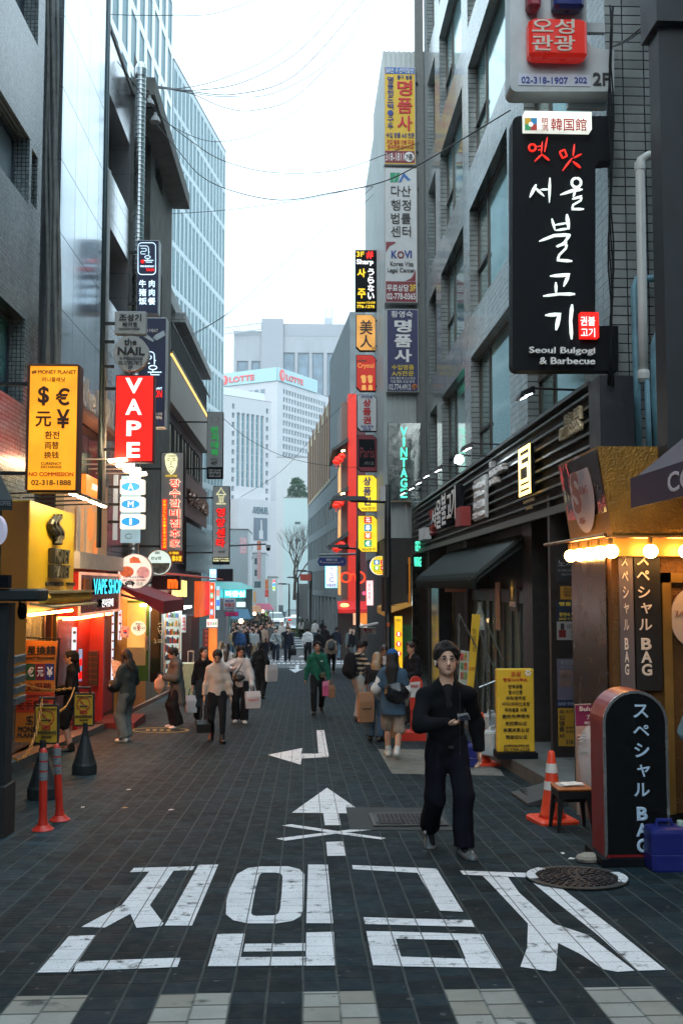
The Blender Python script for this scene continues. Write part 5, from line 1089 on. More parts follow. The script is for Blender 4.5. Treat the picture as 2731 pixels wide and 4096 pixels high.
va=MB();a_,b_=at(-200,2040,9),at(51,2000,9);va.box(a_.x,b_.x,8.985,9.0,a_.z,b_.z);va_=obj('awning_valance',va,mat('black_canvas',(.012,.018,.02),.7),TK_)
texts(TK_,8.985,{mat('grey_print',(.25,.27,.28),.6,var=0):[('CAFE KIYA COFFEE',-95,2004,46,2022,.0)]},.004,va_)
T=sign('round_lightbox','pale round lightbox under the black coffee awning',-60,2060,16,2180,9.6,.12,None,E('dim_white_lit',(.42,.45,.6),.6),None,circ(-22,2118,38,28,60))
mb=MB();mb.tube([at(80,2400,9.6)+Vector((0,0,.0)),at(80,2420,9.6)],.012,6);q=at(90,2445,9.6);mb.ball((q.x,q.y,q.z),(.045,.06,.085),12,8)
T=thing('black_speaker','small black speaker hanging below the kiosk roof','speaker',at(90,2412,9.6));obj('case',mb,BLACKP,T)
for i in range(5):
 q0,q1=at(50,2625+i*42,11.2),at(62,2655+i*42,11.2);mb=MB();mb.bbox(q0.x,q1.x,11.2,11.6,q1.z,q0.z,.006);mb.box(q0.x-.008,q1.x+.008,11.19,11.61,q0.z-.025,q0.z-.005)
 tag(obj('plastic_crate',mb,mat('grey_crate',(.12,.14,.15),.5)),'grey plastic crate beside the dark kiosk, '+('topmost','second from the top','in the middle','second from the bottom','lowest')[i]+' of its stack','crate','grey crates stacked beside the kiosk')
# ---- red vape shop
WV=Wall((-3.9,0,0),(0,1,0));(u0,za_),(u1,zb_)=WV.U(312,2467),WV.U(478,2297)
TV=thing('vape_shop','red vape shop front with cyan lettering over a dark red entrance','shop',(-4.2,u0+1,zg(18)+.1))
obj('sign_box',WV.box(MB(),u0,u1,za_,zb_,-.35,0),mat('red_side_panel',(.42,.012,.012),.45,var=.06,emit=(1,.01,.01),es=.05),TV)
obj('sign_face',WV.box(MB(),u0+.08,u1-.08,za_+.05,zb_-.05,.001,.012),mat('wine_face',(.13,.008,.012),.25,var=.05),TV)
fb=MB()
for a in ((u0,u1,zb_-.05,zb_),(u0,u1,za_,za_+.05),(u0,u0+.08,za_+.05,zb_-.05),(u1-.08,u1,za_+.05,zb_-.05)):WV.box(fb,*a,.001,.03)
obj('added_glow_strip',WV.box(MB(),u0+.2,u1-.2,za_-.07,za_-.03,-.3,-.12),E('added_warm_glow',(1,.26,.06),42),TV)  # glow strip added under the sign to throw warm light on the paving
obj('sign_border',fb,E('salmon_trim',(1,.45,.28),.75),TV)
def vtext(m,t,x0,y0,x1,y1,th,bold,w_=.012):
 (a,b),(c,d)=WV.U(x0,y1),WV.U(x1,y0);o=obj('lettering',put_text(MB(),t,WV.P(a,b,w_),WV.eu,(0,0,1),c-a,d-b,th,bold),m,TV)
vtext(BLACKP,'VAPE SHOP',358,2318,472,2378,.06,.04);vtext(CYAN_E,'VAPE SHOP',358,2318,472,2378,.008,.01,.073);vtext(BLACKP,'전자담배',392,2393,438,2430,.06,.03);vtext(WHITE_E,'전자담배',392,2393,438,2430,.008,.01,.073)
(a,b),(c,d)=WV.U(330,2378),WV.U(358,2315);obj('letter_block',WV.box(MB(),a,c,b,d,.012,.05),mat('orange_brown',(.35,.10,.02),.5),TV)
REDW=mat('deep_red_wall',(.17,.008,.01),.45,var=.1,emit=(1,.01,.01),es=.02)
y0,y1=wl(318,2700,-4.25).y,wl(455,2700,-4.25).y
mb=MB();mb.box(-4.75,-4.0,y0+1.0,y0+1.12,zg(18)+.1,za_);mb.box(-4.8,-4.28,y0,y1,zg(19)+.1,za_);obj('entrance_wall',mb,REDW,TV)
mb=MB();d_=y0+.98;a_,b_=at(334,2742,d_),at(396,2602,d_)
mb.box(a_.x,b_.x,d_-.09,d_,a_.z,b_.z);sh=obj('wall_rack',mb,mat('dark_wood_rack',(.10,.025,.015),.5),TV)
mb=MB()
for i in range(6):
 for j in range(2):p0,p1=at(337+j*30,2624+i*22.5,d_),at(364+j*30,2606+i*22.5,d_);mb.box(p0.x,p1.x,d_-.1,d_-.089,p0.z,p1.z)
obj('rack_grid',mb,mat('rack_black',(.01,.008,.008),.6),sh)
for (x0,y0_,x1,y1_,d_,l) in ((446,2442,458,2745,20.6,'narrow lit menu strip with food photographs beside the red wall'),(474,2440,489,2560,21.6,'short lit menu strip behind the small flag'),(290,2510,308,2600,16.8,'narrow lit vape poster at the edge of the yellow shop')):
 o=tag(obj('menu_strip',fill(x0,y0_,x1,y1_,d_,.06),E('cool_poster',(.62,.82,1),.85)),l,'menu');k=0;y=y0_+12
 mb=MB()
 while y+16<y1_:cx,cy=(x0+x1)/2,y+8;poly_face(mb,circ(cx,cy,(x1-x0)*.36,10),d_-.061,.01);y+=34
 obj('printed_dish',mb,mat('dish_print',(.12,.10,.09),.5,var=.4,scale=30),o)
T=sign('small_vape_poster','tilted lit poster of coloured bottles outside the red wall',312,2596,331,2725,17.2,.05,E('poster_blue',(.35,.45,.75),.5),BLACKP)
mb=poly_face(MB(),[(315,2640),(329,2632),(329,2660),(315,2668)],17.19,.006);poly_face(mb,[(315,2690),(329,2684),(329,2715),(315,2718)],17.19,.006);obj('printed_shapes',mb,RED_E,T)
T=thing('entrance_step','red carpeted step in front of the vape shop','step',(-4,22,zg(22)));mb=MB();a,b=gd(515,2842),gd(608,2790);mb.box(-4.4,at(560,2800,21.6).x,20.9,22.4,zg(22)-.1,zg(21.6)+.15);obj('tread',mb,mat('red_carpet',(.16,.018,.012),.8,var=.2),T)
# neon chicken, flag
mb=MB()
for L in ([(478,2395),(486,2410),(476,2420),(487,2432),(479,2442)],[(486,2392),(492,2405),(484,2420),(493,2436),(487,2450)],[(480,2450),(492,2455),(480,2462),(491,2468),(480,2474),(488,2486)]):stroke(mb,L,21.4,3,5)
tag(obj('neon_flame',mb,E('orange_neon',(1,.16,.02),2.2)),'orange neon flame sign hanging beside the vape shop panel','neon sign')
T=thing('national_flag','small white flag with a red and blue disc on a short pole','flag',at(500,2530,21));
obj('cloth',poly_face(MB(),[(487,2503),(520,2508),(515,2552),(482,2548)],21,.006),mat('flag_cloth',(.52,.44,.45),.7,var=.1),T);cc=(501,2527)
R_=8;top=[(cc[0]+R_*cos(a),cc[1]+R_*sin(a)) for a in [pi+pi*i/10 for i in range(11)]];bot=[(cc[0]+R_*cos(a),cc[1]+R_*sin(a)) for a in [pi*i/10 for i in range(11)]]
obj('red_half',poly_face(MB(),top,20.99,.004),REDP,T);obj('blue_half',poly_face(MB(),bot,20.99,.004),BLUEL,T)
mb=MB()
for (x,y,s) in ((490,2512,1),(512,2516,-1),(488,2541,-1),(509,2545,1)):
 for k in range(3):stroke(mb,[(x-3,y-2+k*2.4+s*2),(x+3,y-2+k*2.4-s*2)],20.99,1.2,4)
obj('bars',mb,INK,T);obj('pole',MB().tube([at(484,2500,21.02),at(478,2560,21.02)],.008,5),STEELB,T)
# ---- green door, dark glass door, red awning
TG_=thing('mending_shop','clothes mending shop with an open green door under a wine red awning','shop',(-4.2,25,zg(25)))
GRN=mat('green_door_paint',(.05,.15,.012),.4,var=.1);d_=24.4
mb=MB();mb.box(-6,-4.27,23.2,27.4,zg(25),1.7);obj('wall',mb,mat('ochre_wall',(.45,.24,.05),.6,var=.1),TG_)
a,b=at(488,2742,d_),at(598,2402,d_)
mb=MB();
for (x0,x1,y0_,y1_) in ((582,598,2402,2725),(488,494,2402,2725),(494,582,2402,2412),(494,582,2662,2725)):p0,p1=at(x0,y1_,d_),at(x1,y0_,d_);mb.box(p0.x,p1.x,d_,d_+.05,p0.z,p1.z)
dr=obj('door',mb,GRN,TG_)
obj('door_panel',fill(494,2590,582,2662,d_+.03,.01),mat('cream_panel',(.62,.50,.24),.5,var=.05),dr);obj('door_glass',fill(494,2412,582,2590,d_+.04,.01),E('amber_interior_glass',(.75,.38,.09),1.0),dr)
obj('handle',fill(587,2545,593,2602,d_,.03),mat('steel_handle',(.5,.5,.5),.3,.9),dr)
mb=MB()
for (x0,y0_,x1,y1_) in ((545,2672,577,2673.5),(545,2714,577,2715.5),(545,2672,546.5,2715),(575.5,2672,577,2715)):p0,p1=at(x0,y1_,d_),at(x1,y0_,d_);mb.box(p0.x,p1.x,d_-.008,d_,p0.z,p1.z)
obj('moulding',mb,GRN,dr)
rs=obj('round_sign',poly_face(MB(),circ(555,2513,29,26),d_-.03,.05),E('cream_round_lit',(1,.88,.6),.95),TG_)
texts(TG_,d_-.082,{INK:[('명동사',543,2491,573,2500,.02),('명품',532,2506,545,2521,.02),('수선',566,2506,582,2519,.02)],REDP:[('옷',547,2501,564,2524,.06)]},.006,rs)
d2=25.6;mb=fill(602,2405,648,2728,d2,.05);gd_=obj('dark_door',mb,mat('black_door_glass',(.01,.01,.01),.1,spec=.8,var=0),TG_)
mb=MB()
for L in ([(633,2497),(640,2493),(650,2494),(654,2502),(653,2520),(645,2542),(637,2530),(632,2510)],[(637,2507),(642,2506)],[(646,2506),(651,2507)],[(640,2524),(648,2524)],[(618,2555),(626,2572),(616,2572)],[(632,2560),(650,2560)],[(632,2568),(650,2568)]):stroke(mb,L,d2-.06,1.6,4)
obj('door_emblem',mb,E('pale_yellow_dim',(.75,.7,.4),.5),gd_)
awning(TG_,'awning',-4.27,-3.3,23.6,27.6,1.70,1.35,mat('wine_canvas',(.42,.02,.03),.65,var=.12),.3)
obj('awning_arm',MB().tube([(-4.27,23.62,1.5),(-3.75,23.62,1.36),(-3.3,23.64,1.3)],.03,6),mat('wine_metal',(.12,.02,.02),.4,.3),TG_)
T=sign('pork_restaurant_sign','large round lit sign printed with grilled meat and a black pig',470,2214,611,2356,21.5,.16,E('peach_lit',(1,.80,.66),.95),mat('silver_rim',(.55,.5,.48),.3,.6),None,circ(540,2285,70,32))
MEAT=mat('meat_print',(.75,.16,.06),.5,var=.6,scale=16,emit=(1,.18,.06),es=.3)
mb=poly_face(MB(),circ(508,2287,28,16,22),21.49,.006);o=obj('printed_dish',mb,MEAT,T);obj('printed_dish',poly_face(MB(),circ(573,2290,26,16,24),21.49,.006),mat('pink_meat_print',(.8,.36,.32),.5,var=.5,scale=16,emit=(1,.4,.35),es=.3),T)
obj('printed_dish',poly_face(MB(),[(519,2235),(535,2226),(555,2232),(562,2246),(566,2252),(545,2252),(520,2252)],21.49,.006),MEAT,T)
mb=MB();poly_face(mb,[(500,2332),(508,2324),(530,2324),(538,2330),(541,2333),(536,2338),(533,2345),(529,2345),(528,2339),(510,2339),(508,2345),(504,2345)],21.49,.006);obj('pig_silhouette',mb,INK,T)
texts(T,21.48,{REDP:[('스페인 이베리코 1등급 흑돼지',488,2317,583,2325,.04)],BLUEL:[('(세계4대진미)',495,2305,577,2314,.02)],WHITE:[('Pork',506,2326,528,2337,.04)],GREYP:[('라온',545,2328,573,2345,.02)]})
T=sign('tv_show_sign','smaller round lit sign with an orange rim behind the meat sign',586,2200,688,2301,23.6,.16,E('pale_green_lit',(.80,.95,.85),.8),mat('orange_rim',(.55,.2,.04),.4,.3),None,circ(637,2250,50,28))
obj('printed_photo',poly_face(MB(),[(594,2252),(680,2252),(676,2272),(660,2290),(637,2296),(614,2290),(598,2272)],23.59,.006),mat('photo_print',(.22,.20,.14),.5,var=.7,scale=9),T)
texts(T,23.58,{INK:[('SBS',620,2206,640,2216,.04)],mat('navy_green_print',(.05,.12,.1),.5,var=0):[('런닝맨',605,2226,645,2240,.04)]})
obj('orange_ring',poly_face(MB(),circ(637,2250,52,28),23.66,.01),mat('orange_rim',(.55,.2,.04),.4,.3),T)
T=sign('dark_shop_sign','dark box sign with one glowing orange letter over the red awning',607,2302,720,2361,27.8,.3,None,mat('dark_maroon_box',(.05,.012,.012),.4),XL)
texts(T,27.79,{E('orange_dots',(1,.13,.01),1.5):[('m',670,2316,712,2354,.12)]})
mb=MB()
for i in range(11):x=690+i*5.6;p0,p1=at(x,2388-(i%3),29.4),at(x,2312+i*1.2,29.4);mb.tube([p0,p1],.013,5)
tag(obj('neon_tubes',mb,E('butter_neon',(1,.70,.22),1.7)),'row of upright warm yellow neon tubes beside the red box sign','neon sign')
# souvenir shop
TSV=thing('souvenir_shop','brightly lit souvenir shop with racks of small goods at the door','shop',(-4.6,31,zg(31)))
room(TSV,28.4,34.6,zg(31),1.55,-7,-4.32,mat('white_interior',(.7,.72,.72),.6,var=.05),E('cool_tube',(.85,.97,1),9))
mb=MB();mb.box(-4.4,-4.3,28.3,28.4,zg(28),1.6);mb.box(-4.4,-4.3,34.6,34.7,zg(34),1.6);mb.box(-4.42,-4.28,28.3,34.7,1.5,1.9);obj('frame',mb,mat('brown_frame',(.10,.06,.04),.5),TSV)
obj('awning_lamp',MB().box(-3.9,-3.8,24,27.3,1.22,1.27),E('awning_tube',(1,.55,.22),45),TG_);mb=MB();mb.box(-4.3,-3.55,27.9,31.8,1.02,1.08);obj('canopy_lamp',mb,E('white_strip',(.9,1,1),9),TSV)
T=thing('goods_rack','bright wire rack packed with small souvenirs at the shop door','display rack',at(690,2740,28.2));dr_=28.2
a,b=at(655,2745,dr_),at(722,2440,dr_);mb=MB()
mb.box(a.x,b.x,dr_+.30,dr_+.33,a.z,b.z);obj('back_panel',mb,E('rack_glow',(.75,.95,.9),.55),T)
mb=MB()
for i in range(9):z=a.z+(b.z-a.z)*i/9;mb.box(a.x,b.x,dr_,dr_+.3,z,z+.012)
for x in (a.x,b.x):mb.box(x-.01,x+.01,dr_,dr_+.02,a.z,b.z)
obj('shelf_frame',mb,mat('white_wire',(.6,.6,.6),.4),T)
rnd=random.Random(5);GC=[mat('goods_'+n_,c_,.5) for n_,c_ in (('red',(.4,.04,.03)),('white',(.6,.6,.55)),('blue',(.05,.12,.3)),('green',(.06,.22,.1)),('black',(.03,.03,.03)),('yellow',(.5,.35,.05)))]
mb=MB()
for i in range(9):
 for j in range(9):
  mb.cur=rnd.randrange(6);x=a.x+(b.x-a.x)*(j+.15)/9;z=a.z+(b.z-a.z)*i/9+.013;mb.box(x,x+(b.x-a.x)*.075,dr_+.02,dr_+.14,z,z+rnd.uniform(.08,.2))
o=obj('goods',mb,GC,T);o['kind']='stuff'
T=thing('display_cart','pale mint cart with a small glass case outside the souvenir shop','cart',at(745,2790,27));a,b=at(722,2790,27),at(775,2655,27)
obj('body',MB().box(a.x,b.x,27,27.5,a.z,b.z),mat('mint_cart',(.35,.55,.42),.5),T);mb=MB();a,b=at(752,2652,27.2),at(774,2605,27.2)
for x in (a.x,b.x):mb.tube([(x,27.2,a.z),(x,27.2,b.z)],.012,5)
mb.tube([(a.x,27.2,b.z),(b.x,27.2,b.z)],.012,5);obj('case_frame',mb,mat('white_wire',(.6,.6,.6),.4),T)
T=sign('korean_banner','narrow white poster with red vertical lettering in the souvenir shop',726,2460,745,2530,29,.03,mat('white_acrylic',(.6,.62,.63),.4,var=.05),WHITE_G);texts(T,28.99,{REDP:[('|한복카페',729,2468,742,2524,.04)]})
# orange-red shop corner, currency pills
T=thing('orange_shop','glowing orange and red boxed shop front on the corner','shop',(-3.6,34,zg(34)));p=[at(x,2330,dd) for x,dd in ((778,32.5),(812,33.2),(842,36))]
zt_2,zb_2=at(800,2325,33).z,at(800,2468,33).z
mb=MB();mb.hexa([(p[0].x,32.5,zb_2),(p[1].x,33.2,zb_2),(p[1].x,34,zb_2),(p[0].x,34,zb_2),(p[0].x,32.5,zt_2),(p[1].x,33.2,zt_2),(p[1].x,34,zt_2),(p[0].x,34,zt_2)]);obj('orange_panel',mb,E('deep_orange_lit',(1,.14,.01),.62),T)
mb=MB();mb.hexa([(p[1].x,33.19,zb_2),(p[2].x,36,zb_2),(p[2].x-.1,36.1,zb_2),(p[1].x-.1,34.1,zb_2),(p[1].x,33.19,zt_2),(p[2].x,36,zt_2),(p[2].x-.1,36.1,zt_2),(p[1].x-.1,34.1,zt_2)]);obj('red_panel',mb,E('scarlet_lit',(1,.02,.01),.85),T)
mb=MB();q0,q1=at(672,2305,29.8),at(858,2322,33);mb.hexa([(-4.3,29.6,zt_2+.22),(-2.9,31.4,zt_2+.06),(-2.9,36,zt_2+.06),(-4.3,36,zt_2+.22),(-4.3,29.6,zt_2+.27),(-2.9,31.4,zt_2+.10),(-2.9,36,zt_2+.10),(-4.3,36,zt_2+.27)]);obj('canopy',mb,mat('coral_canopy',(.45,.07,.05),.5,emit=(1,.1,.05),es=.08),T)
mb=MB();mb.box(-4.3,-3.75,33.6,36.2,zg(35),zb_2);obj('dark_lower_front',mb,mat('maroon_front',(.06,.015,.012),.4),T)
T=sign('currency_pill_sign','tall orange light strip of four currency pills on the corner',838,2330,860,2480,33.4,.1,E('orange_strip_lit',(1,.1,.02),.9),WHITE_E,None)
for i,cc in enumerate(((1,.25,.05),(.1,.6,.35),(.9,.08,.06),(.1,.45,.8))):y=2338+i*33;s_=obj('pill',poly_face(MB(),rrect(841,y,853,y+23,4,3),33.38,.01),E('pill_'+'abcd'[i],cc,1.0),T);texts(T,33.36,{WHITE_E:[('$元¥€'[i],843,y+5,851,y+18,.06)]},parent=s_)
T=sign('blue_menu_sign','narrow glowing blue and white menu strip past the orange corner',864,2345,880,2440,35.5,.1,E('ice_blue_lit',(.4,.75,1),1.1),BLACKP);obj('printed_rows',fill(866,2360,878,2384,35.49,.006),E('salmon_print',(1,.35,.25),.9),T);obj('printed_rows',fill(866,2400,878,2424,35.49,.006),E('blue_print',(.05,.2,.9),1),T)
T=sign('exchange_counter_sign','small white counter sign with coloured currency letters above the orange kiosk',825,2475,872,2510,33,.1,E('cream_small_lit',(1,.85,.75),.9),WHITE_G)
for i,cc in enumerate(((.6,.05,.04),(.6,.05,.3),(.05,.4,.15),(.05,.3,.15))):texts(T,32.99,{E('ctr_'+'abcd'[i],cc,.7):[('S元¥€'[i],830+i*10,2488,838+i*10,2502,.06)]})
T=thing('money_kiosk','orange and dark red money exchange kiosk with flag stickers','kiosk',at(845,2640,33.6));obj('body',fill(815,2512,838,2650,33.5,.5),mat('kiosk_red',(.14,.015,.01),.4),T);obj('lit_panel',fill(838,2512,870,2650,33.5,.4),E('kiosk_orange_lit',(1,.22,.03),.8),T)
mb=MB()
for i in range(4):poly_face(mb,circ(826,2525+i*18,6,12),33.0,.01)
obj('flag_stickers',mb,mat('sticker_red',(.55,.05,.03),.4,var=.3,scale=20),T);bpy.data.objects['flag_stickers'].name='sticker_dots'
# blue glow box, dark screen, far-left teal salon
T=sign('blue_lightbox','bright blue white lightbox half hidden behind the dark screen',838,2276,866,2320,39,.15,E('blue_white_lit',(.22,.58,1),3.0),BLACKP);obj('white_print',fill(842,2284,862,2296,38.98,.01),WHITE_E,T)
T=sign('dark_screen','blank black screen box standing out from the corner',868,2275,930,2325,38.6,.4,None,mat('deep_blue_black',(.006,.012,.03),.4),None)
TSL=thing('hair_salon','hair salon building with a teal roof and glowing cyan sign','shop',at(935,2560,74));a,b=at(874,2345,74),at(990,2357,74)
mb=MB();z_=at(930,2357,74).z;mb.box(a.x-5,b.x-.25,74.2,86,zg(76)-.2,z_);obj('wall',mb,mat('teal_grey_wall',(.14,.25,.25),.6),TSL)
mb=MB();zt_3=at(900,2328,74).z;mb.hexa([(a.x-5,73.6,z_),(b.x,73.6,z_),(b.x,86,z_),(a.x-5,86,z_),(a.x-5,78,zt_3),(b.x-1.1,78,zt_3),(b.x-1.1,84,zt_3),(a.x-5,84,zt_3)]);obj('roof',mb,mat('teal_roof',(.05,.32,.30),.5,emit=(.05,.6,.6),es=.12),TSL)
o=obj('sign_face',fill(897,2358,984,2391,73.9,.15),E('cyan_face',(.08,.75,.8),1.15),TSL);texts(TSL,73.72,{WHITE_E:[('미용실',902,2363,980,2388,.09)]},.03,o)
obj('menu_board',fill(946,2408,982,2428,73.9,.15),E('pale_menu_lit',(.75,.95,1),1.0),TSL);obj('side_sign',fill(868,2358,893,2391,74.0,.15),E('cyan_side',(.1,.7,.75),.9),TSL)
T=sign('estate_agent_sign','white estate agent sign with red lettering above the pink board',895,2394,942,2441,51,.15,mat('white_acrylic',(.6,.62,.63),.4,var=.05),WHITE_G,None,rrect(895,2394,942,2441,5))
texts(T,50.98,{REDP:[('부동산',898,2411,939,2428,.05)],BLUEL:[('명동대운',900,2399,936,2408,.04),('02)775-9700',899,2431,938,2438,.03)]})
T=sign('pink_hair_sign','small pink hair sign hung below the estate agent sign',901,2447,953,2465,51,.1,mat('magenta_panel',(.32,.012,.09),.5,var=0,emit=(.7,.02,.2),es=.2),BLACKP);texts(T,50.98,{INK:[('HAIR',909,2450,945,2462,.03)]})
mb=MB();a=at(900,2440,51.3);mb.box(a.x-.9,a.x+.05,51.3,53,zg(52),at(0,2395,51.3).z);tag(obj('grey_pillar_wall',mb,mat('grey_pillar',(.2,.21,.22),.6)),'grey wall end carrying the estate agent and pink hair signs','wall')

# ---- left upper details: duct, lamps, pipes
mb=MB();dx=at(556,800,23.2);zt_=at(556,258,23.2).z
rings=[];z=2.3;r=.125
while z<zt_-.1:rings+=[(r,z),(r+.006,z+.02),(r+.006,z+.03),(r,z+.05)];z+=.11
mb.lathe(rings,(dx.x,23.2,0),16);mb.lathe([(r+.015,zt_-.3),(r+.02,zt_-.12),(r*.85,zt_),(r*.4,zt_+.06)],(dx.x,23.2,0),16)
tag(obj('metal_duct',mb,mat('spiral_duct_metal',(.42,.44,.44),.28,.9,var=.15)),'tall spiral metal exhaust duct on the concrete building','duct')
for (px,py,l) in ((598,410,'upper grey bell lamp beside the exhaust duct'),(622,478,'lower grey bell lamp beside the exhaust duct')):
 q=at(px,py,24);T=thing('bell_lamp',l,'lamp',q,group='bell lamps under the eave');obj('shade',MB().lathe([(.04,.18),(.05,.1),(.09,.06),(.135,-.06),(.13,-.07)],q,16),mat('grey_shade',(.30,.31,.31),.5),T);obj('neck',MB().tube([(q.x,q.y,q.z+.17),(q.x-.02,q.y,q.z+.3),(-4.2,q.y+.05,q.z+.34)],.022,6),STEELB,T)
for (px,d_,z0,z1_,r_,l) in ((417,18.1,2.4,16,.045,'dark teal steel pipe carrying the salon and vape signs'),(432,18.6,3.2,9.6,.035,'pale conduit beside the dark teal pipe')):
 q=at(px,1000,d_);tag(obj('sign_pole',MB().tube([(q.x,d_,z0),(q.x,d_,z1_)],r_,10),mat('teal_black_pipe',(.05,.075,.085),.35,.5) if r_>.04 else mat('pale_conduit',(.34,.34,.33),.5),smooth=True),l,'pipe')
mb=MB()
for i,px in enumerate((188,200,215,228)):
 pts=[at(px+5*sin(k*.9+i*2)+(8 if k>5 and i>1 else 0),-60+k*140,16.9) for k in range(13)];mb.tube(pts,[.03,.022,.045,.028][i],7)
tag(obj('cable_bundle',mb,mat('grey_cable_wrap',(.13,.135,.13),.6,var=.3),smooth=True),'bundle of grey wrapped cables running down the gap beside the white glass','cables')
q=at(465,1270,20.5);Tt=thing('rooftop_letters','worn white channel letters jutting over the dark red glass seen edge on','sign',at(350,1300,18));mb=MB();WL_=Wall((XL,0,0),(0,1,0));(ua,va_),(uc,vc_)=WL_.U(275,1240),WL_.U(425,1360)
for i,c_ in enumerate('the NAIL'):
 if c_!=' ':put_text(mb,c_,WL_.P(ua+.1+(uc-ua)*i/8.2,zshop-.08,.12),WL_.eu,(0,0,1),(uc-ua)/9.4,.62 if c_.isupper() or c_ in 'th' else .42,.14,.05)
obj('lettering',mb,mat('aged_letter',(.46,.44,.42),.5,var=.2),Tt);obj('ledge',WL_.box(MB(),ua,uc+.3,zshop-.2,zshop-.1,.01,.3),mat('rust_ledge',(.22,.10,.07),.6),Tt)
# ami studio shop above the vape shop
WA=Wall((-4.15,0,0),(0,1,0));TA=thing('beauty_studio','warm lit beauty studio front with an orange panel above the vape shop','shop',(-4.2,19,1));
(ua,va_),(uc,vc_)=WA.U(250,2320),WA.U(432,1950);za2,zb2=WA.U(340,2290)[1],WA.U(340,1905)[1]
obj('wall',WA.box(MB(),ua,uc,za2,zb2,-.14,0),mat('peach_wall',(.62,.42,.26),.55,var=.05),TA)
(a,b),(c,d)=WA.U(318,2015),WA.U(400,1905);pz0,pz1=WA.U(360,1990)[1],WA.U(360,1915)[1];op=obj('orange_panel',WA.box(MB(),a,c,pz0,pz1,.001,.12),E('orange_panel_lit',(1,.22,.02),1.0),TA)
(a2,b2),(c2_,d2_)=WA.U(342,1972),WA.U(378,1945);obj('lettering',put_text(MB(),'AMI STUDIO',WA.P(a2,(pz0+pz1)/2-.06,.121),WA.eu,(0,0,1),c2_-a2,.12,.01,.03),WARM_W,op)
wz0,wz1=WA.U(350,2215)[1],WA.U(350,2040)[1];(a,_),(c,_)=WA.U(305,2100),WA.U(384,2100);gp=obj('lit_window',WA.box(MB(),a,c,wz0,wz1,.001,.03),E('brown_lit_glass',(.55,.25,.08),.9),TA)
fm=MB();WA.box(fm,a-.1,a+.1,wz0,wz1,.03,.06);WA.box(fm,a+.5,a+.6,wz0,wz1,.03,.06);WA.box(fm,a,c+.1,wz0-.06,wz0,.001,.08);obj('window_frame',fm,mat('pale_frame',(.6,.52,.42),.5),TA)
mb=MB();disc(mb,WA,a+(c-a)*.62,(wz0+wz1)/2+.15,.26,.031,.04);disc(mb,WA,c-.18,(wz0+wz1)/2-.3,.2,.031,.04,20,.9);obj('printed_faces',mb,E('orange_print',(1,.3,.06),.55),gp)
obj('ledge',WA.box(MB(),ua,uc+.4,za2+.05,za2+.34,.001,.3),mat('white_ledge',(.62,.55,.5),.5),TA)
for i in range(4):y=ua+.6+i*.75;T=thing('studio_lamp','slim pale arm lamp over the studio front, number %s towards the letter lightboxes'%('one','two','three','four')[i],'lamp',(-4.1,y,zb2+.2),group='slim lamps over the studio front');obj('arm',MB().tube([(-4.2,y,zb2+.2),(-3.35,y,zb2+.2)],.014,5),mat('pale_arm',(.5,.4,.32),.4),T);obj('lit_panel',MB().hexa([(-3.5,y-.1,zb2+.15),(-3.2,y-.1,zb2+.17),(-3.2,y+.1,zb2+.17),(-3.5,y+.1,zb2+.15),(-3.5,y-.1,zb2+.19),(-3.2,y-.1,zb2+.22),(-3.2,y+.1,zb2+.22),(-3.5,y+.1,zb2+.19)]),E('peach_lamp',(1,.68,.4),40),T)
# middle-left wall lettering
WL2=Wall((XL+.03,0,0),(0,1,0));T=thing('wall_lettering_sign','row of dull metal characters on the dark wall beside the tall rib sign','sign',wl(760,2020,XL));(a,b),(c,d)=WL2.U(745,2035),WL2.U(825,1945);zz0,zz1=WL2.U(785,2040)[1],WL2.U(785,1980)[1]
obj('lettering',put_text(MB(),'장수갈비本店',WL2.P(a,zz0,.02),WL2.eu,(0,0,1),c-a,zz1-zz0,.12,.05),mat('copper_letter',(.35,.2,.14),.4,.4),T)
obj('backing',WL2.box(MB(),a-.4,c+.3,zz0-.5,zz1+.5,-.02,.015),mat('taupe_fascia',(.16,.12,.12),.5),T)
mb=MB();zc0,zc1=WL2.U(785,2290)[1],WL2.U(785,2110)[1];WL2.box(mb,a,c+4,zc0,zc1,.0,.02);o=tag(obj('shop_glazing',mb,mat('dark_shop_glass',(.02,.02,.025),.08,spec=.9)),'dark upper shop windows between the rib sign and the chicken sign','window')

# ================================================================== right side
# bag shop at the near right
TB_=thing('bag_shop','bag shop in hammered gold with black banners and glowing bulbs','shop',(3.4,9.8,zg(9.8)+.1))
GOLD=mat('hammered_gold',(.20,.105,.014),.4,.5,var=.2,bump=.7,bscale=48);zg0=at(2445,2200,9.5).z;zg1=at(2445,1785,9.5).z;XB=at(2445,2000,9.5).x
mb=MB();mb.hexa([(XB,9.5,zg0+.14),(5,9.5,zg0+.14),(5,11,zg0+.14),(XB,11,zg0+.14),(XB-.13,9.5,zg1),(5,9.5,zg1),(5,11,zg1),(XB-.13,11,zg1)]);obj('fascia',mb,GOLD,TB_)
mb=MB();mb.box(XB-.01,5,9.46,11.0,zg0-.06,zg0+.135);obj('soffit_beam',mb,mat('gold_beam',(.40,.22,.05),.4,.4,var=.1),TB_)
mb=MB();e=.006;yA,yB=9.53,10.95;mb.poly([(XB-e,yB,zg0+.2),(XB-e,yA,zg0+.2),(XB-.13-e,yA,zg1-.03),(XB-.13-e,yB,zg1-.03)]);ms=obj('mirror_panel',mb,mat('wavy_mirror',(.75,.72,.68),.05,1.,var=0,bump=.25,bscale=3),TB_)
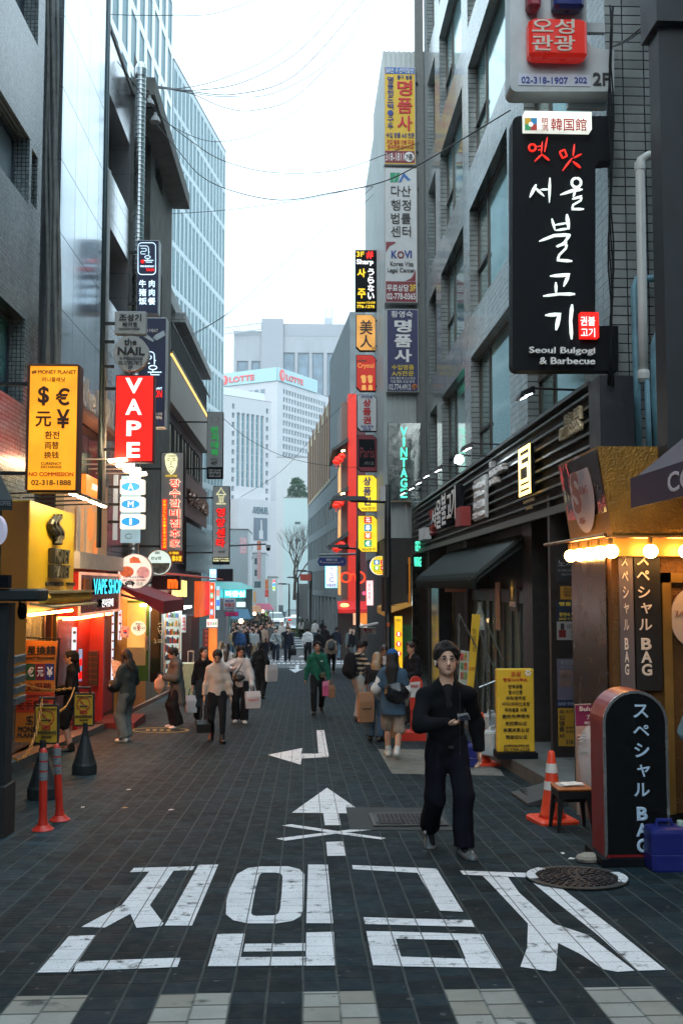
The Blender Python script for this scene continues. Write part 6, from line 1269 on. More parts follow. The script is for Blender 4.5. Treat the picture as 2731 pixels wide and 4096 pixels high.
mb=MB();zc_=(zg0+.2+zg1)/2;n=32;ringA=[(XB-.065-e-.012-.13*((.40*sin(2*pi*k/n))/(zg1-zg0)),(yA+yB)/2+.42*cos(2*pi*k/n),zc_+.40*sin(2*pi*k/n)) for k in range(n)];mb.poly(ringA[::-1]);ov=obj('oval_sign',mb,mat('pale_lilac_face',(.52,.45,.5),.4,var=.03),ms)
mb=MB();nrm=Vector((-1,0,-.13)).normalized();evv=Vector((-.13,0,1)).normalized()
put_text(mb,'S',Vector((XB-.085,(yA+yB)/2+.15,zc_-.2))+Vector((-.025,0,-.0)),(0,-1,0),evv,.3,.44,.008,.06);put_text(mb,'スペシャル BAG',Vector((XB-.1,(yA+yB)/2+.33,zc_-.02))+Vector((-.012,0,0)),(0,-1,0),evv,.66,.1,.004,.01);put_text(mb,'~明洞~',Vector((XB-.075,(yA+yB)/2+.13,zc_-.31)),(0,-1,0),evv,.26,.07,.004,.01);obj('lettering',mb,mat('rose_brown_letter',(.26,.07,.06),.5,var=0),ov)
# lower front: gold textured wall, banners
mb=MB();zf_=zg(9.5)+.12;mb.box(XB+.02,5.4,9.62,9.75,zf_,zg0-.06);obj('front_wall',mb,mat('gold_lower_wall',(.14,.06,.010),.45,.3,var=.2,bump=.8,bscale=60),TB_)
mb=MB();mb.box(XB+.0,XB+.04,9.75,11,zf_,zg0-.06);obj('side_wall',mb,mat('bronze_side',(.022,.013,.008),.25,.2,var=.4,scale=5),TB_)
def banner(x0,x1,y0,y1,d,m,items,label_):
 o=obj('banner',fill(x0,y0,x1,y1,d,.03),m,TB_,label=label_); return o
b1=banner(2536,2632,2205,2762,9.58,mat('black_banner',(.012,.010,.010),.5,var=.05),0,'wide black vertical banner');b2=banner(2480,2530,2215,2760,9.58,mat('grey_brown_banner',(.13,.10,.10),.5,var=.05),0,'narrow grey vertical banner')
CR=mat('cream_letter',(.75,.62,.52),.5,var=0)
texts(TB_,9.545,{CR:[('ス',2545,2214,2592,2262,.03),('ペ',2545,2282,2596,2322,.03),('シ',2550,2345,2598,2393,.03),('ャ',2562,2412,2606,2455,.03),('ル',2554,2476,2606,2522,.03),('B',2563,2552,2604,2600,.06),('A',2563,2605,2606,2652,.06),('G',2565,2656,2606,2704,.06)]},.006,b1)
texts(TB_,9.545,{CR:[('ス',2484,2222,2508,2265,.02),('ペ',2487,2285,2510,2326,.02),('シ',2490,2345,2512,2394,.02),('ャ',2494,2414,2514,2455,.02),('ル',2494,2478,2514,2522,.02),('B',2497,2552,2512,2600,.05),('A',2497,2605,2514,2650,.05),('G',2498,2656,2514,2702,.05)]},.006,b2)
rd=obj('round_board',poly_face(MB(),circ(2768,2470,92,36,118),9.6,.03),mat('pale_rose_board',(.60,.50,.46),.5,var=.03),TB_);texts(TB_,9.565,{mat('rose_brown_letter',(.26,.07,.06),.5,var=0):[('スペシャル BAG',2697,2440,2840,2470,.02)]},.005,rd)
mb=MB();mb.box(at(2645,2500,9.6).x,at(2680,2500,9.6).x,9.56,9.62,zf_,at(0,2290,9.6).z);mb.box(at(2645,2500,9.6).x,5,9.56,9.62,at(0,2330,9.6).z,at(0,2290,9.6).z);obj('door_frame',mb,mat('gold_frame',(.35,.2,.05),.4,.5),TB_)
BULB=E('bulb_glow',(1,.50,.14),34)
bz=at(2600,2205,9.3).z;bl=[(XB-.06,9.35+.36*i) for i in range(5)][::-1]+[(XB+.30+.34*i,9.3) for i in range(4)]
for i,(x,y) in enumerate(bl):
 T=thing('globe_bulb','glowing globe bulb under the gold fascia, '+('furthest of the row along the street','second from the far end of the row','third from the far end of the row','fourth from the far end of the row','at the gold corner','first past the gold corner','second past the gold corner','third past the gold corner','fourth past the gold corner')[i],'light bulb',(x,y,bz),group='globe bulbs of the bag shop')
 obj('globe',MB().ball((x,y,bz),.068,16,10),BULB,T,True);obj('socket',MB().lathe([(.026,.06),(.026,.13)],(x,y,bz),10),mat('brass_socket',(.4,.25,.08),.4,.8),T)
mb=MB();q0=(XB-.1,11.8,bz+.16);mb.tube([q0,(XB-.1,9.4,bz+.16)],.018,8);mb.tube([(XB-.1,9.4,bz+.135),(XB+1.6,9.4,bz+.135)],.014,6);tag(obj('lamp_rail',mb,mat('copper_tube',(.5,.27,.12),.3,.9)),'copper lamp rail under the gold fascia holding the globe bulbs','rail')
# dark building and purple awning at the picture edge
TD=thing('dark_building','dark panelled building at the edge above the purple awning','building',(4.5,9.3,3));xd=at(2648,800,9.2).x
mb=MB();mb.box(xd,8,9.2,9.48,at(0,1800,9.2).z,18);obj('wall',mb,mat('blue_black_cladding',(.012,.018,.024),.5,var=.2),TD);mb=MB();zb_=at(2660,105,9.2).z;mb.box(xd-.05,8,9.1,9.55,zb_,zb_+.5);obj('cornice',mb,mat('blue_black_cornice',(.015,.022,.028),.5),TD)
TPA=thing('purple_awning','purple canvas awning with white lettering at the edge over the bag shop','awning',at(2640,1960,8.8));
PUR=mat('purple_canvas',(.03,.018,.05),.7,var=.12);GRYC=mat('grey_mauve_canvas',(.085,.07,.085),.7,var=.12)
awning(TPA,'canopy',3.97,2.95,5.4,8.8,3.5,2.67,GRYC,.001)
va_=obj('front_valance',MB().box(2.925,2.945,5.4,8.8,2.41,2.68),PUR,TPA);obj('lettering',put_text(MB(),'COFFEE',(2.924,7.88,2.46),(0,-1,0),(0,0,1),1.3,.16,.006,.03),mat('grey_white_letter',(.55,.5,.55),.6,var=0),va_)
# pipes on the tiled side wall
PVC=mat('grey_pvc',(.58,.62,.62),.4,var=.06);BLP=mat('blue_painted_pipe',(.10,.24,.31),.45,var=.25,scale=6)
dp=11.75;q=[at(2731,622,dp),at(2590,622,dp),at(2562,640,dp),at(2558,670,dp),at(2567,1180,dp),at(2572,1530,dp)]
T=thing('drain_pipe','grey plastic drain pipe with an elbow on the tiled side wall','pipe',q[-1]);obj('pipe_run',MB().tube(q,.058,12),PVC,T,True);c_=at(2558,665,dp);obj('collar',MB().lathe([(.066,-.05),(.07,0),(.066,.05)],c_,12),PVC,T);c_=at(2572,1500,dp);obj('collar',MB().lathe([(.07,-.05),(.074,.02),(.066,.06)],c_,12),PVC,T)
q=[at(2720,1112,dp),at(2620,1112,dp),at(2544,1118,dp+.05),at(2535,1150,dp+.05),at(2545,1500,dp+.05),at(2552,1860,dp+.05)];tag(obj('blue_pipe',MB().tube(q,.045,10),BLP,smooth=True),'flaking blue pipe beside the grey plastic drain pipe','pipe')
q=[at(2731,1292,11.4),at(2690,1300,11.4),at(2640,1330,11.4),at(2622,1380,11.4),at(2625,1600,11.4),at(2640,1870,11.4)];tag(obj('blue_pipe',MB().tube(q,.065,10),BLP,smooth=True),'thick blue pipe curving out at the edge above the purple awning','pipe')
q=[at(2585,1520,11.7),at(2592,1700,11.7),at(2598,1850,11.7)];tag(obj('blue_pipe',MB().tube(q,.032,10),BLP,smooth=True),'thin blue pipe dropping from the end of the grey drain pipe','pipe')
# restaurant: tiled canopy, glass doors
TR_=thing('barbecue_restaurant','barbecue restaurant front with a black tiled canopy and lit glass doors','restaurant',(3.6,20,zg(20)))
RT=mat('black_roof_tile',(.010,.016,.015),.6,var=.35,scale=4,spec=.25);mb=MB();mb.hexa([(2.95,16.9,1.80),(3.78,16.9,2.42),(3.78,25.6,2.42),(2.95,25.6,1.80),(2.95,16.9,1.84),(3.78,16.9,2.46),(3.78,25.6,2.46),(2.95,25.6,1.84)]);obj('canopy',mb,RT,TR_)
mb=MB()
for i in range(36):y=17.0+i*.242;mb.tube([(2.9,y,1.82),(2.97,y,1.90),(3.76,y,2.54)],[.06,.075,.075],8)
obj('ridge_tile',mb,RT,TR_)
mb=MB()
for i in range(36):y=17.0+i*.242;mb.tube([(2.92,y,1.66),(2.88,y,1.83)],[.03,.07],6)
mb.box(2.93,2.96,16.95,25.6,1.76,1.80);obj('eave_edging',mb,RT,TR_)
room(TR_,17.0,23.2,zg(20)+.05,1.6,4.05,6.5,mat('teal_interior',(.12,.2,.19),.5),E('teal_tube',(.55,1,.9),40))
fm=MB()
for i in range(9):y=17.1+i*.74;fm.box(3.88,3.96,y,y+.09,zg(20)-.1,1.45)
fm.box(3.87,3.97,17.1,23.1,1.40,1.62);obj('door_frame',fm,mat('dark_teal_frame',(.015,.03,.032),.35,.3),TR_)
mb=MB();mb.box(3.91,3.93,17.15,23.1,zg(20)-.1,1.42);obj('glazing',mb,mat('teal_clear_glass',(.45,.65,.62),.04,alpha=.22,var=0),TR_)
WG_=Wall((3.86,30,0),(0,-1,0));(a,b),(c,d)=WG_.U(2040,2530),WG_.U(2067,2320);pz=(WG_.U(2053,2445)[1],WG_.U(2053,2325)[1]);o=obj('beer_poster',WG_.box(MB(),a,c,pz[0],pz[1],.001,.02),mat('grey_brown_poster',(.06,.055,.05),.5),TR_)
um=(a+c)/2;zm=(pz[0]+pz[1])/2+.1;st=[]
for k in range(10):r_=.2 if k%2==0 else .07;st.append(WG_.P(um+r_*.7*sin(2*pi*k/10),zm+r_*1.2*cos(2*pi*k/10),.03))
mb=MB();mb.poly(st);obj('gold_star',mb,mat('gold_star',(.6,.35,.04),.4,var=0,emit=(1,.6,.05),es=.15),o);obj('lettering',put_text(MB(),'SAPPORO',WG_.P(a+.06,pz[0]+.08,.021),WG_.eu,(0,0,1),c-a-.12,.1,.006,.02),WHITE,o)
(a,b),(c,d)=WG_.U(1985,2500),WG_.U(2000,2330);o=obj('bottle_poster',WG_.box(MB(),a,c,WG_.U(1990,2520)[1],WG_.U(1990,2330)[1],.001,.02),mat('pale_tan_poster',(.45,.38,.3),.5,var=.3,scale=6),TR_)
mb=MB();a_,b_=at(1779,2368,22.6),at(1864,2334,22.6);mb.box(a_.x,b_.x,22.6,22.62,a_.z,b_.z);nr=obj('door_curtain',mb,mat('rose_curtain',(.5,.3,.26),.7,var=.15,scale=20),TR_);texts(TR_,22.59,{WHITE:[('숯불갈비',1800,2340,1845,2356,.02)]},.005,nr)
mb=MB();mb.box(3.35,3.7,24.4,26.2,zg(25),1.7);obj('steel_wall',mb,mat('green_grey_steel',(.30,.33,.28),.2,.8,var=.15,scale=2),TR_)
mb=MB();mb.box(3.1,3.4,22.9,23.0,zg(23)-.05,1.7);obj('dark_jamb',mb,BLACKP,TR_)
# entrance with posters
TE=thing('office_entrance','dark office entrance covered in tenants posters beside the bag shop','entrance',(3.8,14,zg(14)+.15));dE=14.0
mb=MB();mb.box(at(2205,2500,dE).x,5.2,dE+.03,dE+.15,zg(14)+.1,3.0);obj('wall',mb,mat('black_brown_wall',(.018,.014,.013),.4,var=.2),TE)
mb=MB();mb.box(at(2335,2500,dE).x,at(2350,2500,dE).x,dE-.03,dE+.02,zg(14)+.1,at(0,2240,dE).z);mb.box(at(2440,2500,dE).x,at(2452,2500,dE).x,dE-.03,dE+.02,zg(14)+.1,at(0,2240,dE).z);obj('door_frame',mb,FRAMEB,TE);obj('door_glass',fill(2350,2245,2440,2990,dE+.02,.01),mat('smoked_glass',(.02,.03,.032),.05,spec=.6,var=0),TE)
for (x0,y0_,x1,y1_,c_,name_,tx) in ((2222,2228,2330,2328,(.02,.022,.026),'dental clinic poster',[('노치과',2230,2238,2322,2268,.02),("Dr. Roh's Dental Clinic",2232,2276,2322,2286,.0),('(02)776-7334',2244,2294,2310,2304,.0)]),
 (2240,2345,2322,2398,(.36,.18,.02),'yellow tax office poster',[('TAX OFFICE',2252,2350,2310,2360,.02),('이촌세무법인',2250,2363,2312,2373,.02),('명동지점',2256,2376,2306,2386,.02)]),(2225,2402,2330,2482,(.012,.02,.045),'navy repair poster',[('명품 A/S',2236,2408,2328,2424,.02),('황영숙 명품사',2236,2450,2328,2466,.0),('205호 T.774-4912',2234,2470,2328,2480,.0)]),
 (2226,2486,2336,2560,(.28,.27,.27),'white nail poster',[('네일도',2266,2496,2310,2516,.0),('사랑해',2282,2520,2330,2540,.0),('805호',2282,2542,2306,2550,.0)]),(2228,2635,2342,2800,(.12,.11,.16),'lilac eyelash poster',[('부르조뷰티',2240,2640,2328,2660,.02),('ブルジョ',2240,2662,2284,2674,.0)]),
 (2226,2803,2340,2826,(.02,.04,.12),'blue anniversary strip',[('50년 수선의달인',2232,2808,2336,2822,.02)]),(2232,2832,2342,2985,(.40,.22,.02),'yellow luxury repair poster',[('|수입명품',2236,2838,2256,2930,.03),('A/S',2236,2936,2258,2952,.03),('핸 드 백',2262,2840,2290,2852,.0),('염색전문',2262,2906,2300,2916,.02),('장식수리',2262,2922,2300,2932,.02),('318-1811',2262,2958,2330,2978,.04)])):
 o=obj('poster',fill(x0,y0_,x1,y1_,dE+.03,.012),mat('poster_'+name_.replace(' ','_'),c_,.4,var=.05),TE,label=name_);dark=sum(c_)>.5
 texts(TE,dE+.018,{(INK if dark else mat('dim_white_letter',(.30,.30,.32),.5,var=0)) if 'navy' not in name_ else YLET:tx},.004,o)
 if 'eyelash' in name_:
  for k in range(4):obj('printed_photo',fill(2236+(k%2)*52,2680+(k//2)*36,2284+(k%2)*52,2712+(k//2)*36,dE+.017,.003),mat('skin_photo',(.17,.11,.09),.5,var=.5,scale=6),o)
 if 'nail' in name_:obj('printed_bottle',fill(2234,2520,2262,2550,dE+.017,.003),mat('polish_red',(.14,.01,.012),.4),o);obj('printed_cap',fill(2241,2494,2255,2519,dE+.017,.003),INK,o)
# standing yellow office sign
dY=13.9;T=sign('office_stand_sign','yellow standing office sign listing services in Korean and Chinese',1990,2676,2134,3010,dY,.14,YELP,YELP,None)
texts(T,dY-.004,{REDP:[('오성',2042,2686,2080,2706,.008),('행정사사무소',2011,2712,2108,2726,.008)],INK:[('번역공증',2032,2738,2088,2754,.008),('영사인증',2032,2761,2088,2777,.008),('국적/영주권',2022,2785,2100,2800,.008),('비자/외국인초청',2008,2808,2116,2824,.008),('국제결혼 서류',2017,2832,2106,2848,.008),('委托书/声明书',2008,2857,2116,2874,.0),('无犯罪公证',2020,2886,2106,2902,.0),('亲属关系公证',2012,2912,2116,2928,.0),('驾驶证公证',2022,2940,2107,2956,.0),('AM09:00-PM5:00',2014,2978,2115,2989,.01),('02.3789.6228',2014,2993,2116,3006,.006)]})
a=at(1988,3010,dY);b=at(2146,3030,dY);obj('foot_plate',MB().box(a.x,b.x,dY-.08,dY+.3,zg(dY)+.17,a.z-.001),BLACKP,T)
mb=MB();q=at(2111,2692,dY)
for k in range(6):mb.ball((q.x+.03*cos(k*pi/3),dY-.006,q.z+.03*sin(k*pi/3)),(.016,.004,.016),8,5)
obj('flower_emblem',mb,WHITE,T)
# cones
CONE=mat('cone_orange',(.68,.055,.018),.45,var=.08)
def cone(px,by,ty,label,tilt=0):
 b=gd(px,by);h=at(px,ty,b.y).z-b.z;T=thing('traffic_cone',label,'traffic cone',b,.2,group='orange traffic cones',local=True);s=h*.29;bb=MB()
 bb.loft([[(x*s*k,y*s*k,z) for x,y in ((-1,-.9),(-.9,-1),(.9,-1),(1,-.9),(1,.9),(.9,1),(-.9,1),(-1,.9))] for z,k in ((0,1),(.035,1),(.05,.9))]);obj('base',bb,CONE,T)
 rr=lambda t:.17*h*(1-t)+.045*h*t
 obj('body',MB().lathe([(rr(0)+.02,.05),(rr(.04),.09*h/.7),(rr(.5),h*.5),(rr(.97),h*.97),(rr(1)*.8,h),(rr(1)*.6,h)],(0,0,0),22),CONE,T,True)
 for t0,t1 in ((.70,.83),(.46,.58)):obj('white_band',MB().lathe([(rr(t0)+.004,h*t0),(rr(t1)+.004,h*t1)],(0,0,0),22,'z',False),mat('cone_band',(.62,.6,.58),.4,var=.12),T,True)
 return T
T=cone(2208,3288,3004,'orange cone with two white bands beside the black stool');
lb=MB();b=gd(2208,3288);p=[at(2178,3200,b.y-.16),at(2188,3200,b.y-.16),at(2192,3152,b.y-.135),at(2180,3152,b.y-.135)];L=T.matrix_basis
o=obj('sticker',MB(),mat('white_sticker',(.55,.5,.5),.5),T) if False else None
cone(1925,3060,2850,'orange cone half hidden behind the man in black')
# stool with papers
bs=gd(2285,3318);T=thing('metal_stool','black metal stool with an orange wooden seat','stool',bs);zt_=at(2285,3140,bs.y).z;hs_=.155
obj('seat',MB().bbox(bs.x-hs_-.01,bs.x+hs_+.01,bs.y-hs_,bs.y+hs_,zt_-.035,zt_,.012),mat('orange_wood',(.30,.09,.02),.4,var=.2,scale=18),T)
obj('seat_frame',MB().box(bs.x-hs_,bs.x+hs_,bs.y-hs_+.008,bs.y+hs_-.008,zt_-.1,zt_-.036),mat('gunmetal',(.02,.024,.026),.35,.6),T)
for sx in (-1,1):
 for sy in (-1,1):
  x0,y0_=bs.x+sx*(hs_-.025),bs.y+sy*(hs_-.03);x1,y1_=x0+sx*.035,y0_+sy*.035;zz=zg(y1_)+.002;w_=.024
  obj('leg',MB().hexa([(x1-.014,y1_-.014,zz),(x1+.014,y1_-.014,zz),(x1+.014,y1_+.014,zz),(x1-.014,y1_+.014,zz),(x0-w_,y0_-w_,zt_-.1),(x0+w_,y0_-w_,zt_-.1),(x0+w_,y0_+w_,zt_-.1),(x0-w_,y0_+w_,zt_-.1)]),mat('gunmetal',(.02,.024,.026),.35,.6),T)
obj('cross_brace',MB().box(bs.x-hs_,bs.x+hs_,bs.y-.012,bs.y+.012,zt_-.16,zt_-.13),mat('gunmetal',(.02,.024,.026),.35,.6),T)
mb=MB()
for i,(dx_,dy_,r_) in enumerate(((-.03,0,.1),(.02,.01,-.15),(-.01,-.02,.3))):
 c_,s_=cos(r_),sin(r_);z=zt_+.001+i*.006;mb.prism([(bs.x+dx_+x*c_-y*s_,bs.y+dy_+x*s_+y*c_,z) for x,y in ((-.1,-.075),(.1,-.07),(.095,.075),(-.1,.07))],(0,0,.005))
tag(obj('paper_stack',mb,mat('rumpled_paper',(.6,.6,.6),.7,var=.12,scale=20)),'rumpled white papers lying on the metal stool','paper')
# poster stand in plastic
dQ=10.35;T=thing('beauty_poster_stand','nail and eyelash poster stand wrapped in clear plastic behind the arched sign','sign stand',at(2350,3270,dQ));obj('board',poly_face(MB(),[(2296,2817),(2412,2812),(2412,3260),(2306,3262)],dQ,.03),mat('beige_board_edge',(.36,.28,.22),.5),T)
obj('magenta_header',poly_face(MB(),[(2299,2821),(2410,2818),(2410,2902),(2302,2904)],dQ-.031,.004),mat('plum_print',(.20,.012,.06),.45,var=.15),T);obj('face_photo',poly_face(MB(),[(2302,2905),(2410,2903),(2410,3200),(2307,3202)],dQ-.031,.004),mat('skin_print',(.42,.24,.18),.5,var=.3,scale=4),T)
mb=MB()
for k in range(3):stroke(mb,[(2308,2944+k*13),(2336,2936+k*13)],dQ-.04,9,6)
obj('printed_fingers',mb,mat('skin_light_print',(.5,.3,.23),.5),T)
mb=MB()
for k in range(3):stroke(mb,[(2326,2932+k*14),(2342,2930+k*14)],dQ-.05,6,6)
stroke(mb,[(2322,3012),(2340,3006),(2346,3014)],dQ-.04,8,6);obj('printed_nails',mb,mat('dark_plum_print',(.06,.006,.02),.3),T)
texts(T,dQ-.034,{CR:[('Bulujo',2316,2826,2388,2850,.03),('ブルジョ',2344,2858,2398,2878,.02),('805호',2336,2884,2368,2897,.02)]})
mb=MB();q=at(2375,3000,dQ-.16);rnd=random.Random(3)
bmv=[];n,m_=18,14
for j in range(1,m_):bmv.append([(q.x+(.15+.03*rnd.random())*cos(2*pi*k/n)*sin(pi*j/m_)**.6,q.y+.1*sin(2*pi*k/n)*sin(pi*j/m_),q.z-.34*cos(pi*j/m_)-.1+.015*rnd.random()) for k in range(n)])
mb.loft(bmv);tag(obj('plastic_wrap',mb,mat('clear_film',(.8,.82,.82),.12,alpha=.28,var=0,bump=.8,bscale=14)),'crumpled clear plastic sheet hanging beside the arched sign','plastic sheet')
# arched black sign
dK=7.95;TBK=thing('arched_sign','black arched sign on wheels with white vertical lettering and red metal sides','sign',at(2545,3460,dK));
a,b,tp_=at(2418,3430,dK),at(2680,3430,dK),at(2545,2760,dK);xm=(a.x+b.x)/2;R_=(b.x-a.x)/2;ztop_=tp_.z;zbase=a.z
def arch(k,n=18):return [(xm-R_+k,zbase+k)]+[(xm+(R_-k)*cos(pi-pi*i/n),ztop_-R_+(R_-k)*.98*sin(pi*i/n)) for i in range(n+1)]+[(xm+R_-k,zbase+k)]
mb=MB();mb.prism([(x,dK,z) for x,z in arch(0)][::-1],(0,.34,0));obj('body',mb,mat('red_sign_side',(.24,.014,.018),.35,var=.12),TBK)
mb=MB();rr=arch(.0);
ri=arch(.022)
for k in range(len(rr)-1):mb.prism([(rr[k][0],dK-.012,rr[k][1]),(rr[k+1][0],dK-.012,rr[k+1][1]),(ri[k+1][0],dK-.012,ri[k+1][1]),(ri[k][0],dK-.012,ri[k][1])][::-1],(0,.011,0))
obj('rim',mb,mat('chrome_rim',(.55,.55,.56),.25,.9),TBK)
mb=MB();mb.prism([(x,dK-.006,z) for x,z in arch(.022)][::-1],(0,.005,0));obj('face',mb,mat('gloss_black_face',(.006,.007,.008),.18,var=0,spec=.3),TBK)
PALEB=mat('pale_blue_letter',(.42,.56,.72),.45,var=0)
texts(TBK,dK-.006,{PALEB:[('ス',2530,2818,2590,2872,.03),('ペ',2530,2900,2594,2945,.03),('シ',2536,2972,2594,3030,.03),('ャ',2546,3058,2598,3108,.03),('ル',2534,3132,2596,3186,.03),('B',2545,3227,2588,3283,.07),('A',2543,3293,2590,3346,.07),('G',2545,3354,2590,3412,.07)]})
mb=MB();mb.box(xm-R_-.04,xm+R_+.02,dK-.06,dK+.42,zbase-.06,zbase-.002);obj('base_frame',mb,BLACKP,TBK)
for sx in (-1,1):
 for yy in (dK,dK+.34):zz=zg(yy);obj('wheel',MB().lathe([(.03,-.012),(.035,0),(.03,.012)],(xm+sx*R_*.9,yy,zz+.035),14,'x'),mat('red_wheel',(.25,.02,.02),.4),TBK)
q=gd(2352,3455);tag(obj('stone_block',MB().ball((q.x+.02,q.y+.05,q.z+.03),(.11,.07,.045),9,6),mat('rough_stone',(.26,.24,.2),.8,bump=.5)),'flat stone lying by the wheel of the arched sign','stone')
# jerrycans
def jerry(c,s,m,capm,label,group=None,rz=0):
 T=thing('jerrycan',label,'jerrycan',c,rz,group,True);w_,d_,h=.16*s,.11*s,.36*s
 b=MB();b.loft([[(x*w_*k,y*d_*k,z) for x,y in ((-1,-.8),(-.85,-1),(.85,-1),(1,-.8),(1,.8),(.85,1),(-.85,1),(-1,.8))] for z,k in ((0,.93),(.02*s,1),(h*.36,1),(h*.38,.975),(h*.4,1),(h*.82,1),(h*.9,.93),(h*.93,.6))]);obj('body',b,m,T)
 hb=MB();hb.tube([(-w_*.55,0,h*.9),(-w_*.5,0,h*1.04),(w_*.15,0,h*1.04),(w_*.25,0,h*.9)],.018*s,7);obj('handle',hb,m,T);obj('cap',MB().lathe([(.028*s,h*.9),(.03*s,h*1.0),(.028*s,h*1.03)],(w_*.65,0,0),12),capm,T); return T
q=gd(2672,3478);jerry(q,1.0,mat('blue_plastic_can',(.012,.02,.16),.35,var=.05),mat('pale_green_cap',(.35,.48,.42),.5),'deep blue jerrycan with a pale cap in front of the arched sign')
WJ=mat('milky_plastic',(.42,.46,.48),.4,var=.08)
for i,(px,py,l) in enumerate(((1983,2870,'milky white jerrycan standing furthest behind the yellow office sign'),(1968,2935,'milky white jerrycan in the middle beside the yellow office sign'),(1972,3018,'milky white jerrycan nearest, touching the yellow office sign'))):
 q=gd(px,py,.17 if i else .17);jerry(q,1.05,WJ,mat('red_cap',(.35,.03,.03),.5),l,'white jerrycans by the restaurant step',.4*i)
# leaning yellow board, menu board, tripod frames
dL=17.2;T=thing('leaning_board','narrow yellow board leaning in a metal frame outside the restaurant','sign',at(1890,2790,dL));obj('board',poly_face(MB(),[(1867,2752),(1887,2456),(1920,2458),(1890,2764)],dL,.04),YELP,T)
texts(T,dL-.043,{mat('orange_ink',(.5,.12,.01),.5,var=0):[('15,000',1873,2668,1900,2684,.04)],mat('olive_ink',(.16,.1,.01),.5,var=0):[('| 점심특선',1888,2490,1902,2610,.0)]},.005)
T=thing('menu_board','small menu board of bright food pictures outside the restaurant','menu board',at(1850,2760,17.6));obj('board',poly_face(MB(),[(1832,2728),(1842,2600),(1875,2606),(1868,2745)],17.6,.03),mat('pale_menu',(.5,.55,.5),.5,var=.1),T)
rnd=random.Random(9)
for k in range(6):x,y=1841+(k%2)*14,2612+(k//2)*38;obj('printed_dish',poly_face(MB(),[(x,y),(x+12,y+2),(x+11,y+30),(x-1,y+28)],17.56,.004),mat('dish_'+'abcdef'[k],((.5,.06,.06),(.4,.3,.08),(.1,.3,.12),(.5,.12,.05),(.35,.1,.08),(.2,.3,.1))[k],.5,var=.5,scale=30),T)
TUBE=mat('steel_tube',(.30,.33,.33),.3,.8)
for (pts,l) in (([[(1836,2455),(1836,2640)],[(1836,2455),(1905,2590)],[(1836,2455),(1830,2700)]],'thin steel folding frame leaning behind the yellow board'),([[(1940,2480),(1935,2700),(1925,2960)],[(1940,2480),(2010,2640)],[(1940,2480),(1948,2760),(1960,2880)],[(1915,2750),(1985,2722)],[(1918,2520),(1945,2610),(1990,2700)]],'taller steel tripod frame beside the white jerrycans')):
 mb=MB();dd=16.9 if len(pts)<4 else 15.6
 for L in pts:mb.tube([at(x,y,dd) for x,y in L],.014,6)
 tag(obj('folding_frame',mb,TUBE),l,'frame','steel folding frames')
# beer bottle cut-out on the window
T=thing('bottle_display','tall beer bottle display panel behind the yellow board','display',at(1917,2560,17.8));d_=17.8;bt=[(1900,2520),(1901,2462),(1910,2438),(1912,2408),(1922,2408),(1924,2438),(1933,2462),(1934,2520)];obj('bottle',poly_face(MB(),bt,d_,.05),mat('bottle_print',(.33,.42,.42),.3,var=.3,scale=9),T);obj('bottle_label',fill(1903,2470,1931,2505,d_-.05,.006),mat('pale_label',(.6,.62,.6),.5),T)
# round no-parking stand, red base, green bin behind the man
T=thing('no_parking_stand','red and white round topped no parking stand behind the man in black','sign stand',gd(1640,2960));q=gd(1655,2960);d_=q.y
obj('board',poly_face(MB(),[(1636,2770),(1637,2730)]+[(1662+25*cos(a),2732-28*sin(a)) for a in [pi-pi*i/10 for i in range(11)]]+[(1686,2770),(1682,2840),(1640,2840)],d_,.06),mat('red_plastic_stand',(.55,.03,.015),.45),T);obj('white_label',poly_face(MB(),[(1638,2730),(1680,2726),(1676,2790),(1640,2790)],d_-.062,.004),WHITE_G,T);texts(T,d_-.066,{REDP:[('주차금지',1642,2738,1672,2752,.04)]});obj('base',MB().box(q.x-.25,q.x+.2,d_-.2,d_+.25,q.z,q.z+.16),mat('red_plastic_stand',(.55,.03,.015),.45),T);obj('pole',MB().box(q.x-.06,q.x+.03,d_,d_+.05,q.z+.16,at(0,2838,d_).z),mat('red_plastic_stand',(.55,.03,.015),.45),T)
q=gd(1880,3080);jerry(Vector((q.x,q.y+.3,q.z)),.95,mat('blue_plastic_can',(.012,.02,.16),.35,var=.05),BLACKP,'blue jerrycan behind the legs of the man in black')
# yellow exchange corner on the right
TX=thing('corner_exchange','yellow corner exchange front with a slanted orange fascia and neon panel','shop',(3.0,31.2,zg(31)));p0,p1=at(1652,2225,30.6),at(1562,2290,32.6);zA,zB=at(1652,2415,30.6).z,at(1652,2228,30.6).z
WX=Wall((p1.x,p1.y,0),(p0.x-p1.x,p0.y-p1.y,0));Lx=Vector((p0.x-p1.x,p0.y-p1.y)).length
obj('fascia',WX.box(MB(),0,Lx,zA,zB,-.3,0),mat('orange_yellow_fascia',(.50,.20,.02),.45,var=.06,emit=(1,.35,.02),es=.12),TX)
nbx=obj('neon_box',WX.box(MB(),Lx*.22,Lx*.62,zA+.25,zB-.2,.001,.12),BLACKP,TX)
for i,cc in enumerate(((.9,.12,.08),(1,.55,.5),(.85,.06,.05),(.1,.5,.3))):u_=Lx*(.30+.14*(i%2));z_=zA+.32+(i//2)*(zB-zA-.5)*.5;obj('neon_tile',WX.box(MB(),u_,u_+Lx*.11,z_,z_+(zB-zA-.5)*.44,.121,.135),E('ntile_'+'abcd'[i],cc,.8),nbx)
mb=MB()
for i in range(8):
 for j in range(2):z_=zA+.35+i*(zB-zA-.6)/8;u_=Lx*(.64+.07*j);WX.box(mb,u_,u_+Lx*.05,z_,z_+.09,.05,.07)
obj('neon_digits',mb,E('violet_neon',(.14,.1,1),2.0),nbx);obj('digit_panel',WX.box(MB(),Lx*.625,Lx*.8,zA+.3,zB-.2,.001,.049),BLACKP,nbx)
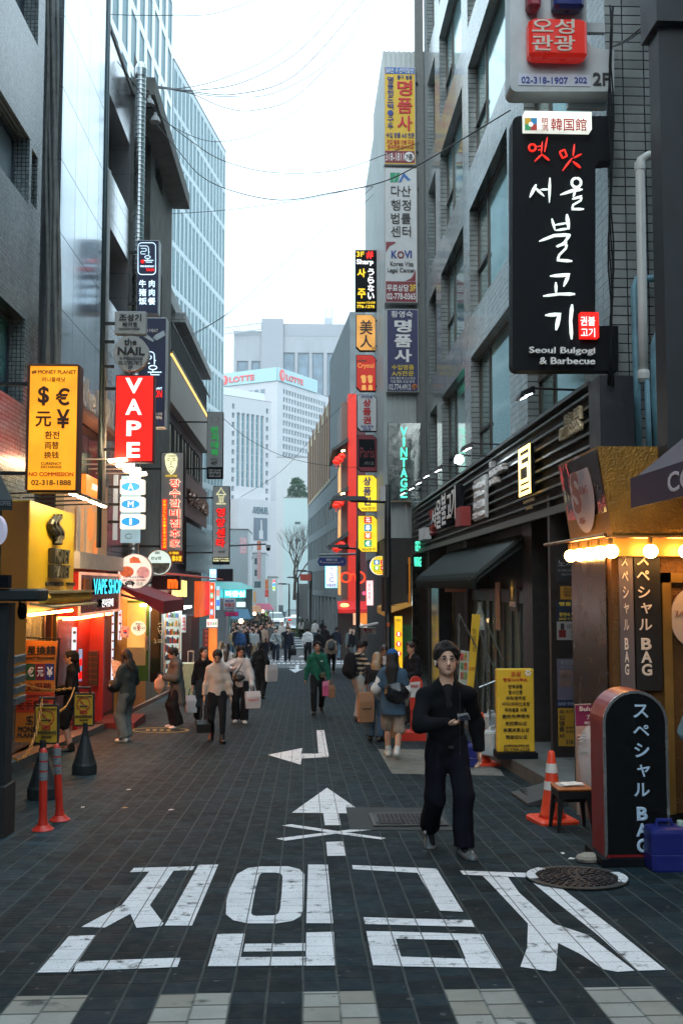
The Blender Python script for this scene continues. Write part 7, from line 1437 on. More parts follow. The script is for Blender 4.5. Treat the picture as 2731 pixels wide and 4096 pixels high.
aw=[at(1512,2408,31.5),at(1600,2410,30.2),at(1648,2428,30.6),at(1575,2430,30.0)];mb=MB();zq=at(1600,2405,31).z
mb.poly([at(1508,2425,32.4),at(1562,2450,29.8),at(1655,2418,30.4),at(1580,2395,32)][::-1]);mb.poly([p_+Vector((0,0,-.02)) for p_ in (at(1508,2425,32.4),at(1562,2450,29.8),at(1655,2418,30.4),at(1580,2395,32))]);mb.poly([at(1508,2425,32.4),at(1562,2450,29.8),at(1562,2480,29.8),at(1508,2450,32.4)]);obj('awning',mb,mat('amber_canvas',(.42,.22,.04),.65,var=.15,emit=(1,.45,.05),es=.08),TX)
obj('lower_front',fill(1568,2420,1645,2800,31,.2),mat('dark_amber_front',(.10,.05,.02),.5,var=.3),TX);gpn=obj('green_panel',fill(1564,2500,1646,2640,29.9,.03),mat('green_banner',(.03,.15,.04),.5,var=.05),TX);texts(TX,29.865,{mat('dark_green_ink',(.02,.05,.03),.5,var=0):[('GREEN',1572,2514,1628,2530,.0),('VINTAGE',1572,2532,1634,2548,.0)]},.004,gpn)
T=sign('exchange_stand_sign','narrow yellow lit stand sign with red currency discs against the green banner',1578,2465,1609,2720,28.6,.12,E('stand_yellow_lit',(1,.60,.02),.9),YELP);texts(T,28.59,{INK:[('MX',1584,2476,1603,2487,.02)]})
for i,c_ in enumerate('$¥€'):s_=obj('red_disc',poly_face(MB(),circ(1594,2537+i*39,11,16),28.59,.006),E('disc_red',(.8,.02,.015),.7),T);texts(T,28.58,{WHITE_E:[(c_,1589,2529+i*39,1599,2545+i*39,.06)]},parent=s_)
T=sign('locksmith_sign','white locksmith sign with two red Korean letters beside the lamp post',1450,2510,1504,2537,33,.08,WHITE_G,WHITE_G);texts(T,32.99,{REDP:[('열',1453,2513,1467,2526,.05),('쇠',1472,2514,1485,2527,.05)],INK:[('010-3218-2489',1454,2529,1488,2534,.0)]})
obj('white_shade',poly_face(MB(),[(1436,2503),(1508,2488),(1508,2494),(1438,2509)],33,.5),WHITE_G,T)
# street-name sign, exchange lightbox, red loop sign, tall white sign
dZ=44;T=sign('street_name_sign','blue pointed street name sign on a grey arm',1270,2230,1386,2264,dZ,.08,None,mat('street_blue',(.015,.035,.22),.4,var=.05),None,[(1277,2230),(1378,2230),(1386,2247),(1378,2264),(1277,2264),(1270,2247)])
texts(T,dZ-.005,{WHITE:[('명동8나길',1304,2234,1348,2244,.02),('Myeongdong 8na-gil',1290,2247,1358,2254,.01),('33',1278,2243,1286,2251,.02),('29',1364,2243,1372,2251,.02)]});obj('arm',MB().tube([at(1275,2220,dZ+.05),at(1435,2216,dZ+.05)],.05,8),mat('grey_arm',(.13,.14,.15),.4,.4),T)
T=sign('exchange_lightbox','glowing white exchange lightbox edged with cyan bulbs',1302,2264,1348,2352,50,.2,E('lilac_white_lit',(.80,.85,1),1.1),CYAN_E)
texts(T,49.99,{E('lilac_print',(.45,.38,.75),.7):[('Y',1318,2268,1334,2283,.03),('元',1315,2288,1334,2305,.02),('C',1316,2308,1334,2328,.03)],BLUEL:[('환중안전',1306,2334,1344,2348,.03)]})
mb=MB()
for i in range(14):
 for x in (1303,1347):q=at(x,2267+i*6.3,49.95);mb.ball((q.x,q.y,q.z),.035,6,4)
obj('edge_bulb',mb,E('cyan_bulb',(.2,.9,1),3),T)
mb=MB();qs=circ(1383,2310,19,18);stroke(mb,qs+[qs[0]],46,7,8);stroke(mb,[(1400,2322),(1402,2300),(1412,2296),(1420,2302),(1424,2322)],46,7,8);stroke(mb,[(1436+22*cos(a),2310+22*sin(a)) for a in [-1.6+3.2*i/12 for i in range(13)]],46,7,8)
tag(obj('neon_loop_sign',mb,E('orange_red_neon',(1,.05,.01),1.8)),'looping orange red neon sign behind the slim lamp post','neon sign')
T=sign('tall_white_sign','tall white lit sign with a red edge beside the red awning',1465,2322,1492,2422,40,.3,E('pinkish_lit',(1,.85,.85),1.0),RED_E);texts(T,39.98,{REDP:[('|갈비명가',1471,2335,1482,2400,.0)]})
mb=poly_face(MB(),circ(1456,2373,8,14),45,.03);tag(obj('neon_flower',mb,E('pink_neon',(1,.12,.25),1.2)),'small pink neon disc ringed in violet beside the tall white sign','neon sign')
# lanterns on the red restaurant
rnd=random.Random(2)
for k,(px,py) in enumerate(((1352,1835),(1366,1824),(1345,1847),(1358,1840),(1350,2010),(1366,1998),(1344,2022),(1360,2014),(1350,2185),(1364,2176),(1344,2196))):
 q=at(px,py,54);T=thing('red_lantern','round red paper lantern in the %s cluster, %s'%(('upper','middle','lowest')[0 if k<4 else (1 if k<8 else 2)],('nearest the wall below','highest','lowest','between the others')[k%4 if k<8 else k-8]),'lantern',q,group='red lanterns on the red restaurant')
 obj('globe',MB().ball(q,(.22,.22,.17),12,8),E('lantern_red',(1,.03,.01),.55),T,True);obj('tassel',MB().tube([(q.x,q.y,q.z-.16),(q.x,q.y,q.z-.34)],[.02,.035],6),E('lantern_red',(1,.03,.01),.55),T)
for (x,y) in ((1368,1804),(1376,1802),(1366,1976),(1376,1974)):q=at(x,y,53.6);tag(obj('spot_bulb',MB().ball(q,.06,8,6),E('spot_glow',(1,.75,.35),8)),'warm spot bulb under the tiled eave of the red restaurant','light bulb','spot bulbs of the red restaurant')
q=at(1378,2421,51.6);tag(obj('heat_lamp',MB().ball(q,(.22,.1,.1),10,6),E('heat_glow',(1,.42,.06),6)),'glowing orange lamp under the red awning','lamp')
# lamp posts
POST=mat('post_black',(.016,.018,.02),.4,.4)
def lamp_post(px,d,r,top,arms,label):
 x=at(px,2300,d).x;T=thing('lamp_post',label,'lamp post',(x,d,zg(d)));zt_=at(px,top,d).z
 obj('pole',MB().lathe([(r*1.5,0),(r*1.5,.3),(r,.35),(r,zt_-zg(d)-1),(r*.8,zt_-zg(d))],(x,d,zg(d)),14),POST,T,True)
 for (tx,ty,ex,ey) in arms:
  a,b=at(tx,ty,d),at(ex,ey,d);obj('arm',MB().tube([(x,d,a.z),b],r*.45,8),POST,T);obj('lamp_head',MB().loft([[(b.x+u,d+v,b.z+w_) for u,v,w_ in ((-.5*k_,-.13*k_,0),(.45*k_,-.1*k_,0),(.45*k_,.1*k_,0),(-.5*k_,.13*k_,0))] for k_,b_ in ((1,0),)]*1+[[(b.x+u,d+v,b.z+.12) for u,v in ((-.35,-.07),(.4,-.06),(.4,.06),(-.35,.07))]]),POST,T)
 return T,x
T,x=lamp_post(1551,26,.085,1940,[(1551,2008,1400,2003)],'thick black lamp post with a long arm in front of the yellow signs')
obj('control_box',MB().lathe([(.13,0),(.13,.9)],(x-.05,25.98,at(1551,2445,26).z),12),POST,T);obj('orange_sticker',fill(1547,2490,1558,2506,25.9,.004),mat('orange_sticker',(.6,.1,.02),.5),T);obj('notice_box',MB().box(x-.2,x-.06,25.9,26.0,at(0,2000,26).z,at(0,1940,26).z),WHITE_G,T)
T,x=lamp_post(1431,40,.09,2160,[(1431,2195,1352,2190)],'slimmer black lamp post with a short arm by the street name sign')
lamp_post(1243,78,.09,2285,[(1243,2286,1205,2286)],'thin dark lamp post in front of the grey building')
lamp_post(1192,90,.09,2310,[(1192,2312,1168,2312)],'thin dark lamp post beside the waiting cars');lamp_post(1157,98,.08,2335,[(1157,2336,1128,2338)],'furthest thin dark lamp post above the crowd')
# camera arm on the left
T=thing('camera_arm','white dome camera on a long grey arm above the crossing','camera',at(1070,2190,46));obj('arm',MB().tube([at(915,2183,46),at(1064,2176,46)],.045,8),mat('grey_arm',(.13,.14,.15),.4,.4),T);q=at(1073,2184,46);obj('housing',MB().lathe([(.07,.08),(.11,.05),(.11,-.09)],q,14),WHITE_G,T);obj('dome',MB().ball((q.x,q.y,q.z-.14),.095,12,8),BLACKP,T,True)
# far street: signs, stalls, tree, hedge
far_signs=[(1028,2165,1044,2200,'orange tall sign far along the street, topmost','fo',(.55,.12,.03)),(1028,2205,1044,2318,'pale pink tall sign far along the street','fp',(.5,.3,.33)),(1060,2318,1073,2356,'far orange box sign above the stalls','fq',(.6,.16,.03)),(1060,2358,1074,2388,'far red sign just above the stalls','fr',(.6,.05,.03)),(993,2358,1008,2395,'far dark teal sign beside the cyan salon','fs',(.02,.15,.14)),(1013,2366,1024,2410,'far orange and white sign beside the teal one','ft',(.6,.35,.15)),(958,2150,988,2215,'white and pink hanging banner on the white block','fu',(.6,.35,.4))]
for (x0,y0_,x1,y1_,l,n_,c_) in far_signs:T=sign('hanging_sign',l,x0,y0_,x1,y1_,88,.4,mat('far_sign_'+n_,c_,.5,var=.1,emit=c_,es=.25),WHITE_G);texts(T,87.98,{WHITE:[('|간판' if y1_-y0_<80 else '|한식당가',x0+4,y0_+4,x1-4,y1_-4,.0)]})
T=sign('striped_sign','slim upright sign in pink, blue and green far along the street',1089,2317,1102,2364,90,.4,E('striped_white',(.8,1,.9),.8),WHITE_G)
for k,cc in enumerate(((1,.2,.3),(.1,.5,1),(.7,1,.2))):obj('colour_band',fill(1090,2319+k*14,1101,2330+k*14,89.97,.01),E('band_'+'abc'[k],cc,.8),T)
for (px,w_,dd,l,c_) in ((1052,44,100,'pink stall canopy far along the street',(.42,.06,.12)),(1020,30,92,'orange stall canopy far along the street',(.5,.2,.08)),(968,40,66,'teal blue stall canopy by the salon',(.04,.15,.25))):
 q=at(px,2412,dd);hw=w_/F*dd;T=thing('street_stall',l,'stall',(q.x,dd,zg(dd)),group='street stalls');zz=zg(dd)+2.4;obj('canopy',MB().hexa([(q.x-hw,dd-1.2,zz-.35),(q.x+hw,dd-1.2,zz-.35),(q.x+hw,dd+1.2,zz-.35),(q.x-hw,dd+1.2,zz-.35),(q.x-hw*.6,dd-.3,zz+.25),(q.x+hw*.6,dd-.3,zz+.25),(q.x+hw*.6,dd+.3,zz+.25),(q.x-hw*.6,dd+.3,zz+.25)]),mat('stall_'+l.split()[0],c_,.6),T);obj('counter',MB().box(q.x-hw*.9,q.x+hw*.9,dd-.8,dd+.8,zg(dd),zg(dd)+.95),mat('stall_counter',(.25,.22,.2),.6),T)
 for sx in (-1,1):obj('post',MB().box(q.x+sx*hw*.92-.03,q.x+sx*hw*.92+.03,dd-1.1,dd-1.04,zg(dd),zz-.3),STEELB,T)
 obj('stall_lamp',MB().ball((q.x,dd-.9,zz-.5),.15,8,6),E('stall_glow',(1,.66,.3),16),T)
# mid-distance block on the left of the far street
for (x0,x1,py,dd,l,c_) in ((990,1062,2215,112,'narrow white building with rows of small windows behind the hanging signs',(.42,.44,.45)),(1058,1108,2310,118,'pale building with a sloping dark stair behind the stalls',(.5,.55,.52)),(880,992,2120,95,'plain white side wall behind the cyan salon',(.52,.54,.55))):
 a,b=at(x0,py,dd),at(x1,py,dd);hs=[(.8+i*1.1,1.5+i*1.1,a.z-1.2-j*1.3,a.z-.5-j*1.3,1,1) for i in range(max(1,int((b.x-a.x-1)/1.1))) for j in range(3)] if x0==990 else []
 building('far_building',l,(a.x,dd,0),(1,0,0),0,b.x-a.x,-4,a.z,8,mat('far_wall_%d'%dd,c_,.6,var=.06),hs,.1)
mb=MB();a,b=at(1200,2297,76),at(1234,2320,76);c_=at(1200,2322,76);mb.box(a.x,b.x+.2,76,79,c_.z,a.z);tag(obj('red_canopy',mb,mat('far_red_canopy',(.45,.06,.04),.6)),'red shop canopy box in front of the grey building','canopy')
mb=MB();a,b=at(1150,2415,100),at(1232,2350,86);mb.box(at(1184,2400,92).x,at(1231,2400,92).x,92,93,zg(92),at(0,2372,92).z);mb.box(at(1196,2400,92).x,at(1231,2400,92).x,92.2,92.9,at(0,2372,92).z,at(0,2335,92).z);tag(obj('retaining_wall',mb,mat('grey_wall_far',(.22,.23,.23),.7)),'low grey retaining wall below the bare tree','wall')
# trees
def leaf_cloud(mb,c,r,n,s,rnd,flat=1.):
 for _ in range(n):
  a,b=rnd.uniform(0,2*pi),rnd.uniform(-1,1);q=rnd.random()**.45;rr=sqrt(1-b*b);p=Vector((c[0]+r[0]*q*rr*cos(a),c[1]+r[1]*q*rr*sin(a),c[2]+r[2]*q*b))
  u=Vector((rnd.gauss(0,1),rnd.gauss(0,1),rnd.gauss(0,1))).normalized();v=u.cross(Vector((rnd.gauss(0,1),rnd.gauss(0,1),rnd.gauss(0,1)))).normalized();k=s*rnd.uniform(.6,1.4)
  mb.poly([p-u*k*.5,p+v*k*.28,p+u*k*.5,p-v*k*.28])
rnd=random.Random(11);q=at(1190,2012,165);T=thing('evergreen_tree','dense green tree on a roof in front of the white store','tree',(q.x,165,q.z-1));mb=MB()
for _ in range(110):a=rnd.uniform(0,2*pi);rr=2.2*rnd.random()**.5;zc_=rnd.uniform(0,5.6);kk=1.05-(zc_/6.3)**2;leaf_cloud(mb,(q.x+rr*cos(a)*kk,165+rr*sin(a)*kk,q.z-1.6+zc_),(.5,.5,.38),60,.25,rnd)
obj('crown',mb,mat('evergreen_leaf',(.035,.095,.045),.6,var=.35,scale=1.5),T);obj('trunk',MB().tube([(q.x,165,q.z-3),(q.x+.05,165,q.z+1),(q.x,165,q.z+4)],[.2,.16,.05],8),mat('bark',(.08,.06,.045),.85,var=.3),T)
def bare_tree(px,base_py,d,h,label,seed,spread=.5):
 rnd=random.Random(seed);x=at(px,2300,d).x;z0=zg(d) if base_py is None else at(px,base_py,d).z;T=thing('bare_tree',label,'tree',(x,d,z0));tr,br=MB(),MB()
 tr.tube([(x,d,z0),(x+.05,d,z0+h*.22)],[h*.022,h*.017],7)
 def grow(p,dirn,L,r,lev):
  e=p+dirn*L;mid=p+dirn*L*.5+Vector((rnd.gauss(0,.03),rnd.gauss(0,.03),0))*L;br.tube([p,mid,e],[r,r*.8,r*.6],5 if lev<2 else 4,False)
  if lev<5:
   for _ in range(3 if lev<4 else 2):
    nd=(dirn+Vector((rnd.gauss(0,spread),rnd.gauss(0,spread),rnd.uniform(.05,.45)))).normalized();grow(p+dirn*L*rnd.uniform(.55,1),nd,L*rnd.uniform(.6,.82),r*.55,lev+1)
 for _ in range(4):grow(Vector((x+.05,d,z0+h*.2)),Vector((rnd.gauss(0,.35),rnd.gauss(0,.35),1)).normalized(),h*.27,h*.012,0)
 obj('trunk',tr,mat('bark',(.08,.06,.045),.85,var=.3),T);obj('crown',br,mat('twig_bark',(.13,.105,.09),.85,var=.2),T)
bare_tree(1178,2400,96,8.0,'tall bare tree between the white towers and the grey building',4,.38);bare_tree(955,2400,100,7.5,'bare street tree in front of the plain white wall',8,.4)
mb=MB();q=at(1215,2415,86);rnd=random.Random(21)
for i in range(9):leaf_cloud(mb,(q.x-.5+i*.16,85,zg(85)+.45+.1*rnd.random()+.5*(i%2)),(.35,.4,.42),200,.16,rnd)
T=thing('hedge','clipped green hedge at the foot of the grey building','hedge',(q.x,85,zg(85)));obj('foliage',mb,mat('hedge_leaf',(.04,.12,.03),.6,var=.3),T)
# ---- taxi and cars
def car(px,py,d,body,label,taxi=False):
 x=at(px,py,d).x;z=zg(d);T=thing('parked_car' if not taxi else 'taxi',label,'taxi' if taxi else 'car',(x,d,z),0,None if taxi else 'cars waiting beyond the crossing',True);W_=.92
 prof=[(.25,-2.2),(.62,-2.25),(.86,-2.1),(1.0,-1.1),(1.02,1.9),(.9,2.25),(.3,2.25)]
 rings=[]
 for k,sx in enumerate((-1,-.93,.93,1)):s=.9 if abs(sx)==1 else 1.;rings.append([(sx*W_,y*(.985 if s<1 else 1),.22+(zz-.22)*s) for zz,y in prof])
 obj('body',MB().loft(rings),body,T)
 obj('cabin',MB().loft([[(sx*kx,y0_+0,zz) for sx,y0_ in ((-1,ya),(1,ya),(1,yb),(-1,yb))] for kx,ya,yb,zz in ((.86,-1.05,1.85,1.0),(.66,-.25,1.35,1.52))]),mat('car_glass',(.02,.06,.06),.06,spec=.9,var=0),T)
 obj('roof',MB().loft([[(sx*kx,y0_,zz) for sx,y0_ in ((-1,ya),(1,ya),(1,yb),(-1,yb))] for kx,ya,yb,zz in ((.68,-.3,1.4,1.50),(.6,-.2,1.3,1.58))]),body,T)
 for sx in (-1,1):
  obj('headlight',MB().ball((sx*.68,-2.2,.72),(.17,.06,.09),10,6),E('headlight_glow',(.95,1,1),5 if taxi and sx>0 else 1.2),T)
  obj('mirror',MB().ball((sx*1.02,-.8,1.02),(.1,.06,.07),8,5),body,T)
  for yy in (-1.4,1.4):obj('wheel',MB().lathe([(.2,-.11),(.32,-.1),(.33,0),(.32,.1),(.2,.11)],(sx*.82,yy,.33),16,'x'),mat('tyre',(.02,.02,.02),.7),T)
 obj('grille',MB().box(-.5,.5,-2.27,-2.2,.5,.66),BLACKP,T);obj('number_plate',MB().box(-.2,.2,-2.29,-2.24,.38,.48),mat('plate_yellow' if taxi else 'plate_white',(.5,.35,.05) if taxi else (.5,.5,.5),.5),T)
 if taxi:obj('roof_sign',MB().loft([[(sx*k*.3,.3+sy*k*.12,zz) for sx,sy in ((-1,-1),(1,-1),(1,1),(-1,1))] for k,zz in ((1,1.56),(1,1.64),(.6,1.76))]),WHITE_E,T);obj('windscreen_display',MB().box(-.52,-.2,-.62,-.58,1.3,1.4),RED_E,T)
 return T
car(1175,2410,92,mat('silver_paint',(.55,.58,.6),.25,.5,var=.03),'silver taxi with one headlight blazing at the crossing',True)
car(1102,2400,106,mat('white_paint',(.7,.7,.7),.3,var=.03),'white car behind the taxi on its nearer lane');car(1172,2395,116,mat('dark_paint',(.03,.035,.04),.3,var=.03),'dark car directly behind the taxi')
# overhead wires
WIRE=mat('black_wire',(.015,.016,.018),.6,var=0)
def wire(pts,d0,d1,r,label,sag=0):
 n=len(pts);q=[at(x,y,d0+(d1-d0)*i/(n-1)) for i,(x,y) in enumerate(pts)];out=[]
 for i in range(n-1):
  p0,p1,p2,p3=q[max(i-1,0)],q[i],q[i+1],q[min(i+2,n-1)]
  for k in range(5):t=k/5;out.append(.5*((2*p1)+(p2-p0)*t+(2*p0-5*p1+4*p2-p3)*t*t+(3*p1-p0-3*p2+p3)*t**3))
 out.append(q[-1]);tag(obj('overhead_wire',MB().tube(out,r*.9,5),WIRE),label,'wire','overhead wires')
wire([(420,55),(530,60),(700,60),(850,55),(1000,5),(1040,-20)],24,30,.012,'single wire crossing the sky at the very top')
wire([(535,335),(700,355),(900,310),(1120,200),(1340,-20)],23.5,36,.014,'topmost of the fan of wires leaving the exhaust duct')
wire([(535,336),(640,345),(780,360),(980,325),(1200,200),(1400,-20)],23.5,36,.016,'second wire of the fan leaving the exhaust duct')
wire([(535,337),(640,347),(760,365),(950,375),(1180,300),(1420,40),(1480,-30)],23.5,36,.016,'third wire of the fan leaving the exhaust duct')
wire([(535,338),(640,350),(770,372),(900,385),(1100,370),(1330,230),(1490,-20)],23.5,36,.014,'fourth wire of the fan leaving the exhaust duct')
wire([(535,339),(640,352),(760,372),(900,430),(1020,440),(1190,380),(1400,160),(1510,-20)],23.5,36,.014,'lowest wire of the fan leaving the exhaust duct')
wire([(540,338),(640,470),(800,555),(930,560),(1100,500),(1300,330),(1520,-10)],23.5,38,.012,'deep sagging wire below the fan')
wire([(470,245),(620,440),(760,560),(900,645),(1100,690),(1350,680),(1560,610),(1700,560)],22,31,.012,'long wire from the white glass to the yellow repair sign')
wire([(630,500),(720,610),(800,700),(920,760),(1120,800),(1330,770),(1520,730),(1690,650),(2040,440)],25,13,.011,'long thin wire reaching the barbecue sign corner');wire([(672,855),(900,840),(1200,800),(1420,755),(1500,745)],32,36,.012,'taut thin wire crossing below the sagging ones')
wire([(690,1370),(900,1260),(1180,1010),(1350,870),(1510,730)],34,38,.011,'rising wire from the brick balcony to the narrow stack');wire([(690,1390),(950,1230),(1250,1010),(1510,760)],34,38,.010,'lower rising wire beside the first')
wire([(895,1675),(1000,1760),(1150,1830),(1330,1865),(1500,1870)],38,40,.012,'low sagging wire in front of the white towers');wire([(960,1990),(1130,1880),(1300,1690),(1430,1560)],46,44,.010,'faint diagonal wire in front of the white towers')
wire([(2412,200),(2500,160),(2620,60),(2700,-20)],12.4,9.5,.012,'wire pair running off above the tiled side wall');wire([(2405,195),(2500,168),(2625,70),(2715,-20)],12.4,9.5,.009,'lower of the wires running off above the tiled side wall')
# litter
rnd=random.Random(4);LIT=mat('paper_scrap',(.55,.53,.5),.7)
for i,(px,py,l) in enumerate(((515,3162,'white paper scrap on the paving nearest the green jacket'),(500,3235,'tan paper scrap on the dark paving'),(332,3233,'tiny white scrap beside the orange posts'),(685,3243,'white scrap where the paving changes tone'),(2285,3440,'white scrap by the round manhole'),(2250,3418,'smaller white scrap by the round manhole'))):
 p=gd(px,py);a=rnd.uniform(0,3);s=.035;tag(obj('paper_scrap',MB().prism([(p.x+s*cos(a),p.y+s*sin(a),zg(p.y)+.008),(p.x-s*.6*sin(a),p.y+s*.6*cos(a),zg(p.y)+.012),(p.x-s*cos(a),p.y-s*sin(a),zg(p.y)+.008),(p.x+s*.5*sin(a),p.y-s*.5*cos(a),zg(p.y)+.007)],(0,0,.003)),LIT if i!=1 else mat('tan_scrap',(.4,.25,.1),.7)),l,'litter')
# ================================================================== people
class SDF:
 """Soft union of tapered limbs and ellipsoids on a grid, skinned into one continuous surface."""
 def __init__(s,lo,hi,h):
  s.h=h;s.lo=np.array(lo,float)-3*h;n=np.ceil((np.array(hi)+3*h-s.lo)/h).astype(int)+1
  s.ax=[s.lo[i]+h*np.arange(n[i]) for i in range(3)];s.F=np.full(n,1.,np.float32);s.B=np.full(n,9.,np.float32);s.L=np.zeros(n,np.int8)
 def put(s,f,lo,hi,k,lab,sub=False):
  sl=tuple(slice(max(0,int((lo[i]-k-2*s.h-s.lo[i])/s.h)),max(0,int((hi[i]+k+2*s.h-s.lo[i])/s.h)+2)) for i in range(3))
  if any(q.start>=q.stop for q in sl):return
  X,Y,Z=np.meshgrid(*[s.ax[i][sl[i]] for i in range(3)],indexing='ij',sparse=True)
  d=f(X,Y,Z).astype(np.float32);A=s.F[sl]
  if sub:s.F[sl]=np.maximum(A,-d); return
  m=d<s.B[sl];s.L[sl]=np.where(m,lab,s.L[sl]);s.B[sl]=np.minimum(d,s.B[sl])
  if k>0:
   hh_=np.clip(.5+.5*(A-d)/k,0,1);s.F[sl]=A+(d-A)*hh_-k*hh_*(1-hh_)
  else:s.F[sl]=np.minimum(A,d)
 def cap(s,a,b,ra,rb=None,k=.02,lab=0,sy=1.,sub=False):
  rb=ra if rb is None else rb;a,b=np.array(a,float),np.array(b,float);ab=b-a;q=max(ab@ab,1e-9);r=max(ra,rb)
  def f(X,Y,Z):
   x,y,z=X-a[0],Y-a[1],Z-a[2];t=np.clip((x*ab[0]+y*ab[1]+z*ab[2])/q,0,1)
   return np.sqrt((x-t*ab[0])**2+((y-t*ab[1])/sy)**2+(z-t*ab[2])**2)*min(1,(1+sy)/2)-(ra+(rb-ra)*t)*min(1,(1+sy)/2)
  s.put(f,np.minimum(a,b)-r,np.maximum(a,b)+r,k,lab,sub)
 def ell(s,c,r,M=None,k=.02,lab=0,sub=False):
  M=np.eye(3) if M is None else np.array(M);c=np.array(c,float);R=max(r)
  def f(X,Y,Z):
   x,y,z=X-c[0],Y-c[1],Z-c[2];u=[(x*M[i][0]+y*M[i][1]+z*M[i][2])/r[i] for i in range(3)]
   k0=np.sqrt(u[0]**2+u[1]**2+u[2]**2);k1=np.sqrt(sum((u[i]/r[i])**2 for i in range(3)))+1e-9; return k0*(k0-1)/k1
  s.put(f,c-R,c+R,k,lab,sub)
 def cut(s,f):
  X,Y,Z=np.meshgrid(*s.ax,indexing='ij',sparse=True);s.F=np.maximum(s.F,f(X,Y,Z)).astype(np.float32)
 def folds(s,amp,seed=0,fz=24.):
  X,Y,Z=np.meshgrid(*s.ax,indexing='ij',sparse=True);a=seed*1.7
  s.F=(s.F+amp*(np.sin(fz*Z+7*X+3*np.sin(9*Y+a)+a)+.7*np.sin(fz*1.7*Z-13*X+8*Y+2.1*a)+.5*np.sin(31*X+17*Y+9*Z+a))).astype(np.float32)
 def mesh(s):
  F=s.F;I=F<0;c=[I[i:I.shape[0]-1+i,j:I.shape[1]-1+j,k:I.shape[2]-1+k] for i in (0,1) for j in (0,1) for k in (0,1)]
  al=c[0].copy();an=c[0].copy()
  for q in c[1:]:al&=q;an|=q
  idx=np.argwhere(an&~al)
  if not len(idx):return np.zeros((0,3)),[],[]
  P=np.zeros((len(idx),3));N=np.zeros(len(idx));off=np.array([(i,j,k) for i in (0,1) for j in (0,1) for k in (0,1)])
  v=np.stack([F[tuple((idx+o).T)] for o in off],1)
  for a in range(8):
   for b in range(a+1,8):
    if abs(off[a]-off[b]).sum()!=1:continue
    m=(v[:,a]<0)!=(v[:,b]<0);t=np.where(m,v[:,a]/np.where(m,v[:,a]-v[:,b],1),0)[:,None]
    P+=np.where(m[:,None],off[a]+t*(off[b]-off[a]),0);N+=m
  V=s.lo+(idx+P/N[:,None])*s.h;ids=np.full(np.array(F.shape)-1,-1);ids[tuple(idx.T)]=np.arange(len(idx));Q=[]
  for ax in range(3):
   o=np.zeros(3,int);o[ax]=1;S0=[slice(1,n-1) for n in F.shape];S0[ax]=slice(0,F.shape[ax]-1);S1=list(S0);S1[ax]=slice(1,F.shape[ax])
   A,B=I[tuple(S0)],I[tuple(S1)];b_,c_=[(1,2),(2,0),(0,1)][ax]
   for flip in (0,1):
    e=np.argwhere((A&~B) if not flip else (~A&B))
    if not len(e):continue
    base=e+np.array([S0[i].start for i in range(3)]);db,dc=np.zeros(3,int),np.zeros(3,int);db[b_]=1;dc[c_]=1
    q=np.stack([ids[tuple((base-db-dc).T)],ids[tuple((base-dc).T)],ids[tuple(base.T)],ids[tuple((base-db).T)]],1);Q.append(q if not flip else q[:,::-1])
  Q=np.concatenate(Q);Q=Q[(Q>=0).all(1)]
  return V,Q.tolist(),s.L[tuple(np.round((V-s.lo)/s.h).astype(int).T)][Q[:,0]].tolist()
def sdf_obj(name,S,mats,parent,smooth=True):
 V,Q,L=S.mesh();mb=MB();mb.v=V.tolist();mb.f=Q;mb.m=L if isinstance(mats,(list,tuple)) else [0]*len(Q)
 o=obj(name,mb,mats,parent,smooth)
 if S.h<.02:md=o.modifiers.new('relax','SMOOTH');md.iterations=2;md.factor=.4
 return o
A_=np.array
def ik(a,c,l1,l2,hint):
 a,c=A_(a,float),A_(c,float);d=c-a;L=np.linalg.norm(d);n=d/max(L,1e-6);L=min(L,(l1+l2)*.998);x=(l1*l1-l2*l2+L*L)/(2*L);p=A_(hint,float);p=p-n*(p@n);p=p/max(np.linalg.norm(p),1e-6)
 return a+n*x+p*sqrt(max(l1*l1-x*x,0)),a+n*L
def skeleton(H,ps,fem):
 s=H/1.72;J={};ln=ps.get('lean',0)*s;P=A_([0,0,.895*s-ps.get('drop',.01)*s]);J['P']=P;J['s']=s;sw=(.155 if fem else .178)*s*ps.get('wide',1)
 tw=ps.get('twist',0);J['C']=A_([0,-ln*.55,1.20*s-abs(ln)*.08]);J['N']=A_([0,-ln,1.425*s-abs(ln)*.22-ps.get('ndz',0)*s])
 for k,sg in (('l',1),('r',-1)):
  J['S'+k]=J['N']+A_([sg*sw*.97,sg*tw,-.082*s]);J['H'+k]=P+A_([sg*.085*s,0,0]);fx,fy,fz=ps.get('f'+k,(sg*.095,0,0));an=A_([fx*s,fy*s,(.075+fz)*s])
  J['K'+k],J['A'+k]=ik(J['H'+k],an,.425*s,.42*s,(sg*.12,-1,0));J['toe'+k]=ps.get('t'+k,0)
  hx=ps.get('h'+k,(sg*.235,-.03,.80));J['E'+k],J['W'+k]=ik(J['S'+k],A_(hx)*s,.285*s,.25*s,ps.get('e'+k,(sg*.45,.8,-.25)))
 yw,pt=radians(ps.get('yaw',0)),radians(ps.get('pitch',0));fw=A_([sin(yw)*cos(pt),-cos(yw)*cos(pt),-sin(pt)]);rt=A_([cos(yw),sin(yw),0]);up=np.cross(rt,fw);up=up if up[2]>0 else -up
 J['fw'],J['rt'],J['up']=fw,rt,up;J['HC']=J['N']+A_([0,-.02*s-ln*.3,.095*s])+up*(.075+ps.get('ndz',0)*.8)*s+fw*.015*s; return J
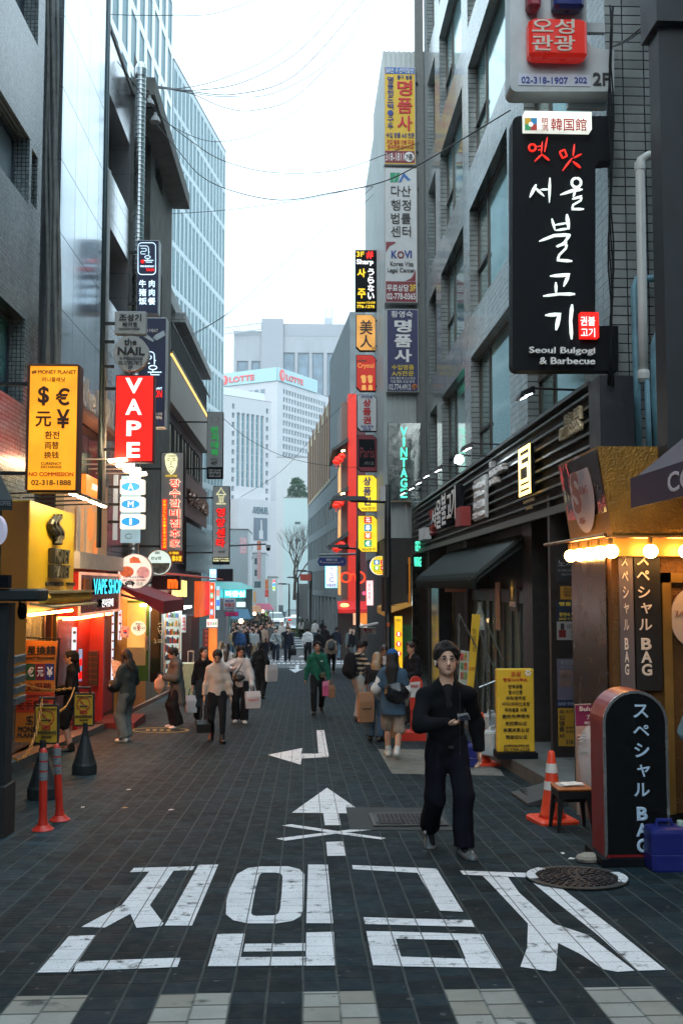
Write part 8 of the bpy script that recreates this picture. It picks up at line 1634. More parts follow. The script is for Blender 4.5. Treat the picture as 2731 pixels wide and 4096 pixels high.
def hand(S,J,k,sg,curl,lab,s):
 W,E=J['W'+k],J['E'+k];f=(W-E)/np.linalg.norm(W-E);n=A_([-sg*1.,0,0]) if abs(f[0])<.6 else A_([0,0,1.]);n=n-f*(n@f);n/=np.linalg.norm(n);sd=np.cross(f,n);sd=sd if sd[1]<0 else -sd;J['palm'+k]=W+f*.075*s+n*.012*s
 S.ell(W+f*.045*s,(.040*s,.019*s,.052*s),[sd,n,f],.012,lab)
 for i in range(4):
  b=W+f*.085*s+sd*(1.5-i)*.0205*s;l=(.036,.042,.039,.03)[i]*s;c1=curl*(.8+.1*i);d1=f*cos(c1)+n*sin(c1);m=b+d1*l;c2=curl*1.9;S.cap(b,m,.0098*s,.0088*s,.004,lab);S.cap(m,m+(f*cos(c2)+n*sin(c2))*l*.85,.0088*s,.0075*s,.004,lab)
 t0=W+f*.028*s+sd*.034*s;t1=t0+(f*.65+sd*.55+n*.45*curl)*.038*s;S.cap(t0,t1,.0125*s,.0105*s,.008,lab);S.cap(t1,t1+(f*.85+n*.5*curl)*.03*s,.0105*s,.008*s,.006,lab)
def head(S,J,s,lab,fem,sc=1.):
 c,fw,rt,up=J['HC'],J['fw'],J['rt'],J['up'];M=[rt,fw,up];g=s*sc
 S.cap(J['N']-A_([0,-.01,.02])*s,c-up*.06*g-fw*.012*g,.058*s if not fem else .048*s,.05*s if not fem else .043*s,.03,lab);S.ell(c+up*.028*g-fw*.012*g,(.080*g,.093*g,.088*g),M,.02,lab);S.ell(c-up*.04*g+fw*.022*g,(.066*g,.066*g,.074*g),M,.03,lab);S.ell(c-up*.088*g+fw*.05*g,(.027*g,.025*g,.02*g),M,.025,lab)
 S.cap(c+up*.005*g+fw*.080*g,c-up*.028*g+fw*.096*g,.0085*g,.014*g,.012,lab)
 for sg in (1,-1):S.ell(c+rt*sg*.028*g+up*.012*g+fw*.098*g,(.018*g,.014*g,.009*g),M,0,lab,True);S.ell(c+rt*sg*.083*g-up*.006*g-fw*.004*g,(.010*g,.02*g,.032*g),M,.006,lab)
def hair_sdf(J,s,h,style,length,vol=1.):
 c,fw,rt,up=J['HC'],J['fw'],J['rt'],J['up'];M=[rt,fw,up];g=s;S=SDF(c-A_([.24,.26,.95])*g,c+A_([.24,.26,.2])*g,h)
 S.ell(c+up*.038*g-fw*.018*g,(.096*g*vol,.107*g*vol,.098*g*vol),M,.01)
 S.ell(c-up*.02*g-fw*.05*g,(.082*g*vol,.075*g,.085*g),M,.02)
 S.ell(c-up*.020*g+fw*.110*g,(.076*g,.088*g,.100*g),M,0,0,True)
 if style=='short':
  pt=c+up*.112*g+fw*.045*g-rt*.012*g
  for u,v,w_ in ((-.086,.050,.045),(-.066,.078,.070),(.055,.086,.080),(.076,.066,.062),(.088,.045,.04)):S.cap(pt,c+rt*u*g+up*v*g+fw*w_*g,.024*g,.011*g,.02)
  S.folds(.0014*s,2,60.);S.cut(lambda X,Y,Z:-.016*g+.62*((X-c[0])*fw[0]+(Y-c[1])*fw[1]+(Z-c[2])*fw[2])-((X-c[0])*up[0]+(Y-c[1])*up[1]+(Z-c[2])*up[2]))
 elif style in ('long','mid'):
  b=J['N'];L=length*s
  for sg in (1,-1):
   a=c+rt*sg*.078*g-fw*.01*g+up*.02*g;m=b+A_([sg*.085,0,0])*s-fw*.0+A_([0,-.03,.02])*s;S.cap(a,m,.022*g,.03*g,.03);S.cap(m,m+A_([sg*.015,-.04,-L])*1.,.032*g,.016*g,.03,0,.6)
  a=c-fw*.08*g-up*.03*g;m=b+A_([0,.085,0])*s;S.cap(a,m,.07*g,.08*g,.04,0,.55);S.cap(m,m+A_([0,.05,-L]),.10*g,.06*g,.04,0,.45)
  S.folds(.0035*s,3,4.);S.ell(c-up*.065*g+fw*.11*g,(.062*g,.08*g,.10*g),M,0,0,True)
 elif style in ('tail','bun'):
  q=c-fw*.112*g+up*.03*g;S.cap(c-fw*.08*g+up*.03*g,q,.035*g,.03*g,.02)
  if style=='tail':S.cap(q,q-fw*.05*g-A_([0,0,length*s]),.038*g,.018*g,.03)
  else:S.ell(q,(.045*g,.04*g,.04*g),M,.02)
  S.cut(lambda X,Y,Z:(c[2]-.08*g-(length*s if style=='tail' else 0))-Z)
 return S
SKIN=mat('skin',(.62,.37,.265),.5,var=.05,scale=12);SKIN2=mat('skin_tan',(.50,.28,.19),.5,var=.06,scale=12);HAIRM=mat('black_hair',(.011,.009,.009),.6,var=.3,scale=60,bump=.5,bscale=90,spec=.3);LIPS=mat('lip_rose',(.33,.12,.10),.45,var=0);DARK=mat('eye_dark',(.012,.01,.01),.3,var=0)
def cloth(n,c,r=.85,bump=.25):return mat('cloth_'+n,c,r,var=.12,scale=9,bump=bump,bscale=140,spec=.1)
def shoes(T,J,s,m,h,hi=0,sole=None):
 for k,sg in (('l',1),('r',-1)):
  A=J['A'+k];tp=radians(J['toe'+k]);f=A_([sg*.12,-cos(tp),-sin(tp)]);f/=np.linalg.norm(f);u=A_([0,-sin(tp),cos(tp)]);r=np.cross(f,u)
  if r[0]<0:r=-r
  S=SDF(A-A_([.16,.3,.16])*s,A+A_([.16,.3,.2+hi])*s,h);M=[r,f,u];S.cap(A-u*.03*s-f*.03*s,A+f*.10*s-u*.046*s,.047*s,.042*s,.02);S.ell(A+f*.160*s-u*.046*s,(.053*s,.075*s,.038*s),M,.03);S.cap(A-u*.02*s,A+u*.05*s,.046*s,.042*s,.02)
  if hi:S.cap(A-u*.03*s,A+u*hi*s,.045*s,.05*s,.02)
  pl=A-u*.074*s;S.cut(lambda X,Y,Z:-((X-pl[0])*u[0]+(Y-pl[1])*u[1]+(Z-pl[2])*u[2]));o=sdf_obj('shoe',S,m,T)
  if sole:S2=SDF(A-A_([.16,.3,.16])*s,A+A_([.16,.3,.1])*s,h);S2.ell(A+f*.065*s-u*.060*s,(.056*s,.165*s,.020*s),M,.01);sdf_obj('sole',S2,sole,o)
def person(label,px,py,H,rz,ps,top,bot,shoe,hair,fem=False,h=.013,skin=SKIN,group=None,d=None,face=True,rest=()):
 q=gd(px,py) if d is None else Vector((at(px,2400,d).x,d,zg(d)));T=thing('person',label,'person',q,radians(rz),group,True);J=skeleton(H,ps,fem);s=J['s'];big=A_([.55,.6,0])*s
 B=SDF(-big-A_([0,0,.02]),A_([.55,.6,1.95*s]),h);head(B,J,s*ps.get('hs',1),0,fem);sk=0
 B.cap(J['P'],J['C'],.10*s,.11*s,.04,0,.7);B.cap(J['C'],J['N']-A_([0,0,.05*s]),.12*s,.09*s,.05,0,.62)
 for k,sg in (('l',1),('r',-1)):
  B.cap(J['N']-A_([0,0,.05*s]),J['S'+k],.06*s,.048*s,.04);B.cap(J['S'+k],J['E'+k],.045*s,.036*s,.02);B.cap(J['E'+k],J['W'+k],.037*s,.026*s,.02);hand(B,J,k,sg,ps.get('c'+k,.55),0,s)
  B.cap(J['H'+k],J['K'+k],.078*s,.05*s,.03);B.cap(J['K'+k]*.65+J['A'+k]*.35+A_([0,.012*s,0]),J['A'+k],.052*s,.036*s,.03,1);B.cap(J['K'+k],J['A'+k],.046*s,.034*s,.02,1);tp=radians(J['toe'+k]);B.cap(J['A'+k],J['A'+k]+A_([0,-.12*cos(tp)-.03*sin(tp),-.03-.12*sin(tp)])*s,.032*s,.024*s,.02,1)
 sdf_obj('body',B,[skin,BLK if bot[0]=='trousers' else skin],T)
 # trousers, skirt or shorts
 kind,bm,lw=bot[:3]
 if kind!='none':
  S=SDF(-big,A_([.55,.6,1.1*s]),h);S.cap(J['P']+A_([0,0,.10*s]),J['P']-A_([0,0,.02*s]),.135*s,.15*s,.04,0,.72)
  if kind=='skirt':
   S.cap(J['P'],A_([0,0,bot[3]*s]),.15*s,lw*s,.04,0,.8);S.cut(lambda X,Y,Z:bot[3]*s-Z)
  else:
   for k in 'lr':
    S.cap(J['H'+k],J['K'+k],.098*s,lw*s,.05)
    if kind=='trousers':S.cap(J['K'+k],J['A'+k]+(J['A'+k]-J['K'+k])*.2,lw*s,lw*s*bot[3],.03)
   if kind=='trousers':
    for k,sg in (('l',1),('r',-1)):
     A,K,O=J['A'+k],J['K'+k],J['A'+('r' if k=='l' else 'l')];dv=(A-K)/np.linalg.norm(A-K);q0=A-dv*.012*s;S.cut(lambda X,Y,Z:np.where(((X-A[0])**2+(Y-A[1])**2<(X-O[0])**2+(Y-O[1])**2)&(Z<.45*s),(X-q0[0])*dv[0]+(Y-q0[1])*dv[1]+(Z-q0[2])*dv[2],-1.))
  S.folds(.0035*s if kind!='skirt' else .004*s,px%7,21.);sdf_obj('skirt' if kind=='skirt' else 'trousers' if kind=='trousers' else 'shorts',S,bm,T)
 # top
 kind,tm,fat,hem,slv=top[:5];hz=hem*s;S=SDF(-big+A_([0,0,hz-.1]),A_([.55,.6,1.6*s]),h);P,C,N=J['P'],J['C'],J['N']
 S.cap(C,N-A_([0,0,.075*s]),(.118+fat)*s,(.10+fat*.6)*s,.06,0,.66);S.cap(A_([P[0],P[1],max(hz,P[2]-.05*s)]),C,(.128+fat*1.15)*s,(.118+fat)*s,.05,0,.68)
 if hz<.75*s:S.cap(P,A_([0,.02,hz]),(.14+fat)*s,(.165+fat)*s,.05,0,.72)
 for k,sg in (('l',1),('r',-1)):
  Sh,Eb,Wr=J['S'+k],J['E'+k],J['W'+k];S.cap(N-A_([0,0,.035*s]),Sh,(.058+fat*.3)*s,(.042+fat*.4)*s,.09);S.cap(Sh,Sh+(Eb-Sh)*min(1,slv*2),(.047+fat*.5)*s,(.046+fat*.7)*s,.05)
  if slv>.5:S.cap(Eb,Eb+(Wr-Eb)*(slv*2-1),(.047+fat*.75)*s,(.036+fat*.55)*s,.03)
 if kind in ('jacket','coat','hoodie'):S.cap(N+A_([0,.01,-.01])*s,N+A_([0,.0,.035])*s,.078*s,.072*s,.02,0,.9)
 S.cap(N+A_([0,-.03,.02])*s,N+A_([0,-.03,.16])*s,.05*s,.066*s,0,0,1,True)
 if kind=='jacket':S.cap(N+A_([0,-.115,-.06])*s,N+A_([0,-.06,.06])*s,.03*s,.075*s,0,0,1,True)
 S.cut(lambda X,Y,Z:hz-Z);S.folds(.0045*s if fat>.012 else .003*s,px%5);sdf_obj({'tee':'shirt','sweater':'sweater'}.get(kind,kind),S,tm,T)
 if shoe:shoes(T,J,s,shoe[0],h*.8,shoe[1] if len(shoe)>1 else 0,shoe[2] if len(shoe)>2 else None)
 if hair:hs=hair_sdf(J,s*ps.get('hs',1),h*.8,hair[1],hair[2] if len(hair)>2 else .1,hair[3] if len(hair)>3 else 1.);sdf_obj('hair',hs,hair[0],T)
 if face:
  c,fw,rt,up=J['HC'],J['fw'],J['rt'],J['up'];s_o=s;s=s*ps.get('hs',1)
  def blob(n,u,v,w_,r,m):p=c+rt*u*s+up*v*s+fw*w_*s;S=SDF(p-A_([.05]*3),p+A_([.05]*3),.0035);S.ell(p,A_(r)*s,[rt,fw,up],0);sdf_obj(n,S,m,T)
  for sg in (1,-1):blob('eye',sg*.029,.010,.083,(.0145,.009,.0065),DARK);blob('eyebrow',sg*.030,.031,.088,(.02,.007,.0048),HAIRM)
  blob('mouth',0,-.058,.084,(.0225,.01,.0075),LIPS);s=s_o
 T['_s']=s; return T,J
def wpt(T,p):c,s_=cos(T.rotation_euler.z),sin(T.rotation_euler.z); return Vector((T.location.x+p[0]*c-p[1]*s_,T.location.y+p[0]*s_+p[1]*c,T.location.z+p[2]))
def bag(label,top,w_,d_,h,m,rz=0,name='shopping_bag',handle=.14,hm=None,text=None,taper=.92):
 T=thing(name,label,'bag',(top[0],top[1],top[2]-handle-h),radians(rz),None,True);mb=MB();r=lambda k,z:[(x*w_*k,y*d_*k*(1 if z<h*.9 else .55),z) for x,y in ((-.5,-.5),(0,-.54),(.5,-.5),(.5,.5),(0,.46),(-.5,.5))]
 mb.loft([r(taper,0),r(1,h*.3),r(1,h*.7),r(.97,h)]);obj('body',mb,m,T)
 for y in (-.25,.25):obj('handle',MB().tube([(-w_*.22,y*d_,h*.98),(-w_*.12,y*d_*.4,h+handle),(w_*.12,y*d_*.4,h+handle),(w_*.22,y*d_,h*.98)],.006,5),hm or m,T)
 if text:mb=MB();put_text(mb,text[0],(-w_*.36,-d_*.56,h*.42),(1,0,0),(0,0,1),w_*.72,h*text[2],.004,.03);obj('lettering',mb,text[1],T)
 return T
def backpack(label,T,J,m,off=.17,k=1.,dz=0):
 s=J['s'];c=J['C']+A_([0,off*s,dz*s]);S=SDF(c-A_([.25,.2,.33])*s*k,c+A_([.25,.2,.33])*s*k,.014);S.ell(c,(.165*s*k,.10*s*k,.235*s*k),None,.02);S.ell(c+A_([0,.05,-.07])*s*k,(.13*s*k,.09*s*k,.13*s*k),None,.03);S.folds(.003,2)
 B=thing('backpack',label,'backpack',T.location,T.rotation_euler.z,None,True);sdf_obj('body',S,m,B)
 for sg in (1,-1):obj('strap',MB().tube([tuple(c+A_([sg*.10,-.06,.2])*s),tuple(J['S'+('l' if sg>0 else 'r')]*.75+J['N']*.25+A_([0,.02,.075])*s),tuple(J['C']+A_([sg*.12,-.155,.08])*s),tuple(c+A_([sg*.13,-.1,-.16])*s)],.017*s,6),m,B)
 return B
def cross_strap(T,J,m,side=1,r=.012):s=J['s'];obj('strap',MB().tube([tuple(J['N']+A_([-side*.09,.02,.02])*s),tuple(J['N']+A_([-side*.06,-.085,-.05])*s),tuple(J['C']+A_([side*.03,-.13,.0])*s),tuple(J['P']+A_([side*.13,-.13,.16])*s)],r,5),m,T)
BLK=cloth('black',(.010,.011,.014));NVY=cloth('navy',(.014,.018,.032));WHT=cloth('white',(.58,.57,.56));CRM=cloth('cream_knit',(.52,.44,.41),.9,.6);GRN2=cloth('green',(.015,.13,.085));GRY=cloth('grey',(.10,.115,.115));LGRY=cloth('light_grey',(.33,.36,.36));DNM=cloth('denim',(.05,.09,.14));BEI=cloth('beige',(.40,.31,.24));TANC=cloth('tan',(.33,.24,.14));BLU=cloth('bright_blue',(.02,.08,.30));JNS=cloth('washed_jeans',(.12,.21,.28))
SHB=mat('black_leather',(.012,.012,.013),.35,var=.1);SHW=mat('white_sneaker',(.55,.55,.54),.5,var=.08);SHG=mat('grey_sneaker',(.075,.09,.10),.5,var=.5,scale=60);HB=mat('brown_hair',(.035,.018,.013),.35,var=.3,scale=60);HBL=mat('blond_hair',(.22,.13,.065),.4,var=.4,scale=50);KRAFT=mat('kraft_paper',(.28,.14,.07),.7,var=.1);BAGW=mat('white_bag',(.55,.55,.57),.5,var=.05)
WALK=dict(fl=(.09,-.28,0),tl=-12,fr=(-.09,.30,.08),tr=42,drop=.035);WALK2=dict(fr=(-.09,-.27,0),tr=-12,fl=(.09,.30,.08),tl=42,drop=.035)
# -- the man in black, walking up with his phone
T,J=person('man in a black jacket and glasses walking towards us looking past his phone',1788,3400,1.75,6,dict(fl=(.07,-.26,.0),tl=-4,fr=(-.10,.22,.06),tr=38,drop=.03,hr=(-.06,-.30,1.09),er=(-1,.25,-.55),cr=1.0,hl=(.30,.06,.80),el=(.5,.9,0),yaw=-6,pitch=-1,wide=1.12,hs=1.14,ndz=.06),('jacket',cloth('black_twill',(.005,.006,.008)),.031,.80,.95),('trousers',cloth('ink_navy',(.005,.006,.011)),.085,1.0),(SHG,0,SHW),(HAIRM,'short',.1,1.06),h=.0085)
s=J['s']*1.14;c,fw,rt,up=J['HC'],J['fw'],J['rt'],J['up'];g=MB();GL=mat('steel_glasses',(.12,.11,.11),.3,.8)
for sg in (1,-1):o=c+rt*sg*.031*s+up*.008*s+fw*.103*s;rr=[tuple(o+rt*(.023*s*cos(2*pi*k/16))+up*(.0175*s*sin(2*pi*k/16))) for k in range(17)];g.tube(rr,.0022,5);g.tube([tuple(o+rt*sg*.023*s),tuple(c+rt*sg*.085*s+up*.01*s)],.002,4)
g.tube([tuple(c+rt*x*s+up*.011*s+fw*.106*s) for x in (-.009,0,.009)],.002,4);obj('glasses',g,GL,T)
e=c-rt*.086*s-up*.012*s+fw*.012*s;g=MB();g.ball(tuple(e),.009,8,6);g.tube([tuple(e),tuple(e-up*.03*s+fw*.008*s)],.004,6);obj('earbud',g,WHITE,T);s=J['s']
o=J['N'];S=SDF(o-A_([.2]*3),o+A_([.2]*3),.008);S.cap(J['C']+A_([0,-.082,.0])*s,J['N']+A_([0,-.045,-.03])*s,.04*s,.055*s,.02,0,.8);sdf_obj('shirt',S,cloth('black_knit',(.016,.016,.017)),T)
[obj('shoe_accent',MB().ball(tuple(J['A'+k]+A_([sg*.055,-.07,-.02])),(.012,.032,.020),8,5),mat('silver_accent',(.5,.52,.53),.35,.3),T) for k,sg in (('l',1),('r',-1))];obj('zip',MB().tube([tuple(J['P']+A_([.07,-.175,-.05])*s),tuple(J['C']+A_([.075,-.172,-.05])*s),tuple(J['C']+A_([.085,-.13,.12])*s)],.002,4),GL,T);obj('belt_buckle',MB().box(-.02,.02,-.162*s,-.15*s,.862*s,.882*s),GL,T)
p=J['palmr'];k_=.72;ph=thing('phone','silver edged phone held up in the hand of the man in black','phone',wpt(T,p+A_([.045,-.03,.035])),T.rotation_euler.z+.3,None,True);V8=lambda *L:[tuple(.74*q for q in p_) for p_ in L];o=obj('body',MB().hexa(V8((-.07,-.03,-.035),(.07,-.03,-.03),(.075,.03,.035),(-.065,.03,.03),(-.07,-.045,-.03),(.07,-.045,-.025),(.075,.015,.042),(-.065,.015,.037))),mat('phone_silver',(.45,.45,.46),.25,.8),ph);obj('back_panel',MB().hexa(V8((-.066,-.0455,-.0305),(.066,-.0455,-.0255),(.068,.004,.026),(-.060,.004,.021),(-.066,-.0475,-.0295),(.066,-.0475,-.0245),(.068,.002,.027),(-.060,.002,.022))),mat('phone_glass',(.012,.013,.02),.1),ph)
# -- others in the street
T,J=person('man in a green sweatshirt with a cross body pouch walking towards us',1270,2855,1.74,0,dict(**WALK2,hl=(.27,-.08,.78),cl=1.2,hr=(-.29,.02,.80),yaw=-4),('sweater',GRN2,.03,.80,.98),('trousers',BLK,.075,.85),(mat('dark_sneaker',(.05,.06,.055),.5,var=.3),0,SHW),(HAIRM,'short',.1,1.03),skin=SKIN2)
cross_strap(T,J,BLK);obj('pouch',MB().bbox(.06,.18,-.2,-.13,.88,1.0,.02),mat('olive_pouch',(.07,.075,.035),.5,var=.2),T);obj('chest_print',MB().box(.07,.12,-.176,-.168,1.265,1.29),WHITE,T)
p=wpt(T,J['palml']);bag('bright pink plastic bag in the hand of the man in green',p+Vector((-.07,.02,.12)),.16,.10,.34,mat('pink_plastic',(.55,.10,.24),.4,var=.15),0,'plastic_bag',.1);bag('small brown paper bag in the hand of the man in green',p+Vector((.07,-.02,.08)),.15,.10,.30,KRAFT,10)
STR=mat('striped_knit',(.02,.02,.025),.9);
n=STR.node_tree;b=n.nodes['Principled BSDF'];tc=n.nodes.new('ShaderNodeTexCoord');sx=n.nodes.new('ShaderNodeSeparateXYZ');n.links.new(tc.outputs['Object'],sx.inputs[0]);m1=n.nodes.new('ShaderNodeMath');m1.operation='MULTIPLY';m1.inputs[1].default_value=9.5;n.links.new(sx.outputs[2],m1.inputs[0]);m2=n.nodes.new('ShaderNodeMath');m2.operation='FRACT';n.links.new(m1.outputs[0],m2.inputs[0]);m3=n.nodes.new('ShaderNodeMath');m3.operation='LESS_THAN';m3.inputs[1].default_value=.42;n.links.new(m2.outputs[0],m3.inputs[0]);mm=n.nodes.new('ShaderNodeMix');mm.data_type='RGBA';n.links.new(m3.outputs[0],mm.inputs[0]);mm.inputs[6].default_value=(.014,.015,.022,1);mm.inputs[7].default_value=(.48,.37,.25,1);n.links.new(mm.outputs[2],b.inputs['Base Color'])
T,J=person('man in a black and cream striped sweater with a big black backpack',1432,2885,1.80,118,dict(hl=(.12,-.30,1.02),hr=(-.12,-.30,1.0),el=(.8,.3,-.4),er=(-.8,.3,-.4),pitch=28,fl=(.1,-.04,0),fr=(-.1,.05,0),lean=.03),('sweater',STR,.03,.84,.98),('trousers',LGRY,.095,.9),(SHB,),(HAIRM,'short',.1,.98),skin=SKIN2,face=False)
backpack('big black backpack on the man in the striped sweater',T,J,BLK,.21,1.22,-.02)
T,J=person('woman in a blue cap and denim vest with a bare legged stride, seen from behind',1570,3035,1.66,172,dict(fl=(.08,-.2,.0),tl=-5,fr=(-.08,.2,.05),tr=35,drop=.02,hl=(.22,-.18,.95),hr=(-.20,-.12,.86),pitch=14),('tee',DNM,.05,.70,.3),('shorts',cloth('sand_shorts',(.38,.31,.26)),.10),(SHW,.08,SHW),(HAIRM,'long',.34),True,skin=SKIN2,face=False)
s=J['s'];S=SDF(-A_([.5,.5,-.7]),A_([.5,.5,1.6]),.014)
for k in 'lr':S.cap(J['S'+k]*.8+J['E'+k]*.2,J['E'+k],.075*s,.078*s,.03);S.cap(J['E'+k],J['W'+k],.076*s,.05*s,.03)
S.folds(.004,2);sdf_obj('sleeve',S,WHT,T);c=J['HC'];S=SDF(c-A_([.22]*3),c+A_([.22]*3),.011);S.ell(c+J['up']*.045*s-J['fw']*.012*s,(.096*s,.115*s,.10*s),[J['rt'],J['fw'],J['up']],.01);S.ell(c+J['up']*.045*s+J['fw']*.13*s,(.07*s,.07*s,.012*s),[J['rt'],J['fw'],J['up']],.01);S.cut(lambda X,Y,Z:c[2]+.02*s-Z);sdf_obj('cap',S,cloth('cap_blue',(.02,.09,.26)),T)
c=J['P']+A_([-.07,.16,.17]);S=SDF(c-A_([.26]*3),c+A_([.26]*3),.014);S.ell(c,(.19,.09,.16),None,.02);S.folds(.006,1,30);B=thing('shoulder_bag','glossy black leather shoulder bag on the woman in the blue cap','bag',T.location,T.rotation_euler.z,None,True);sdf_obj('body',S,mat('gloss_black_leather',(.008,.009,.012),.25,var=.1),B);obj('strap',MB().tube([tuple(c+A_([.1,0,.12])),tuple(J['N']+A_([.1,.09,-.05])),tuple(J['N']+A_([.12,.0,.05]))],.014,5),SHB,B)
T,J=person('fair haired woman in a black shirt bending over her shopping bags',1500,2965,1.64,165,dict(lean=.20,pitch=45,yaw=15,hl=(.16,-.35,.80),hr=(-.16,-.32,.80),fl=(.1,0,0),fr=(-.1,.06,0)),('tee',BLK,.04,.82,.4),('trousers',DNM,.085,.95),(SHB,0,SHW),(HBL,'mid',.12),True,skin=SKIN2,face=False)
p=wpt(T,J['palmr']);bag('tall brown kraft paper bag tilted beside the woman in the blue cap',Vector((at(1462,2900,p.y-.5).x,p.y-.5,zg(p.y)+1.05)),.28,.15,.52,KRAFT,12,text=('w',INK,.06));bag('brown paper bag standing behind the bare legs of the woman in the cap',Vector((at(1588,2950,p.y+.1).x,p.y+.1,zg(p.y)+.62)),.26,.13,.46,KRAFT,-8);bag('white shopping bag with a black ring held by the bending woman',p+Vector((.02,-.05,.06)),.3,.12,.32,BAGW,25)
T,J=person('woman in a white top and glasses reading between the striped man and the cap',1535,2860,1.68,5,dict(pitch=38,hl=(.10,-.28,1.0),hr=(-.10,-.28,1.0)),('tee',WHT,.015,.85,.3),('trousers',BLK,.08,.9),(SHB,),(HB,'tail',.05),True,skin=SKIN2)
T,J=person('man in a black quilted jacket standing side on by the green banner',1652,2900,1.76,-62,dict(hl=(.1,-.25,1.0),hr=(-.15,-.24,.95),pitch=8),('jacket',BLK,.05,.78,1.0),('trousers',BLK,.08,.95),(SHB,),(HB,'short',.1,.97),skin=SKIN2)
# -- the queue and walkers on the shop side
T,J=person('woman with a ponytail in a black jacket facing the exchange board',283,3005,1.66,-78,dict(hr=(-.1,-.25,1.05),hl=(.1,-.22,1.0),pitch=4),('jacket',BLK,.035,.74,1.0),('shorts',BLK,.1),(SHB,.06),(HAIRM,'tail',.30),True)
T,J=person('woman in a dark blazer and wide grey trousers reading a leaflet',507,2968,1.66,-128,dict(hr=(-.16,-.30,1.12),hl=(.12,-.30,1.08),pitch=22,fr=(-.1,-.08,0),fl=(.1,.06,0)),('jacket',cloth('slate_blazer',(.028,.04,.046)),.045,.76,1.0),('trousers',cloth('grey_wash',(.12,.145,.155)),.10,1.0),(SHW,0,SHW),(HAIRM,'mid',.08),True,face=False)
p=wpt(T,J['palmr']);tag(obj('leaflet',MB().prism([(p.x-.10,p.y-.03,p.z+.0),(p.x+.08,p.y-.03,p.z-.05),(p.x+.02,p.y+.02,p.z+.32),(p.x-.16,p.y+.02,p.z+.36)],(0,.004,0)),mat('leaflet_print',(.55,.40,.28),.6,var=.4,scale=25)),'printed leaflet held up by the woman in the dark blazer','leaflet')
c=J['P']+A_([.1,-.22,.12]);S=SDF(c-A_([.25]*3),c+A_([.25]*3),.014);S.ell(c,(.17,.07,.11),None,.02);S.folds(.005,1,30);B=thing('handbag','black patent handbag on the arm of the woman in the dark blazer','handbag',T.location,T.rotation_euler.z,None,True);sdf_obj('body',S,mat('gloss_black_leather',(.008,.009,.012),.25,var=.1),B);obj('strap',MB().tube([tuple(c+A_([-.1,0,.09])),tuple(J['El']),tuple(c+A_([.1,0,.09]))],.01,5),SHB,B)
T,J=person('woman in a long grey coat looking down into a beige backpack',708,2912,1.68,-62,dict(hr=(-.05,-.34,1.10),hl=(.07,-.33,1.08),pitch=32,lean=.04),('coat',cloth('grey_wool',(.085,.105,.105),.95,.7),.055,.50,.96),('trousers',BLK,.10,1.3),(SHW,),(HAIRM,'tail',.12),True)
p=wpt(T,(J['palmr']+J['palml'])/2);B=thing('backpack','beige backpack held open by the woman in the grey coat','backpack',p,.3,None,True);S=SDF((-.25,-.25,-.5),(.25,.25,.1),.014);S.ell((0,0,-.17),(.115,.075,.19),None,.02);S.folds(.005,2);sdf_obj('body',S,cloth('beige_canvas',(.40,.30,.22)),B);obj('strap',MB().tube([(-.1,0,-.02),(-.05,-.02,.08),(.05,-.02,.08),(.1,0,-.02)],.012,5),BLK,B)
T,J=person('woman with long black hair in a black off shoulder top beside the cream sweater',812,2900,1.66,10,dict(**WALK,hr=(-.24,-.02,.80),yaw=25),('tee',BLK,.012,.88,.98),('trousers',cloth('dark_jeans',(.02,.028,.035)),.09,1.1),(SHB,),(HAIRM,'long',.42),True)
p=wpt(T,J['palmr']);bag('stiff white paper bag carried by the woman in the black top',p+Vector((-.03,-.02,.06)),.24,.12,.36,BAGW,20,hm=BLK)
T,J=person('woman in a cream sweater walking with her head bowed',868,2968,1.66,6,dict(**WALK,hr=(-.24,.04,.80),hl=(.25,-.06,.80),pitch=30,yaw=-6),('sweater',CRM,.03,.86,.97),('trousers',BLK,.062,.62),(SHB,.14),(HAIRM,'bun'),True)
p=wpt(T,J['palmr']);bag('small black handbag with a chunky chain in her lowered hand',p+Vector((-.02,0,.05)),.26,.13,.22,SHB,15,'handbag',.38,mat('dark_chain',(.10,.10,.11),.35,.7))
T,J=person('woman with very long black hair in a white hoodie smiling downwards',960,2890,1.68,4,dict(hl=(.26,-.12,.84),hr=(-.20,-.24,1.22),er=(-1,.3,-.2),pitch=20,yaw=12,fl=(.09,-.1,0),fr=(-.09,.08,0)),('hoodie',WHT,.045,.80,.98),('trousers',BLK,.085,1.25),(SHW,),(HAIRM,'long',.46),True)
cross_strap(T,J,SHB,-1);c=J['P']+A_([-.03,-.21,.12]);S=SDF(c-A_([.2]*3),c+A_([.2]*3),.012);S.ell(c,(.13,.055,.075),None,.02);S.folds(.005,1,40);B=thing('handbag','quilted black handbag slung across the white hoodie','handbag',T.location,T.rotation_euler.z,None,True);sdf_obj('body',S,SHB,B);obj('strap',MB().tube([tuple(c+A_([-.1,0,.05])),tuple(c+A_([-.05,0,.14])),tuple(c+A_([.05,0,.14])),tuple(c+A_([.1,0,.05]))],.008,5),SHB,B)
p=wpt(T,J['palml']);bag('white carrier bag with dark red print swinging from the white hoodie',p+Vector((.02,-.05,.08)),.34,.13,.36,BAGW,18,text=('WANTT',REDP,.14))
T,J=person('woman in a black sweater with a white shirt hem seen from behind',1040,2795,1.66,165,dict(hl=(.2,-.1,.9),hr=(-.24,-.04,.95),fl=(.09,-.1,0),fr=(-.09,.1,.02),tr=15),('sweater',BLK,.035,.86,.98),('trousers',BLK,.085,.95),(SHB,),(HAIRM,'tail',.14),True,face=False)
bag('large white shopping bag hanging from the arm of the woman in the black sweater',wpt(T,J['Wr'])+Vector((.10,-.1,.22)),.34,.16,.48,BAGW,30)
